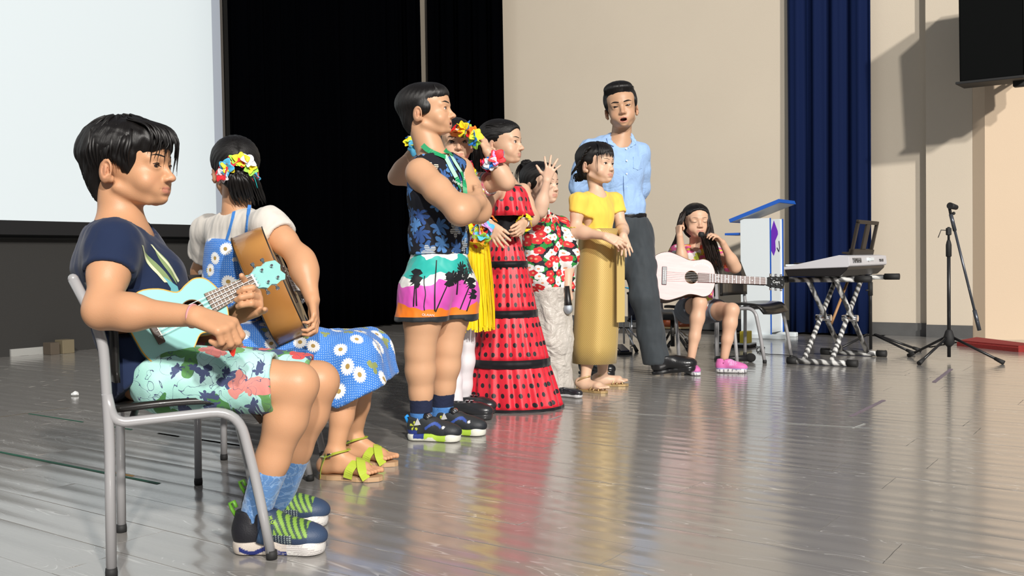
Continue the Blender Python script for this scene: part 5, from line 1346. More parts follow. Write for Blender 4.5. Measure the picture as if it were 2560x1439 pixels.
# ================================================================== 3. standing boy with crossed arms
def boy_lanyard():
    p = person('boy with crossed arms in dark leaf-print vest and bright palm shorts', (-.32, 3.95, 0))
    sk = skin_mat('skin_light_brown', (.61, .345, .20)); Y = 3.95
    H = Head(W(1069, 340, Y), (1, -.20, 0), .212, pitch=math.radians(-5), sy=1.06, ear=1.22, cheek=1.12, nose=1.1, open=.032, gaze=(.25, .0), eye=.022)
    nk = ('c', H.w((0, -.10, .25)), W(1086, 405, Y), .055, .060, .03)
    sR, eR, wR = W(1050, 432, 3.84), W(1150, 530, 3.70), W(1196, 504, 3.84)
    sL, eL, wL = W(1150, 425, 4.04), W(1197, 526, 3.90), W(1146, 503, 3.84)
    side = Vector((-.6, -.8, 0)); ch, wa, pe = W(1096, 480, Y), W(1098, 590, Y), W(1098, 680, Y)
    hR, kR, aR = W(1062, 730, 3.86), W(1050, 880, 3.87), W(1054, 1042, 3.90); hL, kL, aL = W(1132, 730, 4.0), W(1118, 868, 4.0), W(1104, 1028, 4.03)
    B = [nk, ('c', W(1092, 430, Y), ch, .068, .088, .04, side, 1.45), ('c', ch, wa, .088, .088, .04, side, 1.3), ('c', wa, pe, .088, .095, .04, side, 1.3), ('c', sR, sL, .050, .050, .05)]
    B += arm(sR, eR, wR, 1, (.056, .054, .047, .030))+arm(sL, eL, wL, 1, (.052, .050, .046, .029))+leg(hR, kR, aR, 1.0, (.085, .060, .036))+leg(hL, kL, aL, 1.0, (.085, .060, .036))
    gL, _ = hand(wL, W(1104, 460, 3.83)-wL, (-.2, .7, -.5), -1, (.12, .15, .2, .25), .1, .15, (.3, .2, .2), .010); B.append(gL)
    gR, _ = hand(wR, W(1212, 470, 3.95)-wR, (-.4, .8, .2), 1, (.3, .3, .3, .3), .05, .14, (.4, .3, .2)); B.append(gR)
    ob, bv = body(p, B, H, .007, sk, [finebox([wL, W(1096, 450, 3.82)], .025, .0035)], .003)
    H.extras(p, bv, brow_th=1.3, brow_z=.565)
    C = [H.e((0, -.06, .66), (.375, .495, .385), 0), H.e((0, .20, .76), (.31, .275, .235), .08), H.e((0, -.26, .36), (.27, .19, .28), .12), H.e((0, -.22, .16), (.17, .11, .14), .1),
         H.e((0, .53, .46), (.42, .25, .275), .03, None, True), H.e((0, .36, .10), (.36, .34, .26), .02, None, True)]
    for x in (-1, 1): C += [H.e((x*.42, .02, .24), (.17, .17, .27), .02, None, True), H.e((x*.30, .06, .50), (.08, .13, .14), .05), H.e((x*.38, .44, .42), (.2, .2, .22), .02, None, True)]
    ho = surf('hair', C, .0040, M_hair, p, disp=groove(H, .0025, 60), uv=hair_uv(H, (0, -.2, 1)))
    P = []
    for i in range(30):
        a = (i/29)*2-1; P.append([(a*.22, .28, .93), (a*.27, .41-.10*a*a, .85), (a*.29, .455-.15*a*a, .73)])
    locks(H, ho, P, .030, 3, .006)
    # vest
    t = NT('leaf_print_vest'); uv = t.uv()
    pt, hb, r1, rr_ = t.flowers(uv, 14, 7, .50, .9, .85, hub=.1, warp=.7); p2, h2, r2, _ = t.flowers(t.V('ADD', uv, (.04, .03, 0)), 11, 5, .36, .9, .72, hub=.2)
    st = t.M('GREATER_THAN', t.M('SINE', t.M('MULTIPLY', t.sep(uv)[1], 900)), -.3)
    c = t.mix(t.M('MULTIPLY', pt, t.M('GREATER_THAN', r1[0], .12)), (.004, .005, .012), t.mix(r1[1], (.02, .06, .22), (.10, .28, .60)))
    c = t.mix(t.M('MULTIPLY', t.M('MULTIPLY', p2, st), t.M('GREATER_THAN', r2[0], .48)), c, t.mix(r2[1], (.62, .55, .40), (.60, .66, .70)))
    t.col(c).set(Roughness=.85); t.bump(t.noise(t.tc(), 500, 2), .0005)
    T = [('c', W(1090, 415, Y), ch, .078, .104, .04, side, 1.42), ('c', ch, wa, .104, .106, .04, side, 1.28), ('c', wa, W(1098, 640, Y), .106, .108, .03, side, 1.28), ('c', sR.lerp(sL, .12), sL.lerp(sR, .12), .057, .057, .05),
         ('C', sR+(sR-sL).normalized()*.045, sR+(eR-sR)*.8, .062, .066, .012), ('C', sL+(sL-sR).normalized()*.045, sL+(eL-sL)*.8, .060, .066, .012),
         ('P', W(1098, 636, Y), Vector((0, 0, -1)), .22), ('C', W(1075, 340, Y), W(1088, 388, Y), .062, .070, .008), ('P', W(1088, 385, Y), Vector((-.25, 0, 1)), .10)]
    vest = surf('vest', T, .0055, t.m, p, fold=[(.006, 12, (1, 1, .5), 1), (.0025, 33, (1, 1, .5), 2)], uv=cylmap(wa, None, .13, Vector((-.5, 1, 0))))
    # shorts
    t = NT('palm_beach_shorts'); uv = t.uv(); s = t.sep(uv); v = s[1]; wv = t.M('MULTIPLY', t.M('SUBTRACT', t.noise(uv, 9, 2), .5), .14); z = t.M('ADD', v, wv)
    c = t.ramp(t.M('ADD', t.M('MULTIPLY', z, 3.0), .5), [(0, (.85, .20, .01)), (.27, (.85, .20, .01)), (.28, (.66, .08, .46)), (.56, (.66, .08, .46)), (.57, (.75, .74, .70)), (.66, (.75, .74, .70)), (.67, (.02, .42, .36)), (.86, (.02, .42, .36)), (.87, (.8, .8, .78))], 'CONSTANT')
    p3, _, r3, _ = t.flowers(t.V('ADD', uv, (.02, .01, 0)), 12, 9, .42, .9, .7, warp=.5); c = t.mix(t.M('MULTIPLY', p3, t.M('MULTIPLY', t.M('GREATER_THAN', r3[0], .5), t.M('GREATER_THAN', v, .015))), c, (.006, .008, .01))
    c = t.mix(t.M('LESS_THAN', v, -.108), c, (.012, .016, .02)); t.col(c).set(Roughness=.55, Sheen_Weight=.1)
    T = [('c', W(1098, 650, Y), pe+Vector((0, 0, 0)), .100, .108, .03, side, 1.3), ('c', pe, hR, .108, .105, .04), ('c', pe, hL, .108, .105, .04), ('c', hR, hR.lerp(kR, .62)+Vector((-.01, 0, 0)), .106, .110, .03), ('c', hL, hL.lerp(kL, .62)+Vector((.01, 0, 0)), .106, .110, .03),
         ('P', W(1098, 624, Y), Vector((0, 0, 1)), .25), ('P', W(1065, 803, 3.86), Vector((0, 0, -1)), .16), ('P', W(1135, 800, 4.0), Vector((0, 0, -1)), .16), ('C', hR.lerp(kR, .40), kR, .088, .092, .004), ('C', hL.lerp(kL, .40), kL, .086, .090, .004)]
    zc = W(1098, 720, Y); so = surf('shorts', T, .0055, t.m, p, fold=[(.006, 13, (1, 1, .4), 9), (.002, 40, (1, 1, .6), 8)], uv=cylmap(zc, None, .15, Vector((-.2, 1, 0))))
    sb = bvh_of(so); Mp = mat('palm_black_print', (.006, .007, .01), .6)
    def star(cx, cy, r, n=9):
        rc = random.Random(int(cx*999)); return [(cx+r*(1 if k % 2 else .32)*rc.uniform(.8, 1.1)*math.cos(math.pi*k/n), cy+r*(1 if k % 2 else .32)*rc.uniform(.8, 1.1)*math.sin(math.pi*k/n)) for k in range(2*n)]
    for i, (x0, y0, x1, y1, r) in enumerate(((1085, 782, 1120, 700, .030), (1083, 780, 1085, 650, .0), (1030, 768, 1034, 705, .028), (1038, 766, 1036, 690, .03), (1143, 780, 1170, 712, .026), (1160, 785, 1175, 740, .022), (1135, 740, 1140, 690, .024))):
        a = W(x0, y0, 3.7); b = W(x1, y1, 3.7); u = Vector((1, 0, 0)); o = a; d = b-a; w_ = .0028
        pl = [[(-w_, 0), (w_, 0), (d.x+w_*.8, d.z), (d.x-w_*.8, d.z)]]
        if r: pl.append(star(d.x, d.z, r))
        decal('palm_print', sb, o, u, (0, 0, 1), pl, Mp, p, .0012)
    for px_, tx in ((1070, 'OLAIAN'),):
        q, n_ = on_surf(sb, px_, 787, 3.7, .002); text_mesh('shorts_lettering', tx, zmat(q, n_, (1, 0, -.12)), .0135, mat('white_lettering', (.8, .8, .8), .6), p, .0004)
    bm = new(); pp = []
    for i in range(10):
        q, n_ = on_surf(sb, 1062-2*math.sin(i), 690+9.5*i, 3.7, .001); pp.append(q)
    tube(bm, pp, .0022, 5); obj('shorts_seam', bm, mat('dashed_seam', (.02, .02, .03), .6), p)
    # lanyard
    Mg = mat('green_ribbon', (.01, .30, .11), .45); Mg2 = mat('pale_green_ribbon', (.42, .75, .55), .45)
    vb = bvh_of(vest)
    for k, (ctl, mm) in enumerate(((((1056, 362), (1070, 377), (1092, 388), (1112, 395)), Mg), (((1110, 390), (1126, 422), (1140, 448)), Mg2), (((1138, 444), (1148, 468), (1158, 492)), Mg), (((1112, 374), (1120, 382), (1128, 391)), Mg), (((1124, 390), (1140, 415), (1150, 432)), Mg2), (((1149, 430), (1160, 455), (1164, 488)), Mg))):
        pts = []; nr = []
        for i in range(12):
            t_ = i/11*(len(ctl)-1); j = min(int(t_), len(ctl)-2); f = t_-j; x = ctl[j][0]*(1-f)+ctl[j+1][0]*f; y = ctl[j][1]*(1-f)+ctl[j+1][1]*f
            q, n_ = on_surf(vb, x, y, 3.88, .004); q2, n2 = on_surf(bv, x, y, 3.88, .004)
            if y < 396 and (q2-CAMP).length < (q-CAMP).length: q, n_ = q2, n2
            pts.append(q); nr.append(n_)
        for _ in range(6):
            pts = [pts[0]]+[(pts[i-1]+pts[i]*2+pts[i+1])/4 for i in range(1, 11)]+[pts[-1]]; nr = [nr[0]]+[(nr[i-1]+nr[i]*2+nr[i+1]).normalized() for i in range(1, 11)]+[nr[-1]]
        bm = new(); ribbon(bm, [q+n*.003 for q, n in zip(pts, nr)], nr, .021 if k < 3 else .017, .0012); rb_ = obj('lanyard', bm, mm, p)
        if k in (2, 5): text_mesh('lettering', 'GOENKAN', zmat(pts[4]+nr[4]*.006, nr[4], -(pts[-1]-pts[0])), .0155 if k == 2 else .012, mat('white_lettering2', (.85, .88, .85), .5), rb_, .0003)
    # socks, shoes
    t = NT('blue_sport_sock'); zz = t.sep(t.tc('Generated'))[2]; t.col(t.mix(t.step(zz, .62, .02), t.mix(t.step(t.noise(t.tc(), 30, 2), .55, .05), (.06, .20, .50), (.12, .30, .62)), (.008, .014, .045))).set(Roughness=.9); t.bump(t.noise(t.tc(), 200, 2), .001)
    for an, kn in ((aR, kR), (aL, kL)):
        an.z = max(an.z, .09); sock(p, Vector((an.x, an.y, .07)), kn, .36, .044, .047, t.m)
    def upc(x, y, z):
        out = np.tile(np.array((.022, .026, .03)), (len(x), 1)); out[(x > .175) & (z < .050+.1*(.235-x))] = (.012, .015, .02)
        a = (np.abs(z-.062-.25*(x-.11)*0-.012*np.sin(x*60)) < .006) & (x > .09) & (x < .16); out[a] = (.04, .09, .36); out[(x < .055) & (z < .045)] = (.02, .04, .22)
        q = (np.hypot(x-.045, z-.062) < .020) & (np.sin(np.arctan2(z-.062, x-.045)*5) > .5); out[q] = (.55, .60, .05); out[(np.hypot(x-.17, z-.060) < .006)] = (.7, .7, .7); return out
    def solec(x, y, z):
        out = np.tile(np.array((.66, .66, .58)), (len(x), 1)); out[(x > .085) & (x < .18) & (z > .008+.012*np.sin(x*70))] = (.42, .62, .06); out[(x > .04) & (x < .085) & (z > .010)] = (.02, .04, .22); return out
    for hp, d in ((W(1018, 1098, 3.89), (1, -.28)), (W(1085, 1084, 4.02), (1, -.30))):
        hp.z = .001; s0, w_, R, k = shoe(p, hp, d, .235, upc, solec, 'sneaker', high=.090, h=.0036, solez=.032)
        bm = new(); lathe(bm, [(.020, -.006), (.021, .0), (.016, .006), (.013, .009), (.004, .010)], zmat(w_(.098, -.012, .098), R@Vector((.62, -.35, .70))), 20); obj('dial', bm, M_black, s0, True)
        bm = new(); lathe(bm, [(.0105, .008), (.010, .0115), (.004, .012)], zmat(w_(.098, -.012, .098), R@Vector((.62, -.35, .70))), 16); obj('dial_cap', bm, M_chrome, s0, True)
        bm = new(); tube(bm, smoothpath([w_(.112, -.012, .084), w_(.124, -.002, .080), w_(.136, -.012, .074), w_(.15, 0, .070)], 4), .0036, 6, flat=1.6); obj('lace', bm, mat('bright_blue_lace', (.02, .30, .80), .5), s0)
        bm = new(); tube(bm, [w_(.006, 0, .07), w_(-.004, 0, .092), w_(.006, 0, .098)], .005, 6, flat=1.5); obj('pull_tab', bm, bpy.data.materials['bright_blue_lace'], s0)
        bm = new(); prism(bm, [(-.012, -.010), (.016, -.006), (.002, .020)], zmat(w_(.060, -.040, .075), R@Vector((0, -1, .1)), R@Vector((1, 0, 0))), .002); obj('side_mark', bm, mat('pale_grey_mark', (.5, .5, .5), .5), s0)
    finish(p); return p
# ================================================================== 4. girl with the flower garlands behind the boy
def girl_lei():
    Y = 4.5; p = person('girl with flower garland adjusting a flower headband behind the boy', (-.26, 4.5, 0))
    sk = skin_mat('skin_light', (.66, .41, .27)); 
    H = Head(W(1141, 410, Y), (.16, -1, 0), .212, pitch=math.radians(3), gaze=(.12, .1), eye=.028, ear=.95)
    nk = ('c', H.w((0, -.10, .25)), W(1140, 440, 4.52), .042, .046, .03)
    sR, eR, wR = W(1082, 462, 4.50), W(990, 442, 4.46), W(1040, 366, 4.42); sL, eL, wL = W(1196, 462, 4.50), W(1266, 455, 4.38), W(1219, 378, 4.36)
    side = Vector((1, .1, 0)).normalized(); ch, wa, pe = W(1140, 520, Y), W(1142, 600, Y), W(1144, 680, Y)
    hR, kR, aR = W(1118, 700, 4.5), W(1118, 830, 4.5), W(1140, 985, 4.5); hL, kL, aL = W(1168, 700, 4.52), W(1160, 830, 4.52), W(1158, 1000, 4.62)
    B = [nk, ('c', W(1140, 465, Y), ch, .055, .072, .04, side, 1.4), ('c', ch, wa, .072, .068, .04, side, 1.3), ('c', wa, pe, .068, .08, .04, side, 1.3), ('c', sR, sL, .038, .038, .05)]
    B += arm(sR, eR, wR, .9)+arm(sL, eL, wL, .98)+leg(hR, kR, aR, .88)+leg(hL, kL, aL, .88)
    g1, _ = hand(wL, W(1200, 336, 4.40)-wL, (-.6, .6, 0), -1, ((.3, .6, .4), (.35, .6, .4), (.4, .6, .4), (.5, .6, .4)), .1, .135, (.4, .4, .2), .010); B.append(g1)
    g2, _ = hand(wR, W(1062, 330, 4.45)-wR, (.5, .7, 0), 1, (.4, .4, .4, .4), .1, .135, (.4, .4, .2), .010); B.append(g2)
    ob, bv = body(p, B, H, .008, sk, [finebox([wL, W(1196, 325, 4.4)], .03, .004)], .0034); H.extras(p, bv, brow_th=1.15)
    ho = simple_hair(p, H, [H.e((0, -.20, .50), (.36, .30, .40), .05)], [], hh=.006, pole=(0, 0, .6))
    rc = random.Random(2); P = []
    for i in range(60):
        a = rc.random(); P.append([W(1172+10*a, 318+10*rc.random(), 4.56), W(1186+14*a, 350, 4.55), W(1185+26*a, 400, 4.58), W(1180+30*a, 440+30*rc.random(), 4.62)])
    for i in range(26):
        a = rc.random(); P.append([W(1110-4*a, 322, 4.56), W(1102-5*a, 360, 4.56), W(1100-8*a, 420+25*rc.random(), 4.6)])
    worldlocks(ho, P, .009, 3, .012)
    # white tights, black shoes
    for a_, k_ in ((aR, kR), (aL, kL)):
        surf('tights', leg(k_.lerp(a_, -.05), k_.lerp(a_, .12), a_+Vector((0, 0, -.05)), 1.0, (.052, .052, .034)), .006, M_tights, p)
    Mst = NT('striped_knit'); z = Mst.sep(Mst.uv())[0]; Mst.col(Mst.ramp(Mst.M('FRACT', Mst.M('MULTIPLY', z, 26)), [(0, (.70, .70, .68)), (.35, (.70, .70, .68)), (.36, (.16, .42, .62)), (.6, (.16, .42, .62)), (.61, (.66, .64, .60)), (.8, (.42, .16, .15))], 'CONSTANT')).set(Roughness=.85)
    ax = (eL-sL).normalized()
    T = [('c', W(1140, 455, Y), ch, .060, .084, .04, side, 1.4), ('c', ch, W(1142, 610, Y), .084, .080, .04, side, 1.3), ('c', sR, sL, .046, .046, .05), ('c', sR, sR.lerp(eR, .6), .050, .055, .03), ('c', sL, sL.lerp(eL, .52), .050, .056, .03),
         ('P', sR.lerp(eR, .35), (eR-sR).normalized(), .10), ('P', sL.lerp(eL, .42), ax, .10), ('C', sL.lerp(eL, .3), sL.lerp(eL, 1), .036, .040, .004), ('C', W(1141, 420, Y), W(1140, 440, Y), .05, .058, .006)]
    surf('blouse', T, .007, Mst.m, p, fold=[(.004, 14, (1, 1, .5), 1)], uv=planemap(sL, ax, (0, 0, 1)))
    # yellow tinsel skirt: strips nobody could count
    My = mat('yellow_tinsel', (.88, .62, .01), .28, coat=.4); bm = new(); rc = random.Random(4); c0 = W(1160, 598, Y)
    for i in range(420):
        a = rc.uniform(0, 6.28); rx, ry = .115, .10; q = c0+Vector((math.cos(a)*rx, math.sin(a)*ry, rc.uniform(-.01, .01))); e = c0+Vector((math.cos(a)*rx*rc.uniform(1.0, 1.22), math.sin(a)*ry*1.25, -.40-rc.uniform(0, .03)))
        m_ = q.lerp(e, .5)+Vector((rc.uniform(-1, 1), rc.uniform(-1, 1), 0))*.008; n = Vector((math.cos(a+rc.uniform(-.8, .8)), math.sin(a+rc.uniform(-.8, .8)), 0)); ribbon(bm, [q, q.lerp(m_, .5), m_, m_.lerp(e, .6)+n*.004, e], [n]*5, rc.uniform(.005, .010), .0004)
    o = obj('tinsel_skirt', bm, My, p); o['kind'] = 'stuff'
    loft('tinsel_waistband', [(c0+Vector((0, 0, -.02)), .118, .103, 0, 1, 0, 0), (c0+Vector((0, 0, .012)), .116, .10, 0, 1, 0, 0)], My, p, 40)
    # garlands
    cols = [PNK, RED, PNK, WHT, ORG, YEL, YEL, GRN, SKY]
    pts = [W(x, y, yy) for x, y, yy in ((1168, 418, 4.44), (1172, 436, 4.42), (1178, 452, 4.40), (1186, 468, 4.39), (1192, 486, 4.38), (1198, 504, 4.38), (1204, 524, 4.38), (1206, 545, 4.38))]
    garland(p, 'flower_garland', pts, cols, .036, 3, 3)
    pts = [W(x, y, 4.38) for x, y in ((1186, 566), (1196, 572), (1206, 578), (1190, 586), (1204, 592), (1196, 602), (1212, 570))]
    garland(p, 'waist_flowers', pts, [RED, YEL, YEL, LIL, SKY, WHT, GRN, ORG], .040, 6, 3)
    pts = [W(x, y, 4.34) for x, y in ((1140, 326), (1150, 322), (1161, 322), (1172, 322), (1180, 330), (1187, 340), (1188, 350))]
    garland(p, 'headband_flowers', pts, [ORG, RED, ORG, YEL, YEL, GRN, BLU], .034, 9, 2)
    ax = (wL-eL).normalized(); c = W(1233, 402, 4.36)
    g = garland(p, 'flower_bracelet', ring_pts(c, ax, .030, 7), [SKY, BLU, WHT, LIL, RED, RED, PNK], .036, 12, 2, out=c)
    ax = (wR-eR).normalized(); c = W(1033, 374, 4.42)
    garland(p, 'flower_bracelet', ring_pts(c+ax*.02, ax, .028, 6), [YEL, GRN, YEL, SKY, BLU, WHT], .034, 15, 2, out=c)
    Lc = flat_((.020, .021, .024)); 
    for hp, d in ((W(1132, 1020, 4.60), (1, -.35)), (W(1118, 1036, 4.42), (1, -.3))):
        hp.z = .001; s0, w_, R, k = shoe(p, hp, d, .225, Lc, flat_((.03, .03, .032)), 'shoe', high=.075, m=M_paintgloss, h=.0045, solez=.022)
        for xx in (.105, .128):
            bm = new(); pts = [w_(xx, -.030*math.cos(a), .050+.034*math.sin(a)) for a in [math.pi*i/8 for i in range(9)]]; tube(bm, pts, .0055, 6, flat=.5, upv=R@Vector((.7, 0, .7))); obj('strap', bm, M_black, s0, True)
            bm = new(); box(bm, w_(xx+.003, -.012, .088), (.016, .016, .003), R, .001); obj('buckle', bm, M_chrome, s0)
    finish(p); return p
M_tights = cloth('white_tights', (.78, .74, .76), .8)
# ================================================================== 5. girl in the red polka-dot dress
def girl_flamenco():
    Y = 4.75; p = person('girl in long red polka-dot ruffled dress', (-.01, 4.75, 0)); sk = skin_mat('skin_fair', (.66, .42, .28))
    H = Head(W(1251, 409, Y), (.93, -.40, 0), .215, sy=1.05, nose=1.05, gaze=(.2, 0), eye=.026, cheek=.98)
    nk = ('c', H.w((0, -.10, .25)), W(1262, 448, Y), .038, .042, .03); sR, eR, wR = W(1232, 478, 4.62), W(1196, 545, 4.58), W(1222, 560, 4.46); sL, eL, wL = W(1306, 478, 4.86), W(1330, 545, 4.82), W(1310, 556, 4.66)
    side = (sL-sR).normalized(); ch, wa = W(1268, 510, Y), W(1268, 578, Y)
    B = [nk, ('c', W(1265, 470, Y), ch, .052, .068, .04, side, 1.35), ('c', ch, wa, .064, .050, .04, side, 1.2), ('c', wa, W(1270, 620, Y), .050, .056, .03, side, 1.1), ('c', sR, sL, .036, .036, .04)]
    B += arm(sR, eR, wR, .92)+arm(sL, eL, wL, .92)
    g, _ = hand(wR, W(1244, 592, 4.42)-wR, (.25, .9, 0), 1, ((.1, .3, .2), (.15, .35, .2), (.2, .4, .2), (.25, .4, .2)), .25, .150, (.5, .3, .2), .010); B.append(g)
    g, _ = hand(wL, W(1298, 584, 4.58)-wL, (-.7, .3, -.1), -1, ((.4, .8, .5), (.5, .8, .5), (.6, .8, .5), (.7, .8, .5)), .15, .140, (.4, .6, .3), .010); B.append(g)
    ob, bv = body(p, B, H, .008, sk, [finebox([wR, W(1262, 604, 4.42), wL], .03, .004)], .0034); H.extras(p, bv, brow_th=.85)
    ho = simple_hair(p, H, [H.e((0, -.48, .62), (.16, .17, .16), .04)], [], hh=.0055, pole=(0, -.48, .64), N=70, top=.995, line=.035)
    P = []; rc = random.Random(3)
    for i in range(50):
        a = rc.uniform(-2.2, 2.2); P.append([(math.sin(a)*.34, .24*math.cos(a)+.02, .72+.22*math.cos(a)), (math.sin(a)*.33, -.18, .80+.14*math.cos(a)), (math.sin(a)*.14, -.44, .70)])
    locks(H, ho, P, .018, 3, .01, .5)
    def dots(name):
        t = NT(name); uv = t.uv(); v = t.V('ADD', t.V('MULTIPLY', uv, (19, 22, 0)), (0, 0, 0)); q = t.sep(v)
        row = t.M('FLOOR', q[1]); x = t.M('FRACT', t.M('ADD', q[0], t.M('MULTIPLY', t.M('FLOORED_MODULO', row, 2.0), .5))); y = t.M('FRACT', q[1])
        r = t.M('SQRT', t.M('ADD', t.M('POWER', t.M('MULTIPLY', t.M('SUBTRACT', x, .5), 1/19), 2.0), t.M('POWER', t.M('MULTIPLY', t.M('SUBTRACT', y, .5), 1/22), 2.0)))
        t.col(t.mix(t.M('LESS_THAN', r, .0115), (.62, .012, .030), (.008, .006, .008))).set(Roughness=.48, Sheen_Weight=.15); t.bump(t.noise(t.tc(), 300, 2), .0004); return t.m
    M = dots('red_polka_satin'); Mb = cloth('black_satin_trim', (.006, .006, .008), .55)
    def C(x, y, dy=0): return W(x, y, Y+dy)
    def rings(seq, amp, k, ph, n=8):
        out = []
        for i in range(n):
            f = i/(n-1); (x0, y0, r0), (x1, y1, r1) = seq; xx = x0+(x1-x0)*f; yy = y0+(y1-y0)*f; r = (r0+(r1-r0)*(f**.85))/505; out.append((C(xx, yy), r, r*.86, amp*(.35+.65*f), k, ph, -.4))
        return out
    loft('skirt_tier', rings(((1262, 588, 34), (1264, 660, 53)), .035, 14, 0), M, p, 120, .15)
    loft('skirt_tier', rings(((1264, 656, 52), (1266, 780, 75)), .035, 17, 1), M, p, 140, .19)
    loft('skirt_tier', rings(((1266, 776, 74), (1270, 900, 101)), .035, 20, 2), M, p, 160, .23)
    loft('skirt_tier', rings(((1270, 896, 100), (1281, 1014, 124)), .045, 20, 2.5, 10), M, p, 180, .28)
    for (x, y, r, h_, am, k, ph) in ((1264, 660, 53.5, 15, .035, 14, 0), (1266, 782, 75.5, 18, .035, 17, 1), (1270, 902, 101.5, 20, .035, 20, 2), (1281, 1016, 124.5, 17, .045, 20, 2.5)):
        q = C(x, y); rr_ = r/505*1.048; am = .005; hh = h_/505/2; loft('skirt_trim', [(q+Vector((0, 0, hh)), rr_, rr_*.865, am, k, ph, -.4), (q-Vector((0, 0, hh)), rr_*1.01, rr_*.875, am, k, ph, -.4)], Mb, p, 160, .2)
    # black waist and ruffled top
    surf('waistband', [('c', W(1267, 515, Y), W(1266, 592, Y), .072, .060, .02, side, 1.16), ('P', W(1266, 594, Y), Vector((0, 0, -1)), .15)], .006, Mb, p)
    top = C(1266, 472)
    def rz(x, y, r, am, ry=.98): return (C(x, y), r*1.03/505, r*ry/505, am, 11, .4, -.35)
    loft('ruffle', [rz(1264, 466, 38, .01), rz(1264, 474, 47, .02), rz(1265, 486, 52, .035), rz(1267, 510, 56, .055), rz(1268, 528, 59, .075), rz(1269, 541, 62, .095)], M, p, 120, .12)
    loft('ruffle_edge', [rz(1264, 464, 38, .01), rz(1264, 468, 40, .01)], Mb, p, 60, .12)
    bm = new(); 
    ringband('choker', W(1261, 434, Y), (0, 0, 1), .0425, .010, .002, Mb, p)
    for c, ax, cc in ((wR, (wR-eR), ORG), (wL, (wL-eL), YEL)):
        garland(p, 'bracelet_flowers', ring_pts(c, ax, .024, 6), [cc, cc, YEL], .022, 5, 1, out=c)
    finish(p); return p
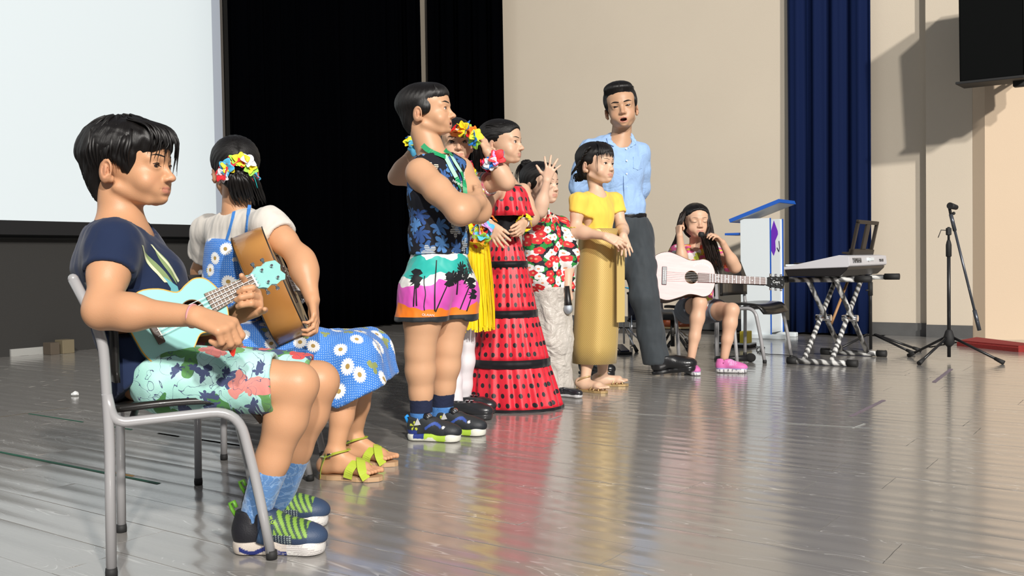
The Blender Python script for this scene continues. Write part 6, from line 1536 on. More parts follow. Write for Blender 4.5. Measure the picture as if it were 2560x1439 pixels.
# ================================================================== 6. girl in the flowered jacket, hand on her forehead
def girl_kimono():
    Y = 5.15; p = person('girl in red and white flowered jacket with one hand on her forehead', (.2, 5.15, 0)); sk = skin_mat('skin_porcelain', (.70, .47, .34))
    H = Head(W(1349, 509, Y), (.80, -.62, 0), .222, sy=.99, nose=.55, gaze=(.2, -.1), eye=.019, cheek=1.1)
    nk = ('c', H.w((0, -.08, .25)), W(1356, 545, Y), .036, .040, .03); sR, eR, wR = W(1330, 552, 5.12), W(1350, 528, 4.94), W(1367, 452, 4.90); sL, eL, wL = W(1400, 560, 5.24), W(1422, 640, 5.16), W(1420, 720, 5.10)
    side = (sL-sR).normalized(); ch, wa = W(1366, 600, 5.17), W(1374, 690, 5.17)
    hR, kR, aR = W(1366, 730, 5.15), W(1372, 840, 5.15), W(1382, 960, 5.16); hL, kL, aL = W(1400, 730, 5.25), W(1400, 840, 5.25), W(1404, 960, 5.22)
    B = [nk, ('c', W(1360, 565, Y), ch, .052, .066, .04, side, 1.4), ('c', ch, wa, .066, .068, .04, side, 1.3), ('c', wa, W(1376, 740, 5.17), .07, .075, .03, side, 1.3), ('c', sR, sL, .036, .036, .04)]
    B += arm(sR, eR, wR, .85)+arm(sL, eL, wL, .85)+leg(hR, kR, aR, .7)+leg(hL, kL, aL, .7)
    g, _ = hand(wR, W(1373, 432, 4.89)-wR, (.1, 1, -.2), 1, ((.15, .3, .2), (.15, .3, .2), (.15, .3, .2), (.2, .35, .2)), .75, .135, (1.15, .25, .05), .008, .95); B.append(g)
    g, _ = hand(wL, W(1424, 745, 5.10)-wL, (-.6, .6, 0), -1, (.9, 1., 1., 1.), .05, .13, (.3, .6, .5), .010); B.append(g)
    ob, bv = body(p, B, H, .008, sk, [finebox([wR, W(1330, 408, 4.9), W(1392, 440, 4.9)], .02, .0038)], .0034); H.extras(p, bv, brow_th=.6)
    ho = simple_hair(p, H, [H.e((0, .02, .5), (.36, .28, .22), .04), H.e((.04, -.42, .98), (.125, .13, .12), .03)], [], hh=.0055, pole=(0, -.4, .9), N=60, line=-.02, side_cut=False)
    P = []; rc = random.Random(4)
    for i in range(22): a = rc.uniform(-.07, .07); P.append([(a, -.48, 1.03), (a*1.5, -.58, .92), (a*1.8, -.62+a, .72-.10*rc.random()), (a*2, -.60, .50+.12*rc.random())])
    for i in range(16): s = 1; P.append([(s*.33, .22, .62), (s*.345, .25, .42), (s*.32, .27, .22+.1*rc.random())])
    locks(H, ho, P, .018, 3, .012, .5); P = []
    for i in range(30):
        a = rc.uniform(0, 6.28); P.append([(.04+.10*math.cos(a), -.42+.10*math.sin(a), .97), (.04+.13*math.cos(a+.8), -.42+.12*math.sin(a+.8), 1.03), (.04+.08*math.cos(a+1.8), -.42+.08*math.sin(a+1.8), 1.09)])
    locks(H, ho, P, .020, 5, .008, .5, name='hair_bun')
    t = NT('camellia_print'); uv = t.uv()
    g1, h1, r1, _ = t.flowers(uv, 25, 5, .50, .75, .22, hub=.26); g2, h2, r2, _ = t.flowers(t.V('ADD', uv, (.027, .024, 0)), 27, 3, .44, .8, .6, hub=0); g3, h3, r3, _ = t.flowers(t.V('ADD', uv, (.013, .037, 0)), 22, 5, .44, .8, .2, hub=.15)
    c = t.mix(g2, (.010, .010, .018), (.02, .26, .045)); c = t.mix(t.M('MULTIPLY', g3, t.M('GREATER_THAN', r3[0], .35)), c, (.76, .76, .74))
    c = t.mix(g1, c, t.mix(t.M('GREATER_THAN', r1[1], .30), (.78, .77, .75), (.62, .022, .03))); c = t.mix(t.M('MULTIPLY', h1, g1), c, (.70, .30, .16))
    t.col(c).set(Roughness=.75); t.bump(t.noise(t.tc(), 400, 2), .0004)
    T = [('c', W(1360, 556, 5.16), ch, .060, .084, .04, side, 1.42), ('c', ch, W(1376, 720, 5.17), .082, .088, .05, side, 1.28), ('c', sR, sL, .048, .048, .04), ('c', sR, sR.lerp(eR, .9), .054, .060, .03), ('c', W(1405, 570, 5.22), W(1420, 630, 5.18), .054, .062, .03), ('c', W(1420, 630, 5.18), W(1420, 650, 5.15), .062, .062, .02),
         ('c', W(1335, 580, 5.1), W(1345, 690, 5.1), .06, .07, .05), ('P', eR+(sR-eR).normalized()*.018, (eR-sR).normalized(), .085), ('P', W(1378, 733, 5.17), Vector((.05, 0, -1)).normalized(), .25), ('C', sR.lerp(eR, .4), eR, .044, .052, .004), ('C', W(1358, 500, 5.10), W(1366, 556, 5.04), .040, .034, .006), ('P', W(1362, 544, 5.1), Vector((.1, -.25, 1)).normalized(), .085), ('c', W(1415, 690, 5.16), W(1418, 735, 5.16), .05, .045, .03), ('P', W(1420, 728, 5.17), Vector((0, 0, -1)), .07)]
    surf('jacket', T, .0065, t.m, p, fold=[(.007, 13, (1, 1, .4), 1), (.003, 36, (1, 1, .5), 2)], uv=cylmap(wa, None, .10, Vector((-.3, 1, 0))))
    bm = new(); 
    for pts in ([(1340, 540), (1352, 556), (1366, 575), (1380, 592)], [(1376, 540), (1372, 560), (1364, 578), (1352, 596)]):
        P_ = [W(x, y, 5.0) for x, y in pts]
    t = NT('crumpled_cream_satin'); t.col(t.mix(t.noise(t.tc(), 9, 3), (.44, .40, .35), (.60, .57, .52))).set(Roughness=.42, Sheen_Weight=.3); t.bump(t.noise(t.tc(), 16, 4, dist=1.5), .02, .8)
    surf('trousers', [('c', W(1377, 716, 5.16), W(1381, 850, 5.16), .104, .102, .04, side, 1.02), ('c', W(1381, 850, 5.16), W(1394, 975, 5.17), .102, .080, .04, side, 1.0), ('P', W(1392, 984, 5.18), Vector((.12, 0, -1)).normalized(), .2), ('P', W(1384, 716, 5.18), Vector((0, 0, 1)), .2)], .007, t.m, p, fold=[(.008, 16, (1, 1, .6), 1), (.004, 40, (1, 1, .8), 3)])
    hp = W(1372, 985, 5.06); hp.z = .001
    hp = G(1398, 990); hp.z = .001; shoe(p, hp, (.8, -.65), .15, flat_((.02, .02, .025)), flat_((.5, .5, .5)), 'shoe', high=.07, h=.005, m=M_paintgloss)
    finish(p)
    mp = thing('microphone', 'microphone with round silver head hanging from the hand of the girl in the flowered jacket', 'microphone', tuple(W(1421, 771, 5.08)))
    bm = new(); bmesh.ops.create_uvsphere(bm, u_segments=24, v_segments=16, radius=.030, matrix=Matrix.Diagonal((.85, .85, 1, 1))); obj('grille', bm, mat('silver_mesh', (.42, .47, .52), .35, .6, bumpy=(900, .001)), mp, True)
    bm = new(); tube(bm, [(0, 0, .018), (-.001, 0, .035), (-.006, 0, .12)], [.021, .018, .013], 14); obj('handle', bm, M_black, mp, True)
# ================================================================== 7. girl in yellow with the gold skirt
def girl_yellow():
    Y = 5.3; p = person('girl in yellow top and long gold wrap skirt', (.47, 5.3, 0)); sk = skin_mat('skin_porcelain2', (.70, .46, .32))
    H = Head(W(1488, 459, Y), (.78, -.66, 0), .226, sy=.99, nose=.5, gaze=(.1, -.05), eye=.020, cheek=1.12, jaw=.98, ear=1.1)
    nk = ('c', H.w((0, -.08, .25)), W(1494, 488, Y), .036, .040, .03); sR, eR, wR = W(1446, 502, 5.22), W(1438, 578, 5.20), W(1512, 590, 5.08); sL, eL, wL = W(1536, 502, 5.42), W(1556, 572, 5.36), W(1558, 588, 5.14)
    side = (sL-sR).normalized(); ch, wa, pe = W(1492, 535, Y), W(1492, 590, Y), W(1494, 650, Y)
    hR, kR, aR = W(1484, 680, 5.30), W(1478, 820, 5.29), W(1462, 958, 5.24); hL, kL, aL = W(1508, 680, 5.34), W(1508, 820, 5.37), W(1506, 948, 5.44)
    B = [nk, ('c', W(1492, 505, Y), ch, .050, .062, .04, side, 1.4), ('c', ch, wa, .062, .060, .04, side, 1.25), ('c', wa, pe, .060, .075, .04, side, 1.25), ('c', sR, sL, .036, .036, .04)]
    B += arm(sR, eR, wR, .9)+arm(sL, eL, wL, .85)+leg(hR, kR, aR, .82)+leg(hL, kL, aL, .82)
    g, _ = hand(wR, W(1545, 604, 5.06)-wR, (.2, .8, -.5), 1, (.25, .3, .35, .4), .1, .135, (.4, .3, .2), .010); B.append(g)
    g, _ = hand(wL, W(1566, 618, 5.10)-wL, (-.2, .9, .2), -1, ((.05, .2, .1),)*4, .3, .135, (.5, .3, .2), .010); B.append(g)
    for an, d in ((aR, (.75, -.66)), (aL, (1, -.05))): f_, b_ = foot(an, d, .92, .175, .018); B += f_
    ob, bv = body(p, B, H, .008, sk, [finebox([wR, W(1575, 625, 5.08)], .03, .004), finebox([aR+Vector((0, 0, -.08)), aR+Vector((.1, -.09, -.08)), aL+Vector((.13, 0, -.08))], .04, .005)], .0034); H.extras(p, bv, brow_th=.55)
    ho = simple_hair(p, H, [H.e((0, .04, .55), (.37, .26, .2), .04), H.e((-.02, -.46, .18), (.14, .12, .10), .02), H.e((0, -.38, .36), (.17, .12, .16), .05)], [], hh=.0055, pole=(0, -.2, .9), N=56, line=-.03)
    P = []; rc = random.Random(9)
    for i in range(34): a = (i/33)*2-1; P.append([(a*.20, .20, 1.0), (a*.28, .40-.08*a*a, .86), (a*.31, .475-.13*a*a, .68), (a*.31+.02*math.sin(i), .455-.12*a*a, .56-.05*rc.random())])
    for i in range(8): s = rc.choice((-1, 1)); P.append([(s*.31, .30, .72), (s*.335, .31, .5), (s*.31, .30, .26)])
    locks(H, ho, P, .013, 3, .006, .5); P = []
    for i in range(30):   # braid round the head to a low bun
        a = i/29*math.pi*1.1; x = -.34*math.cos(a*.5+.3); P.append([(-.345+.05*math.sin(i), .12-.5*i/30, .86-.55*i/30), (-.39, .08-.5*i/30, .80-.55*i/30), (-.35, .02-.5*i/30, .74-.55*i/30)])
    locks(H, ho, P, .040, 6, .004, .7, name='braid'); P = []
    for i in range(26): a = rc.uniform(0, 6.28); P.append([(-.03+.10*math.cos(a), -.46+.02, .20+.08*math.sin(a)), (-.03+.14*math.cos(a+1), -.53, .18+.10*math.sin(a+1)), (-.03+.09*math.cos(a+2), -.56, .18+.07*math.sin(a+2))])
    locks(H, ho, P, .026, 7, .006, .6, name='hair_bun')
    M = cloth('yellow_jersey', (.86, .60, .09), .8, .2); 
    T = [('c', W(1492, 500, Y), ch, .056, .076, .04, side, 1.4), ('c', ch, W(1492, 590, Y), .076, .076, .04, side, 1.25), ('c', sR, sL, .046, .046, .04), ('c', sR, sR.lerp(eR, .75), .043, .052, .03), ('c', sL, sL.lerp(eL, .75), .043, .052, .03),
         ('P', sR.lerp(eR, .42), (eR-sR).normalized()+Vector((-.2, 0, 0)), .09), ('P', sL.lerp(eL, .50), (eL-sL).normalized()+Vector((.2, 0, 0)), .09), ('C', sR.lerp(eR, .30), eR, .031, .038, .004), ('C', sL.lerp(eL, .34), eL, .031, .038, .004), ('C', W(1490, 440, Y), W(1497, 474, 5.28), .045, .054, .006)]
    surf('t_shirt', T, .0065, M, p, fold=[(.005, 15, (1, 1, .5), 1), (.0025, 38, (1, 1, .5), 2)])
    t = NT('gold_brocade'); uv = t.uv(); q = t.sep(t.V('SCALE', uv, sc=85.0)); a = t.M('ABSOLUTE', t.M('SUBTRACT', t.M('FRACT', t.M('ADD', q[0], q[1])), .5)); b = t.M('ABSOLUTE', t.M('SUBTRACT', t.M('FRACT', t.M('SUBTRACT', q[0], q[1])), .5)); m = t.M('GREATER_THAN', t.M('MAXIMUM', a, b), .36)
    t.col(t.mix(m, (.50, .33, .085), (.66, .48, .17))).set(Roughness=t.M('ADD', .38, t.M('MULTIPLY', m, .15)), Metallic=.25, Sheen_Weight=.2); t.bump(m, .0006); Mg = t.m
    def rg(x, y, hw, am=0, ry=.93): return (W(x, y, Y), hw/453, hw*ry/453, am, 5, .7, -.5)
    loft('wrap_skirt', [rg(1497, 572, 49), rg(1497, 590, 50, .004), rg(1496, 640, 52, .012), rg(1494, 720, 55, .014), rg(1491, 800, 56, .016), rg(1488, 860, 56, .02), rg(1486, 906, 55, .022)], Mg, p, 96, .12)
    bm = new(); P_ = [W(1551, y, 5.18) for y in range(595, 806, 14)]; ribbon(bm, P_, [Vector((.55, -.8, 0)).normalized()]*len(P_), .055, .004); obj('skirt_panel', bm, Mg, p)
    surf('gold_sash', [('c', W(1496, 578, Y), W(1496, 588, Y), .098, .1, .01, side, 1.12), ('P', W(1496, 572, Y), Vector((0, 0, 1)), .15), ('P', W(1496, 596, Y), Vector((0, 0, -1)), .15)], .006, Mg, p, fold=[(.003, 30, (1, 1, 1), 1)])
    Ms = mat('gold_leather', (.52, .36, .17), .35, .4)
    for an, d in ((aR, Vector((.75, -.66, 0))), (aL, Vector((1, -.05, 0)))):
        d.normalize(); sd = Vector((-d.y, d.x, 0)); o = Vector((an.x, an.y, 0))-d*.052
        def L_(x, y, z): return o+d*x+sd*y+Vector((0, 0, z))
        out = [(0, 0), (.01, .020), (.05, .025), (.10, .028), (.14, .034), (.18, .028), (.198, .012), (.20, 0)]; out += [(x, -y) for x, y in out[-2:0:-1]]
        s0 = new(); prism(s0, out, zmat(o+Vector((0, 0, .001)), (0, 0, 1), d), .013); s0 = obj('sandal', s0, Ms, p)
        for pts in (((.105, -.030, .012), (.125, -.015, .046), (.155, .020, .036), (.165, .033, .012)), ((.165, -.030, .012), (.155, -.018, .036), (.125, .015, .046), (.105, .030, .012)), ((.13, -.034, .012), (.14, 0, .044), (.13, .034, .012)), ((.012, -.018, .012), (.02, -.026, .05), (.055, -.030, .075), (.085, 0, .085), (.055, .030, .075), (.02, .026, .05), (.012, .018, .012))):
            bm = new(); tube(bm, smoothpath([L_(*q) for q in pts], 4), .0042, 6); obj('strap', bm, Ms, s0, True)
    finish(p); return p
# ================================================================== 8. man in the blue shirt
def man():
    Y = 5.9; p = person('man in light blue shirt and grey trousers striding behind the girl in yellow', (.75, 5.9, 0)); sk = skin_mat('skin_tan', (.56, .33, .20))
    H = Head(W(1560, 322, Y), (-.10, -1, 0), .272, roll=math.radians(7), sx=.98, pitch=math.radians(2), open=.075, gaze=(-.1, -.1), eye=.016, nose=.75, cheek=.9, ear=.9, jaw=1.0)
    nk = ('c', H.w((0, -.10, .22)), W(1552, 352, 5.92), .058, .062, .04); sR, eR, wR = W(1474, 380, 5.92), W(1448, 468, 5.98), W(1492, 528, 6.14); sL, eL, wL = W(1596, 386, 5.98), W(1600, 470, 6.06), W(1570, 535, 6.16)
    side = (sL-sR).normalized(); ch, wa, pe = W(1538, 425, 5.95), W(1552, 500, 5.96), W(1562, 560, 5.98)
    hR, kR, aR = W(1550, 590, 5.98), W(1512, 748, 5.98), W(1475, 905, 6.06); hL, kL, aL = W(1590, 590, 6.0), W(1612, 742, 5.88), W(1642, 900, 5.94)
    B = [nk, ('c', W(1538, 385, 5.93), ch, .095, .112, .05, side, 1.35), ('c', ch, wa, .112, .098, .05, side, 1.25), ('c', wa, pe, .098, .11, .05, side, 1.2), ('c', sR, sL, .055, .055, .06)]
    B += arm(sR, eR, wR, 1.2)+arm(sL, eL, wL, 1.2)+leg(hR, kR, aR, 1.25)+leg(hL, kL, aL, 1.25)
    g, _ = hand(wR, W(1520, 545, 6.18)-wR, (0, .9, 0), 1, (.6,)*4, .1, .17); B.append(g)
    g, _ = hand(wL, W(1545, 545, 6.20)-wL, (0, -.9, 0), -1, (.6,)*4, .1, .17); B.append(g)
    ob, bv = body(p, B, H, .010, sk, [], .0038); H.extras(p, bv, brow_th=1.25, brow_z=.54)
    C = [H.e((0, -.06, .665), (.385, .50, .40), 0), H.e((-.02, .20, .88), (.33, .27, .17), .08), H.e((0, -.26, .36), (.26, .18, .26), .12), H.e((0, .56, .46), (.40, .29, .325), .03, None, True), H.e((0, .34, .12), (.36, .33, .26), .02, None, True)]
    for x in (-1, 1): C += [H.e((x*.42, .06, .24), (.17, .2, .26), .02, None, True), H.e((x*.32, .14, .58), (.06, .12, .14), .04)]
    ho = surf('hair', C, .0055, M_hair, p, disp=groove(H, .004, 40), uv=hair_uv(H, (.1, 0, 1)))
    P = []; rc = random.Random(2)
    for i in range(34): a = (i/33)*2-1; P.append([(.06+a*.14, .02, 1.0-.02*abs(a)), (.02+a*.17, .22, .975-.05*abs(a)), (a*.31, .37-.12*a*a, .88), (a*.335-.02, .40-.16*a*a, .77)])
    locks(H, ho, P, .032, 3, .01, .5)
    t = NT('light_blue_cotton'); t.col((.34, .52, .82)).set(Roughness=.8, Sheen_Weight=.1); t.bump(t.noise(t.tc(), 11, 3, dist=1.2), .02, .55); M = t.m
    T = [('c', W(1538, 378, 5.93), ch, .105, .126, .05, side, 1.35), ('c', ch, W(1552, 505, 5.96), .126, .118, .05, side, 1.22), ('c', sR, sL, .068, .068, .06), ('c', W(1560, 520, 5.96), W(1562, 532, 5.96), .112, .105, .03, side, 1.2)]
    T += limb([sR, sR.lerp(eR, .5), eR], [.070, .066, .060], .03)+limb([eR, eR.lerp(wR, .6), wR], [.058, .054, .05], .02)+limb([sL, sL.lerp(eL, .5), eL], [.070, .066, .060], .03)+limb([eL, eL.lerp(wL, .6), wL], [.058, .054, .05], .02)
    T += [('P', W(1562, 537, 5.96), Vector((0, 0, -1)), .2), ('c', W(1553, 346, 5.91), W(1551, 362, 5.92), .074, .085, .02), ('C', W(1555, 290, 5.9), W(1553, 352, 5.88), .064, .066, .004), ('P', W(1553, 334, 5.9), Vector((0, -.35, 1)).normalized(), .1)]
    sh = surf('shirt', T, .0075, M, p, fold=[(.008, 10, (1, 1, .6), 1), (.004, 26, (1, 1, .7), 2)]); sb = bvh_of(sh)
    # collar, placket, pocket, buttons
    for pts in ([(1518, 318), (1519, 340), (1534, 352), (1549, 345), (1562, 357)], [(1583, 330), (1580, 344), (1572, 352), (1565, 358)]):
        pass
    def patch(name, poly, off, th=.004, m=M):
        P_ = [on_surf(sb, x, y, 5.8, off) for x, y in poly]; bm = new(); a = [bm.verts.new(q) for q, n in P_]; b = [bm.verts.new(q+n*th) for q, n in P_]; k = len(a)
        bm.faces.new(a); bm.faces.new(b[::-1])
        for i in range(k): bm.faces.new((a[i], a[(i+1) % k], b[(i+1) % k], b[i]))
        bmesh.ops.recalc_face_normals(bm, faces=bm.faces[:]); return obj(name, bm, m, p)
    patch('collar', [(1527, 340), (1517, 348), (1520, 360), (1534, 366), (1553, 358), (1548, 350), (1536, 346)], .004, .007); patch('collar', [(1578, 342), (1586, 350), (1588, 362), (1577, 368), (1566, 357), (1569, 349)], .004, .007)
    patch('placket', [(1562, 355), (1570, 355), (1566, 440), (1570, 534), (1562, 534), (1558, 440)], .003, .003); patch('pocket', [(1582, 392), (1605, 390), (1604, 420), (1594, 425), (1583, 420)], .002, .003)
    for y in (372, 402, 434, 466, 498):
        q, n_ = on_surf(sb, 1565, y, 5.8, .006); bm = new(); lathe(bm, [(.006, 0), (.006, .002)], zmat(q, n_), 10); obj('button', bm, M_white, p)
    surf('belt', [('c', W(1564, 534, 5.97), W(1564, 545, 5.97), .112, .112, .01, side, 1.18), ('P', W(1564, 533, 5.97), Vector((0, 0, 1)), .2), ('P', W(1564, 547, 5.97), Vector((0, 0, -1)), .2)], .008, mat('black_belt', (.008, .008, .009), .35), p)
    t = NT('grey_trouser_wool'); t.col(t.mix(t.noise(t.tc(), 300, 2), (.030, .038, .045), (.042, .052, .060))).set(Roughness=.8, Sheen_Weight=.15)
    T = [('c', W(1564, 548, 5.97), pe, .112, .115, .04, side, 1.18), ('c', pe, hR, .115, .105, .05), ('c', pe, hL, .115, .105, .05)]
    T += limb([hR, kR, aR], [.105, .082, .080], .03)+limb([hL, hL.lerp(kL, .5), kL], [.108, .098, .082], .03)+limb([kL, kL.lerp(aL, .55), aL+(aL-kL).normalized()*.03], [.082, .080, .092], .03)
    T += [('P', aR+Vector((0, 0, -.05)), (aR-kR), .16), ('P', W(1650, 905, 5.94), Vector((.15, 0, -1)).normalized(), .17), ('P', W(1564, 544, 5.97), Vector((0, 0, 1)), .22)]
    surf('trousers', T, .009, t.m, p, fold=[(.010, 8, (1.6, 1, .7), 4), (.005, 20, (1.3, 1, .8), 5)])
    Lc = flat_((.010, .010, .011)); hp = W(1628, 944, 5.90); hp.z = .0; shoe(p, hp+Vector((0, 0, .004)), (1, -.12), .285, Lc, Lc, 'dress_shoe', high=.085, m=M_paintgloss, h=.006, solez=.024, heelh=1, tilt=-.10)
    hp = W(1448, 948, 6.04); hp.z = .001; shoe(p, hp, (.75, -.65), .275, Lc, Lc, 'dress_shoe', high=.085, m=M_paintgloss, h=.006, solez=.024, heelh=1)
    finish(p); return p
# ================================================================== 9. girl with the pink guitar
def girl_pink():
    Y = 6.2; p = person('girl in flowered shirt and grey shorts sitting with a pink guitar', (1.18, 6.2, 0)); sk = skin_mat('skin_peach', (.68, .42, .28))
    H = Head(W(1740, 594, Y), (.06, -1, 0), .220, sx=1.04, lids=0, nose=.5, cheek=1.12, eye=.022)
    nk = ('c', H.w((0, -.08, .25)), W(1740, 618, 6.24), .038, .042, .03); sR, eR, wR = W(1694, 632, 6.22), W(1706, 662, 6.04), W(1699, 590, 6.02); sL, eL, wL = W(1784, 632, 6.24), W(1838, 668, 6.10), W(1806, 606, 6.03)
    side = Vector((1, 0, 0)); ch, wa, pe = W(1740, 665, 6.26), W(1742, 730, 6.3), W(1745, 770, 6.34)
    hR, kR, aR = W(1718, 778, 6.34), W(1749, 757, 5.98), W(1728, 893, 5.96); hL, kL, aL = W(1770, 778, 6.36), W(1830, 775, 6.08), W(1811, 893, 6.08)
    B = [nk, ('c', W(1740, 640, 6.24), ch, .052, .066, .04, side, 1.4), ('c', ch, wa, .066, .064, .04, side, 1.25), ('c', wa, pe, .064, .08, .04, side, 1.3), ('c', sR, sL, .038, .038, .04)]
    B += arm(sR, eR, wR, .92)+arm(sL, eL, wL, .92)+leg(hR, kR, aR, .86)+leg(hL, kL, aL, .86)
    g, _ = hand(wR, W(1697, 568, 6.04)-wR, (.8, .5, .1), 1, ((1.3, 1.5, .8),)*4, .05, .135, (.3, .8, .7), .010); B.append(g)
    g, _ = hand(wL, W(1786, 584, 6.00)-wL, (-.3, .2, -.9), -1, ((.5, .7, .5), (.55, .75, .5), (.6, .8, .5), (.65, .8, .5)), .2, .135, (.5, .5, .3), .010); B.append(g)
    ob, bv = body(p, B, H, .008, sk, [finebox([wR, W(1697, 560, 6.03)], .03, .0042), finebox([wL, W(1770, 590, 6.0)], .02, .0042)], .0036); H.extras(p, bv, brow_th=.5)
    ho = simple_hair(p, H, [H.e((0, -.16, .42), (.36, .30, .46), .05)], [], hh=.006, pole=(0, .2, 1.0), line=.05, N=50)
    rc = random.Random(12); P = []
    for i in range(44):
        a = rc.random(); P.append([W(1712-8*a, 528+8*a, 6.16), W(1702-6*a, 560, 6.14), W(1700-8*a, 590, 6.2), W(1690-22*a, 620+14*a, 6.22)])
    for i in range(64):
        a = rc.random(); P.append([W(1765+5*a, 528+6*a, 6.14), W(1772+4*a, 560, 6.12), W(1768+14*a, 590, 6.08), W(1765+30*a, 625, 6.08), W(1775+30*a, 660, 6.09), W(1785+22*a, 690-20*rc.random(), 6.10)])
    for i in range(16):
        a = rc.random(); P.append([W(1754+8*a, 586, 6.02), W(1758+8*a, 600, 6.04), W(1766+12*a, 640, 6.08), W(1774+10*a, 700+10*rc.random(), 6.12)])
    worldlocks(ho, P, .009, 3, .010, mt=M_hairb)
    bm = new(); lathe(bm, [(.014, -.016), (.020, 0), (.014, .016)], zmat(W(1753, 586, 6.0), (.2, 0, 1)), 14); obj('hair_tie', bm, M_blackmat, p)
    t = NT('bright_flower_print'); uv = t.uv(); g1, h1, r1, _ = t.flowers(uv, 17, 5, .50, .8, .35, hub=.25); g2, h2, r2, _ = t.flowers(t.V('ADD', uv, (.03, .02, 0)), 15, 4, .45, .9, .5)
    c = t.mix(t.M('MULTIPLY', g2, t.M('GREATER_THAN', r2[0], .4)), (.74, .68, .66), t.mix(t.M('GREATER_THAN', r2[1], .6), (.80, .52, .04), (.45, .50, .05))); c = t.mix(g1, c, t.mix(t.M('GREATER_THAN', r1[1], .45), (.80, .12, .06), (.72, .12, .28))); c = t.mix(t.M('MULTIPLY', g1, h1), c, (.85, .60, .08)); t.col(c).set(Roughness=.8)
    T = [('c', W(1740, 636, 6.24), ch, .058, .078, .04, side, 1.4), ('c', ch, W(1744, 760, 6.3), .078, .086, .04, side, 1.25), ('c', sR, sL, .050, .050, .04), ('c', sR, sR.lerp(eR, .8), .054, .056, .03), ('c', sL, sL.lerp(eL, .7), .054, .058, .03), ('P', sR.lerp(eR, .5), (eR-sR).normalized(), .09), ('P', sL.lerp(eL, .38), (eL-sL).normalized(), .09), ('C', W(1740, 590, 6.18), W(1740, 612, 6.16), .045, .046, .006)]
    surf('shirt', T, .0075, t.m, p, fold=[(.005, 15, (1, 1, .5), 1)], uv=cylmap(wa, None, .10, Vector((0, 1, 0))))
    M = cloth('grey_denim', (.13, .145, .17), .85)
    surf('shorts', [('c', W(1744, 760, 6.32), pe, .088, .092, .03, side, 1.3), ('c', hR, hR.lerp(kR, .62), .084, .070, .03), ('c', hL, hL.lerp(kL, .55), .084, .072, .03), ('P', hR.lerp(kR, .55), (kR-hR), .11), ('P', hL.lerp(kL, .48), (kL-hL), .11)], .008, M, p, fold=[(.004, 16, (1, 1, 1), 1)])
    def upc(x, y, z):
        out = np.tile(np.array((.66, .16, .42)), (len(x), 1)); out[(x > .10) & (x < .16) & (z > .055) & (np.sin(x*520) > .2)] = (.62, .42, .66); out[(z < .034)] = (.42, .36, .66); return out
    def solec(x, y, z):
        out = np.tile(np.array((.66, .66, .66)), (len(x), 1)); out[(np.sin(x*210)*np.sin(y*190+z*90) > .45)] = (.18, .17, .19); return out
    for hp, d, L in ((W(1716, 915, 6.02), (.22, -1), .185), (W(1788, 930, 6.02), (1, -.35), .20)):
        hp.z = .001; s0, w_, R, k = shoe(p, hp, d, L, upc, solec, 'sneaker', high=.095, h=.0042, solez=.030)
        for j in range(4):
            x = .112+.014*j; zt = .088-.009*j; bm = new(); tube(bm, [w_(x, -.020, zt-.014), w_(x+.002, 0, zt+.001), w_(x, .020, zt-.014)], .0034*k, 6); obj('lace', bm, mat('pale_pink_lace', (.75, .55, .72), .6) if 'pale_pink_lace' not in bpy.data.materials else bpy.data.materials['pale_pink_lace'], s0, True)
    finish(p); return p
def guitar2():
    t = NT('pink_wash_wood'); g = t.noise(t.V('MULTIPLY', t.tc(), (4, 30, 1)), 2, 4, dist=.5); t.col(t.mix(g, (.58, .27, .27), (.72, .45, .44))).set(Roughness=.4, Coat_Weight=.3); top = t.m
    sd = mat('red_brown_side', (.16, .04, .02), .3, coat=.4); dk = mat('grey_bridge', (.13, .13, .14), .4); bd = mat('brown_board', (.17, .095, .085), .5); hd = mat('black_headstock', (.006, .007, .007), .6, spec=.2); rs = mat('dark_rosette', (.05, .04, .02), .4)
    br = W(1663, 689, 5.96); nut = W(1913, 703, 5.96); x = (nut-br).normalized(); z = Vector((-.05, -1, .22)); sc = (nut-br).length; off = .095; M0 = solve(br, x, z); o = br-x*off-M0.to_3x3()@Vector((0, 0, .105)); M0 = solve(o, x, z); Lb = .405
    def headf(g, e, depth, nw0, mn):
        bm = new(); Rt = Matrix.Translation((e, 0, depth-.008)) @ Matrix.Rotation(.12, 4, 'Y'); prism(bm, [(0, -.022), (.03, -.032), (.115, -.037), (.122, -.01), (.122, .012), (.115, .037), (.03, .032), (0, .022)], Rt, .014); h = obj('headstock', bm, hd, g)
        for i in range(6):
            s_ = 1 if i % 2 else -1; xx = .034+.034*(i//2); bm = new(); tube(bm, [Rt@Vector((xx, s_*.018, .013)), Rt@Vector((xx, s_*.018, .026))], .0045, 8); tube(bm, [Rt@Vector((xx, s_*.034, .006)), Rt@Vector((xx, s_*.052, .006))], .007, 8); obj('tuning_peg', bm, M_chrome, h)
        text_mesh('headstock_lettering', 'Cort', Rt @ Matrix.Translation((.068, 0, .0145)), .024, mat('silver_script', (.8, .82, .82), .3), h, .0004)
    g = string_instrument('acoustic_guitar', 'pale pink acoustic guitar on the lap of the girl in the flowered shirt', M0, Lb, .153, .108, .118, .105, (off+.163, .040), sc+off-Lb, .043, .056, 6, top, sd, hd, bd, 14, headf, (off, .030, .115, dk), 'guitar', rs)
    M0i = M0
    bm = new(); rc = random.Random(3)
    for i in range(9): 
        a = 2.6-i*.28; lathe(bm, [(.004, .1066), (.004, .1076)], Matrix.Translation((off+.225+.055*math.cos(a), .055+.035*math.sin(a), 0)), 8)
    o = obj('flower_inlay', bm, mat('pearl_dots', (.85, .80, .72), .3), g); o['kind'] = 'stuff'
_ONLY = None
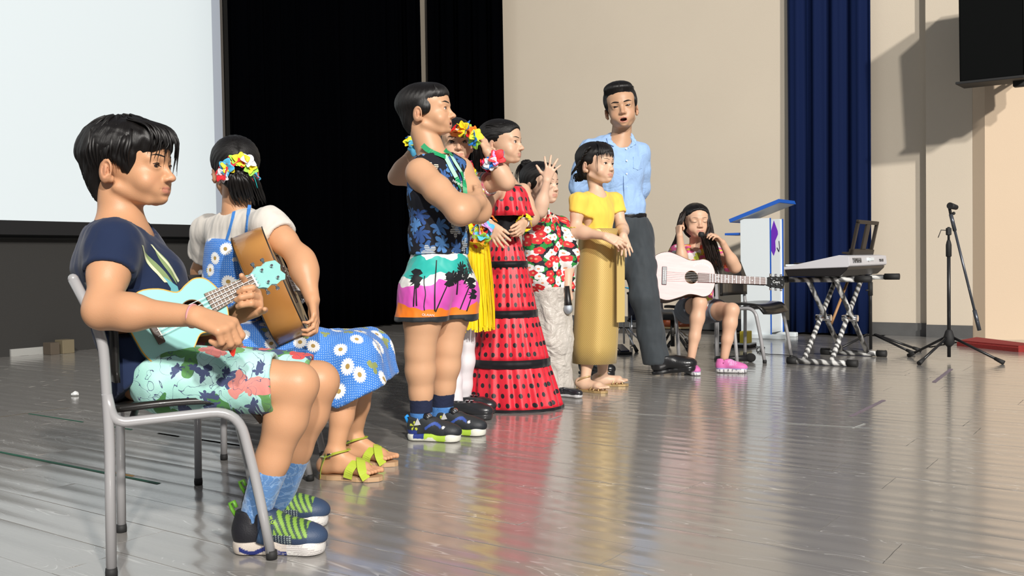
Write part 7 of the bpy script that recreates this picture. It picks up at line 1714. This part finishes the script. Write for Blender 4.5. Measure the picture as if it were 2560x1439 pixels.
def guitar_outline(Lb, w1, ww, w2, n=22):
    """closed outline of a guitar body, x along from tail(0) to neck(Lb); w1 lower bout half width, ww waist, w2 upper"""
    ctl = [(0, 0), (.01*Lb, w1*.45), (.08*Lb, w1*.82), (.26*Lb, w1), (.45*Lb, w1*.86), (.60*Lb, ww), (.72*Lb, w2*.93), (.83*Lb, w2), (.93*Lb, w2*.84), (.985*Lb, w2*.48), (Lb, w2*.18), (Lb, 0)]
    P = smoothpath([Vector((x, y, 0)) for x, y in ctl], 4); up = [(q.x, q.y) for q in P]
    return up[::-1][0:-1] + [(x, -y) for x, y in up[:-1]][0:]
def string_instrument(name, label, M, Lb, w1, ww, w2, depth, hole, neckL, nw0, nw1, nstr, mtop, mside, mneck, mboard, frets, headfn, bridge, cat='guitar', binding=None, fbgap=0.0, strc=(.9, .9, .88), headtilt=.2):
    """M maps local (x along the neck, y across, z out of the top) to the world; origin at the tail on the back"""
    g = thing(name, label, cat, tuple(M.translation)); Rm = M.to_3x3().to_4x4(); g.rotation_mode = 'QUATERNION'; g.rotation_quaternion = M.to_quaternion()
    out = guitar_outline(Lb, w1, ww, w2)
    # body: side + back
    bm = new(); prism(bm, out, Matrix.Identity(4), depth); 
    for f in bm.faces:
        f.smooth = abs(f.normal.z) < .5
    top = [f for f in bm.faces if f.normal.z > .9]; bmesh.ops.delete(bm, geom=top, context='FACES_ONLY')
    obj('body', bm, mside, g)
    # soundboard with hole
    bm = new(); vs = [bm.verts.new((x, y, depth)) for x, y in out]; hc = [bm.verts.new((hole[0]+hole[1]*math.cos(a), hole[1]*math.sin(a), depth)) for a in [2*math.pi*i/28 for i in range(28)]]
    e1 = [bm.edges.new((vs[i], vs[(i+1) % len(vs)])) for i in range(len(vs))]; e2 = [bm.edges.new((hc[i], hc[(i+1) % 28])) for i in range(28)]
    r = bmesh.ops.triangle_fill(bm, use_beauty=True, use_dissolve=False, edges=e1+e2)
    ins = [f for f in bm.faces if (f.calc_center_median().xy-Vector((hole[0], 0))).length < hole[1]*.93]
    if ins: bmesh.ops.delete(bm, geom=ins, context='FACES_ONLY')
    for f in bm.faces:
        if f.normal.z < 0: f.normal_flip()
    o = obj('soundboard', bm, mtop, g); md = o.modifiers.new('s', 'SOLIDIFY'); md.thickness = .003; md.offset = 0
    bm = new(); lathe(bm, [(hole[1]*.97, depth-.004), (hole[1]*.97, depth+.0022), (hole[1]*1.05, depth+.0022), (hole[1]*1.05, depth+.001)], Matrix.Translation((hole[0], 0, 0)), 28, caps=False); obj('rosette', bm, M_wood_in, g)
    bm = new(); prism(bm, [(Lb/2+(x-Lb/2)*.95, y*.94) for x, y in out], Matrix.Translation((0, 0, .003)), .002); obj('lining', bm, M_wood_in, g)
    if binding:
        for z in (depth, .0):
            bm = new(); tube(bm, [Vector((x, y, z)) for x, y in out], .0022, 6, close=True); obj('binding', bm, binding, g)
    # neck, fretboard
    bm = new(); e = Lb+neckL; box(bm, ((Lb*.96+e)/2, 0, depth-.004), (e-Lb*.96, nw1*.93, .018), None, .006); tube(bm, [(Lb-.01, 0, depth-.03), (Lb+.035, 0, depth-.010)], [.03*w1/.15+.006, nw1*.42], 12); obj('neck', bm, mneck, g)
    fb0 = hole[0]+hole[1]+fbgap; bm = new()
    a = [(fb0, -nw1/2-.002), (e, -nw0/2), (e, nw0/2), (fb0, nw1/2+.002)]; prism(bm, a, Matrix.Translation((0, 0, depth+.0035)), .006); fb = obj('fretboard', bm, mboard, g)
    sc = e-bridge[0]; bm = new(); ms = mat(name+'_inlay', (.8, .8, .76), .3); dots = []
    for i in range(1, frets+1):
        x = e-(sc-sc/2**(i/12)); 
        if x < fb0+.004: break
        w_ = nw0/2+(nw1-nw0)/2*((e-x)/(e-fb0)); box(bm, (x, 0, depth+.0100), (.0016*max(1, Lb/.4), w_*2, .0012)); 
        if i in (3, 5, 7, 9, 12, 15): dots.append(((x+ (e-(sc-sc/2**((i-1)/12))))/2, i))
    obj('fret', bm, mat(name+'_fret', (.62, .6, .56), .3, .6), fb)['kind'] = 'stuff'
    for x, i in dots:
        for yy in ((0,) if i != 12 else (-.012*Lb/.4, .012*Lb/.4)):
            bm = new(); lathe(bm, [(.0028*Lb/.35, depth+.0096), (.0028*Lb/.35, depth+.0101)], Matrix.Translation((x, yy, 0)), 10); obj('inlay', bm, ms, fb)
    bm = new(); box(bm, (e+.002, 0, depth+.010), (.005, nw0, .008), None, .001); obj('nut', bm, ms, g)
    # bridge
    bm = new(); box(bm, (bridge[0]-.006, 0, depth+.005), (bridge[1], bridge[2], .009), None, .003); br = obj('bridge', bm, bridge[3], g)
    bm = new(); box(bm, (bridge[0], 0, depth+.011), (.003, bridge[2]*.55, .006)); obj('saddle', bm, ms, br)
    for i in range(nstr):
        yb = (i-(nstr-1)/2)*(bridge[2]*.5/(nstr-1)); yn = (i-(nstr-1)/2)*(nw0*.8/(nstr-1))
        bm = new(); tube(bm, [(bridge[0]-.008, yb, depth+.010), (bridge[0], yb, depth+.0145), (e, yn, depth+.0145), (e+.012, yn*.95, depth+.008)], .0008 if nstr > 4 else .0009, 5); obj('string', bm, mat(name+'_string', strc, .3), g) if i == 0 else obj('string', bm, bpy.data.materials[name+'_string'], g)
        if nstr > 4:
            bm = new(); lathe(bm, [(.0032, depth+.009), (.0028, depth+.013)], Matrix.Translation((bridge[0]-.012, yb, 0)), 8); obj('bridge_pin', bm, ms, br)
    headfn(g, e, depth, nw0, mneck)
    return g
M_wood_in = mat('bare_inner_wood', (.16, .085, .035), .7)
def solve(o, x, z):
    x = Vector(x).normalized(); z = Vector(z); z = (z-x*z.dot(x)).normalized(); y = z.cross(x); o = Vector(o)
    return Matrix(((x.x, y.x, z.x, o.x), (x.y, y.y, z.y, o.y), (x.z, y.z, z.z, o.z), (0, 0, 0, 1)))
def uke():
    mint = mat('mint_paint', (.28, .60, .565), .25, coat=.6); side = mat('mint_side_paint', (.24, .52, .50), .3, coat=.4); teal = mat('teal_board_end', (.02, .10, .10), .4)
    bn = mat('yellow_binding', (.62, .36, .06), .4); bd = mat('walnut_board', (.19, .135, .10), .5, var=.15)
    a = W(338, 848, 2.275); nut = W(632, 704, 2.45); x = (nut-a).normalized()
    z = Vector((.58, -.78, .25)); Lt = (nut-a).length
    M0 = solve(a, x, z); o = Vector(a)-M0.to_3x3()@Vector((0, 0, .058)); M0 = solve(o, x, z)
    Lb = .232
    def headf(g, e, depth, nw0, mn):
        bm = new(); Rt = Matrix.Translation((e, 0, depth+.003)) @ Matrix.Rotation(.22, 4, 'Y'); 
        prism(bm, [(0, -.019), (.018, -.024), (.030, -.031), (.045, -.026), (.060, -.032), (.075, -.028), (.088, -.030), (.096, -.018), (.088, -.004), (.096, .010), (.088, .026), (.075, .029), (.060, .032), (.045, .026), (.030, .031), (.018, .024), (0, .019)], Rt @ Matrix.Translation((0, 0, -.013)), .013)
        h = obj('headstock', bm, mint, g)
        for i, (px_, py_) in enumerate(((.034, -.017), (.066, -.017), (.034, .017), (.066, .017))):
            sy = 1 if py_ > 0 else -1
            bm = new(); tube(bm, [Rt@Vector((px_, py_, -.002)), Rt@Vector((px_, py_, .011))], .0032, 8); tube(bm, [Rt@Vector((px_, py_, -.018)), Rt@Vector((px_, sy*.040, -.018))], .003, 8); box(bm, Rt@Vector((px_, sy*.042, -.018)), (.010, .008, .006), None, .002); obj('tuning_peg', bm, M_chrome, h)
    g = string_instrument('ukulele', 'mint green ukulele on the lap of the boy in the navy T-shirt', M0, Lb, .098, .058, .070, .058, (.150, .0285), Lt-Lb, .036, .048, 4, mint, side, side, bd, 15, headf, (.055, .018, .075, mat('bridge_brown', (.09, .06, .045), .4)), 'ukulele', bn, fbgap=.016)
PEOPLE = [boy_ukulele, uke, girl_daisy, guitar1, boy_lanyard, girl_lei, girl_flamenco, girl_kimono, girl_yellow, man, girl_pink, guitar2]
_t0 = __import__('time').time()
for fn in PEOPLE:
    _t1 = __import__('time').time(); fn(); print('TIME', fn.__name__, round(__import__('time').time()-_t1, 2), flush=True)
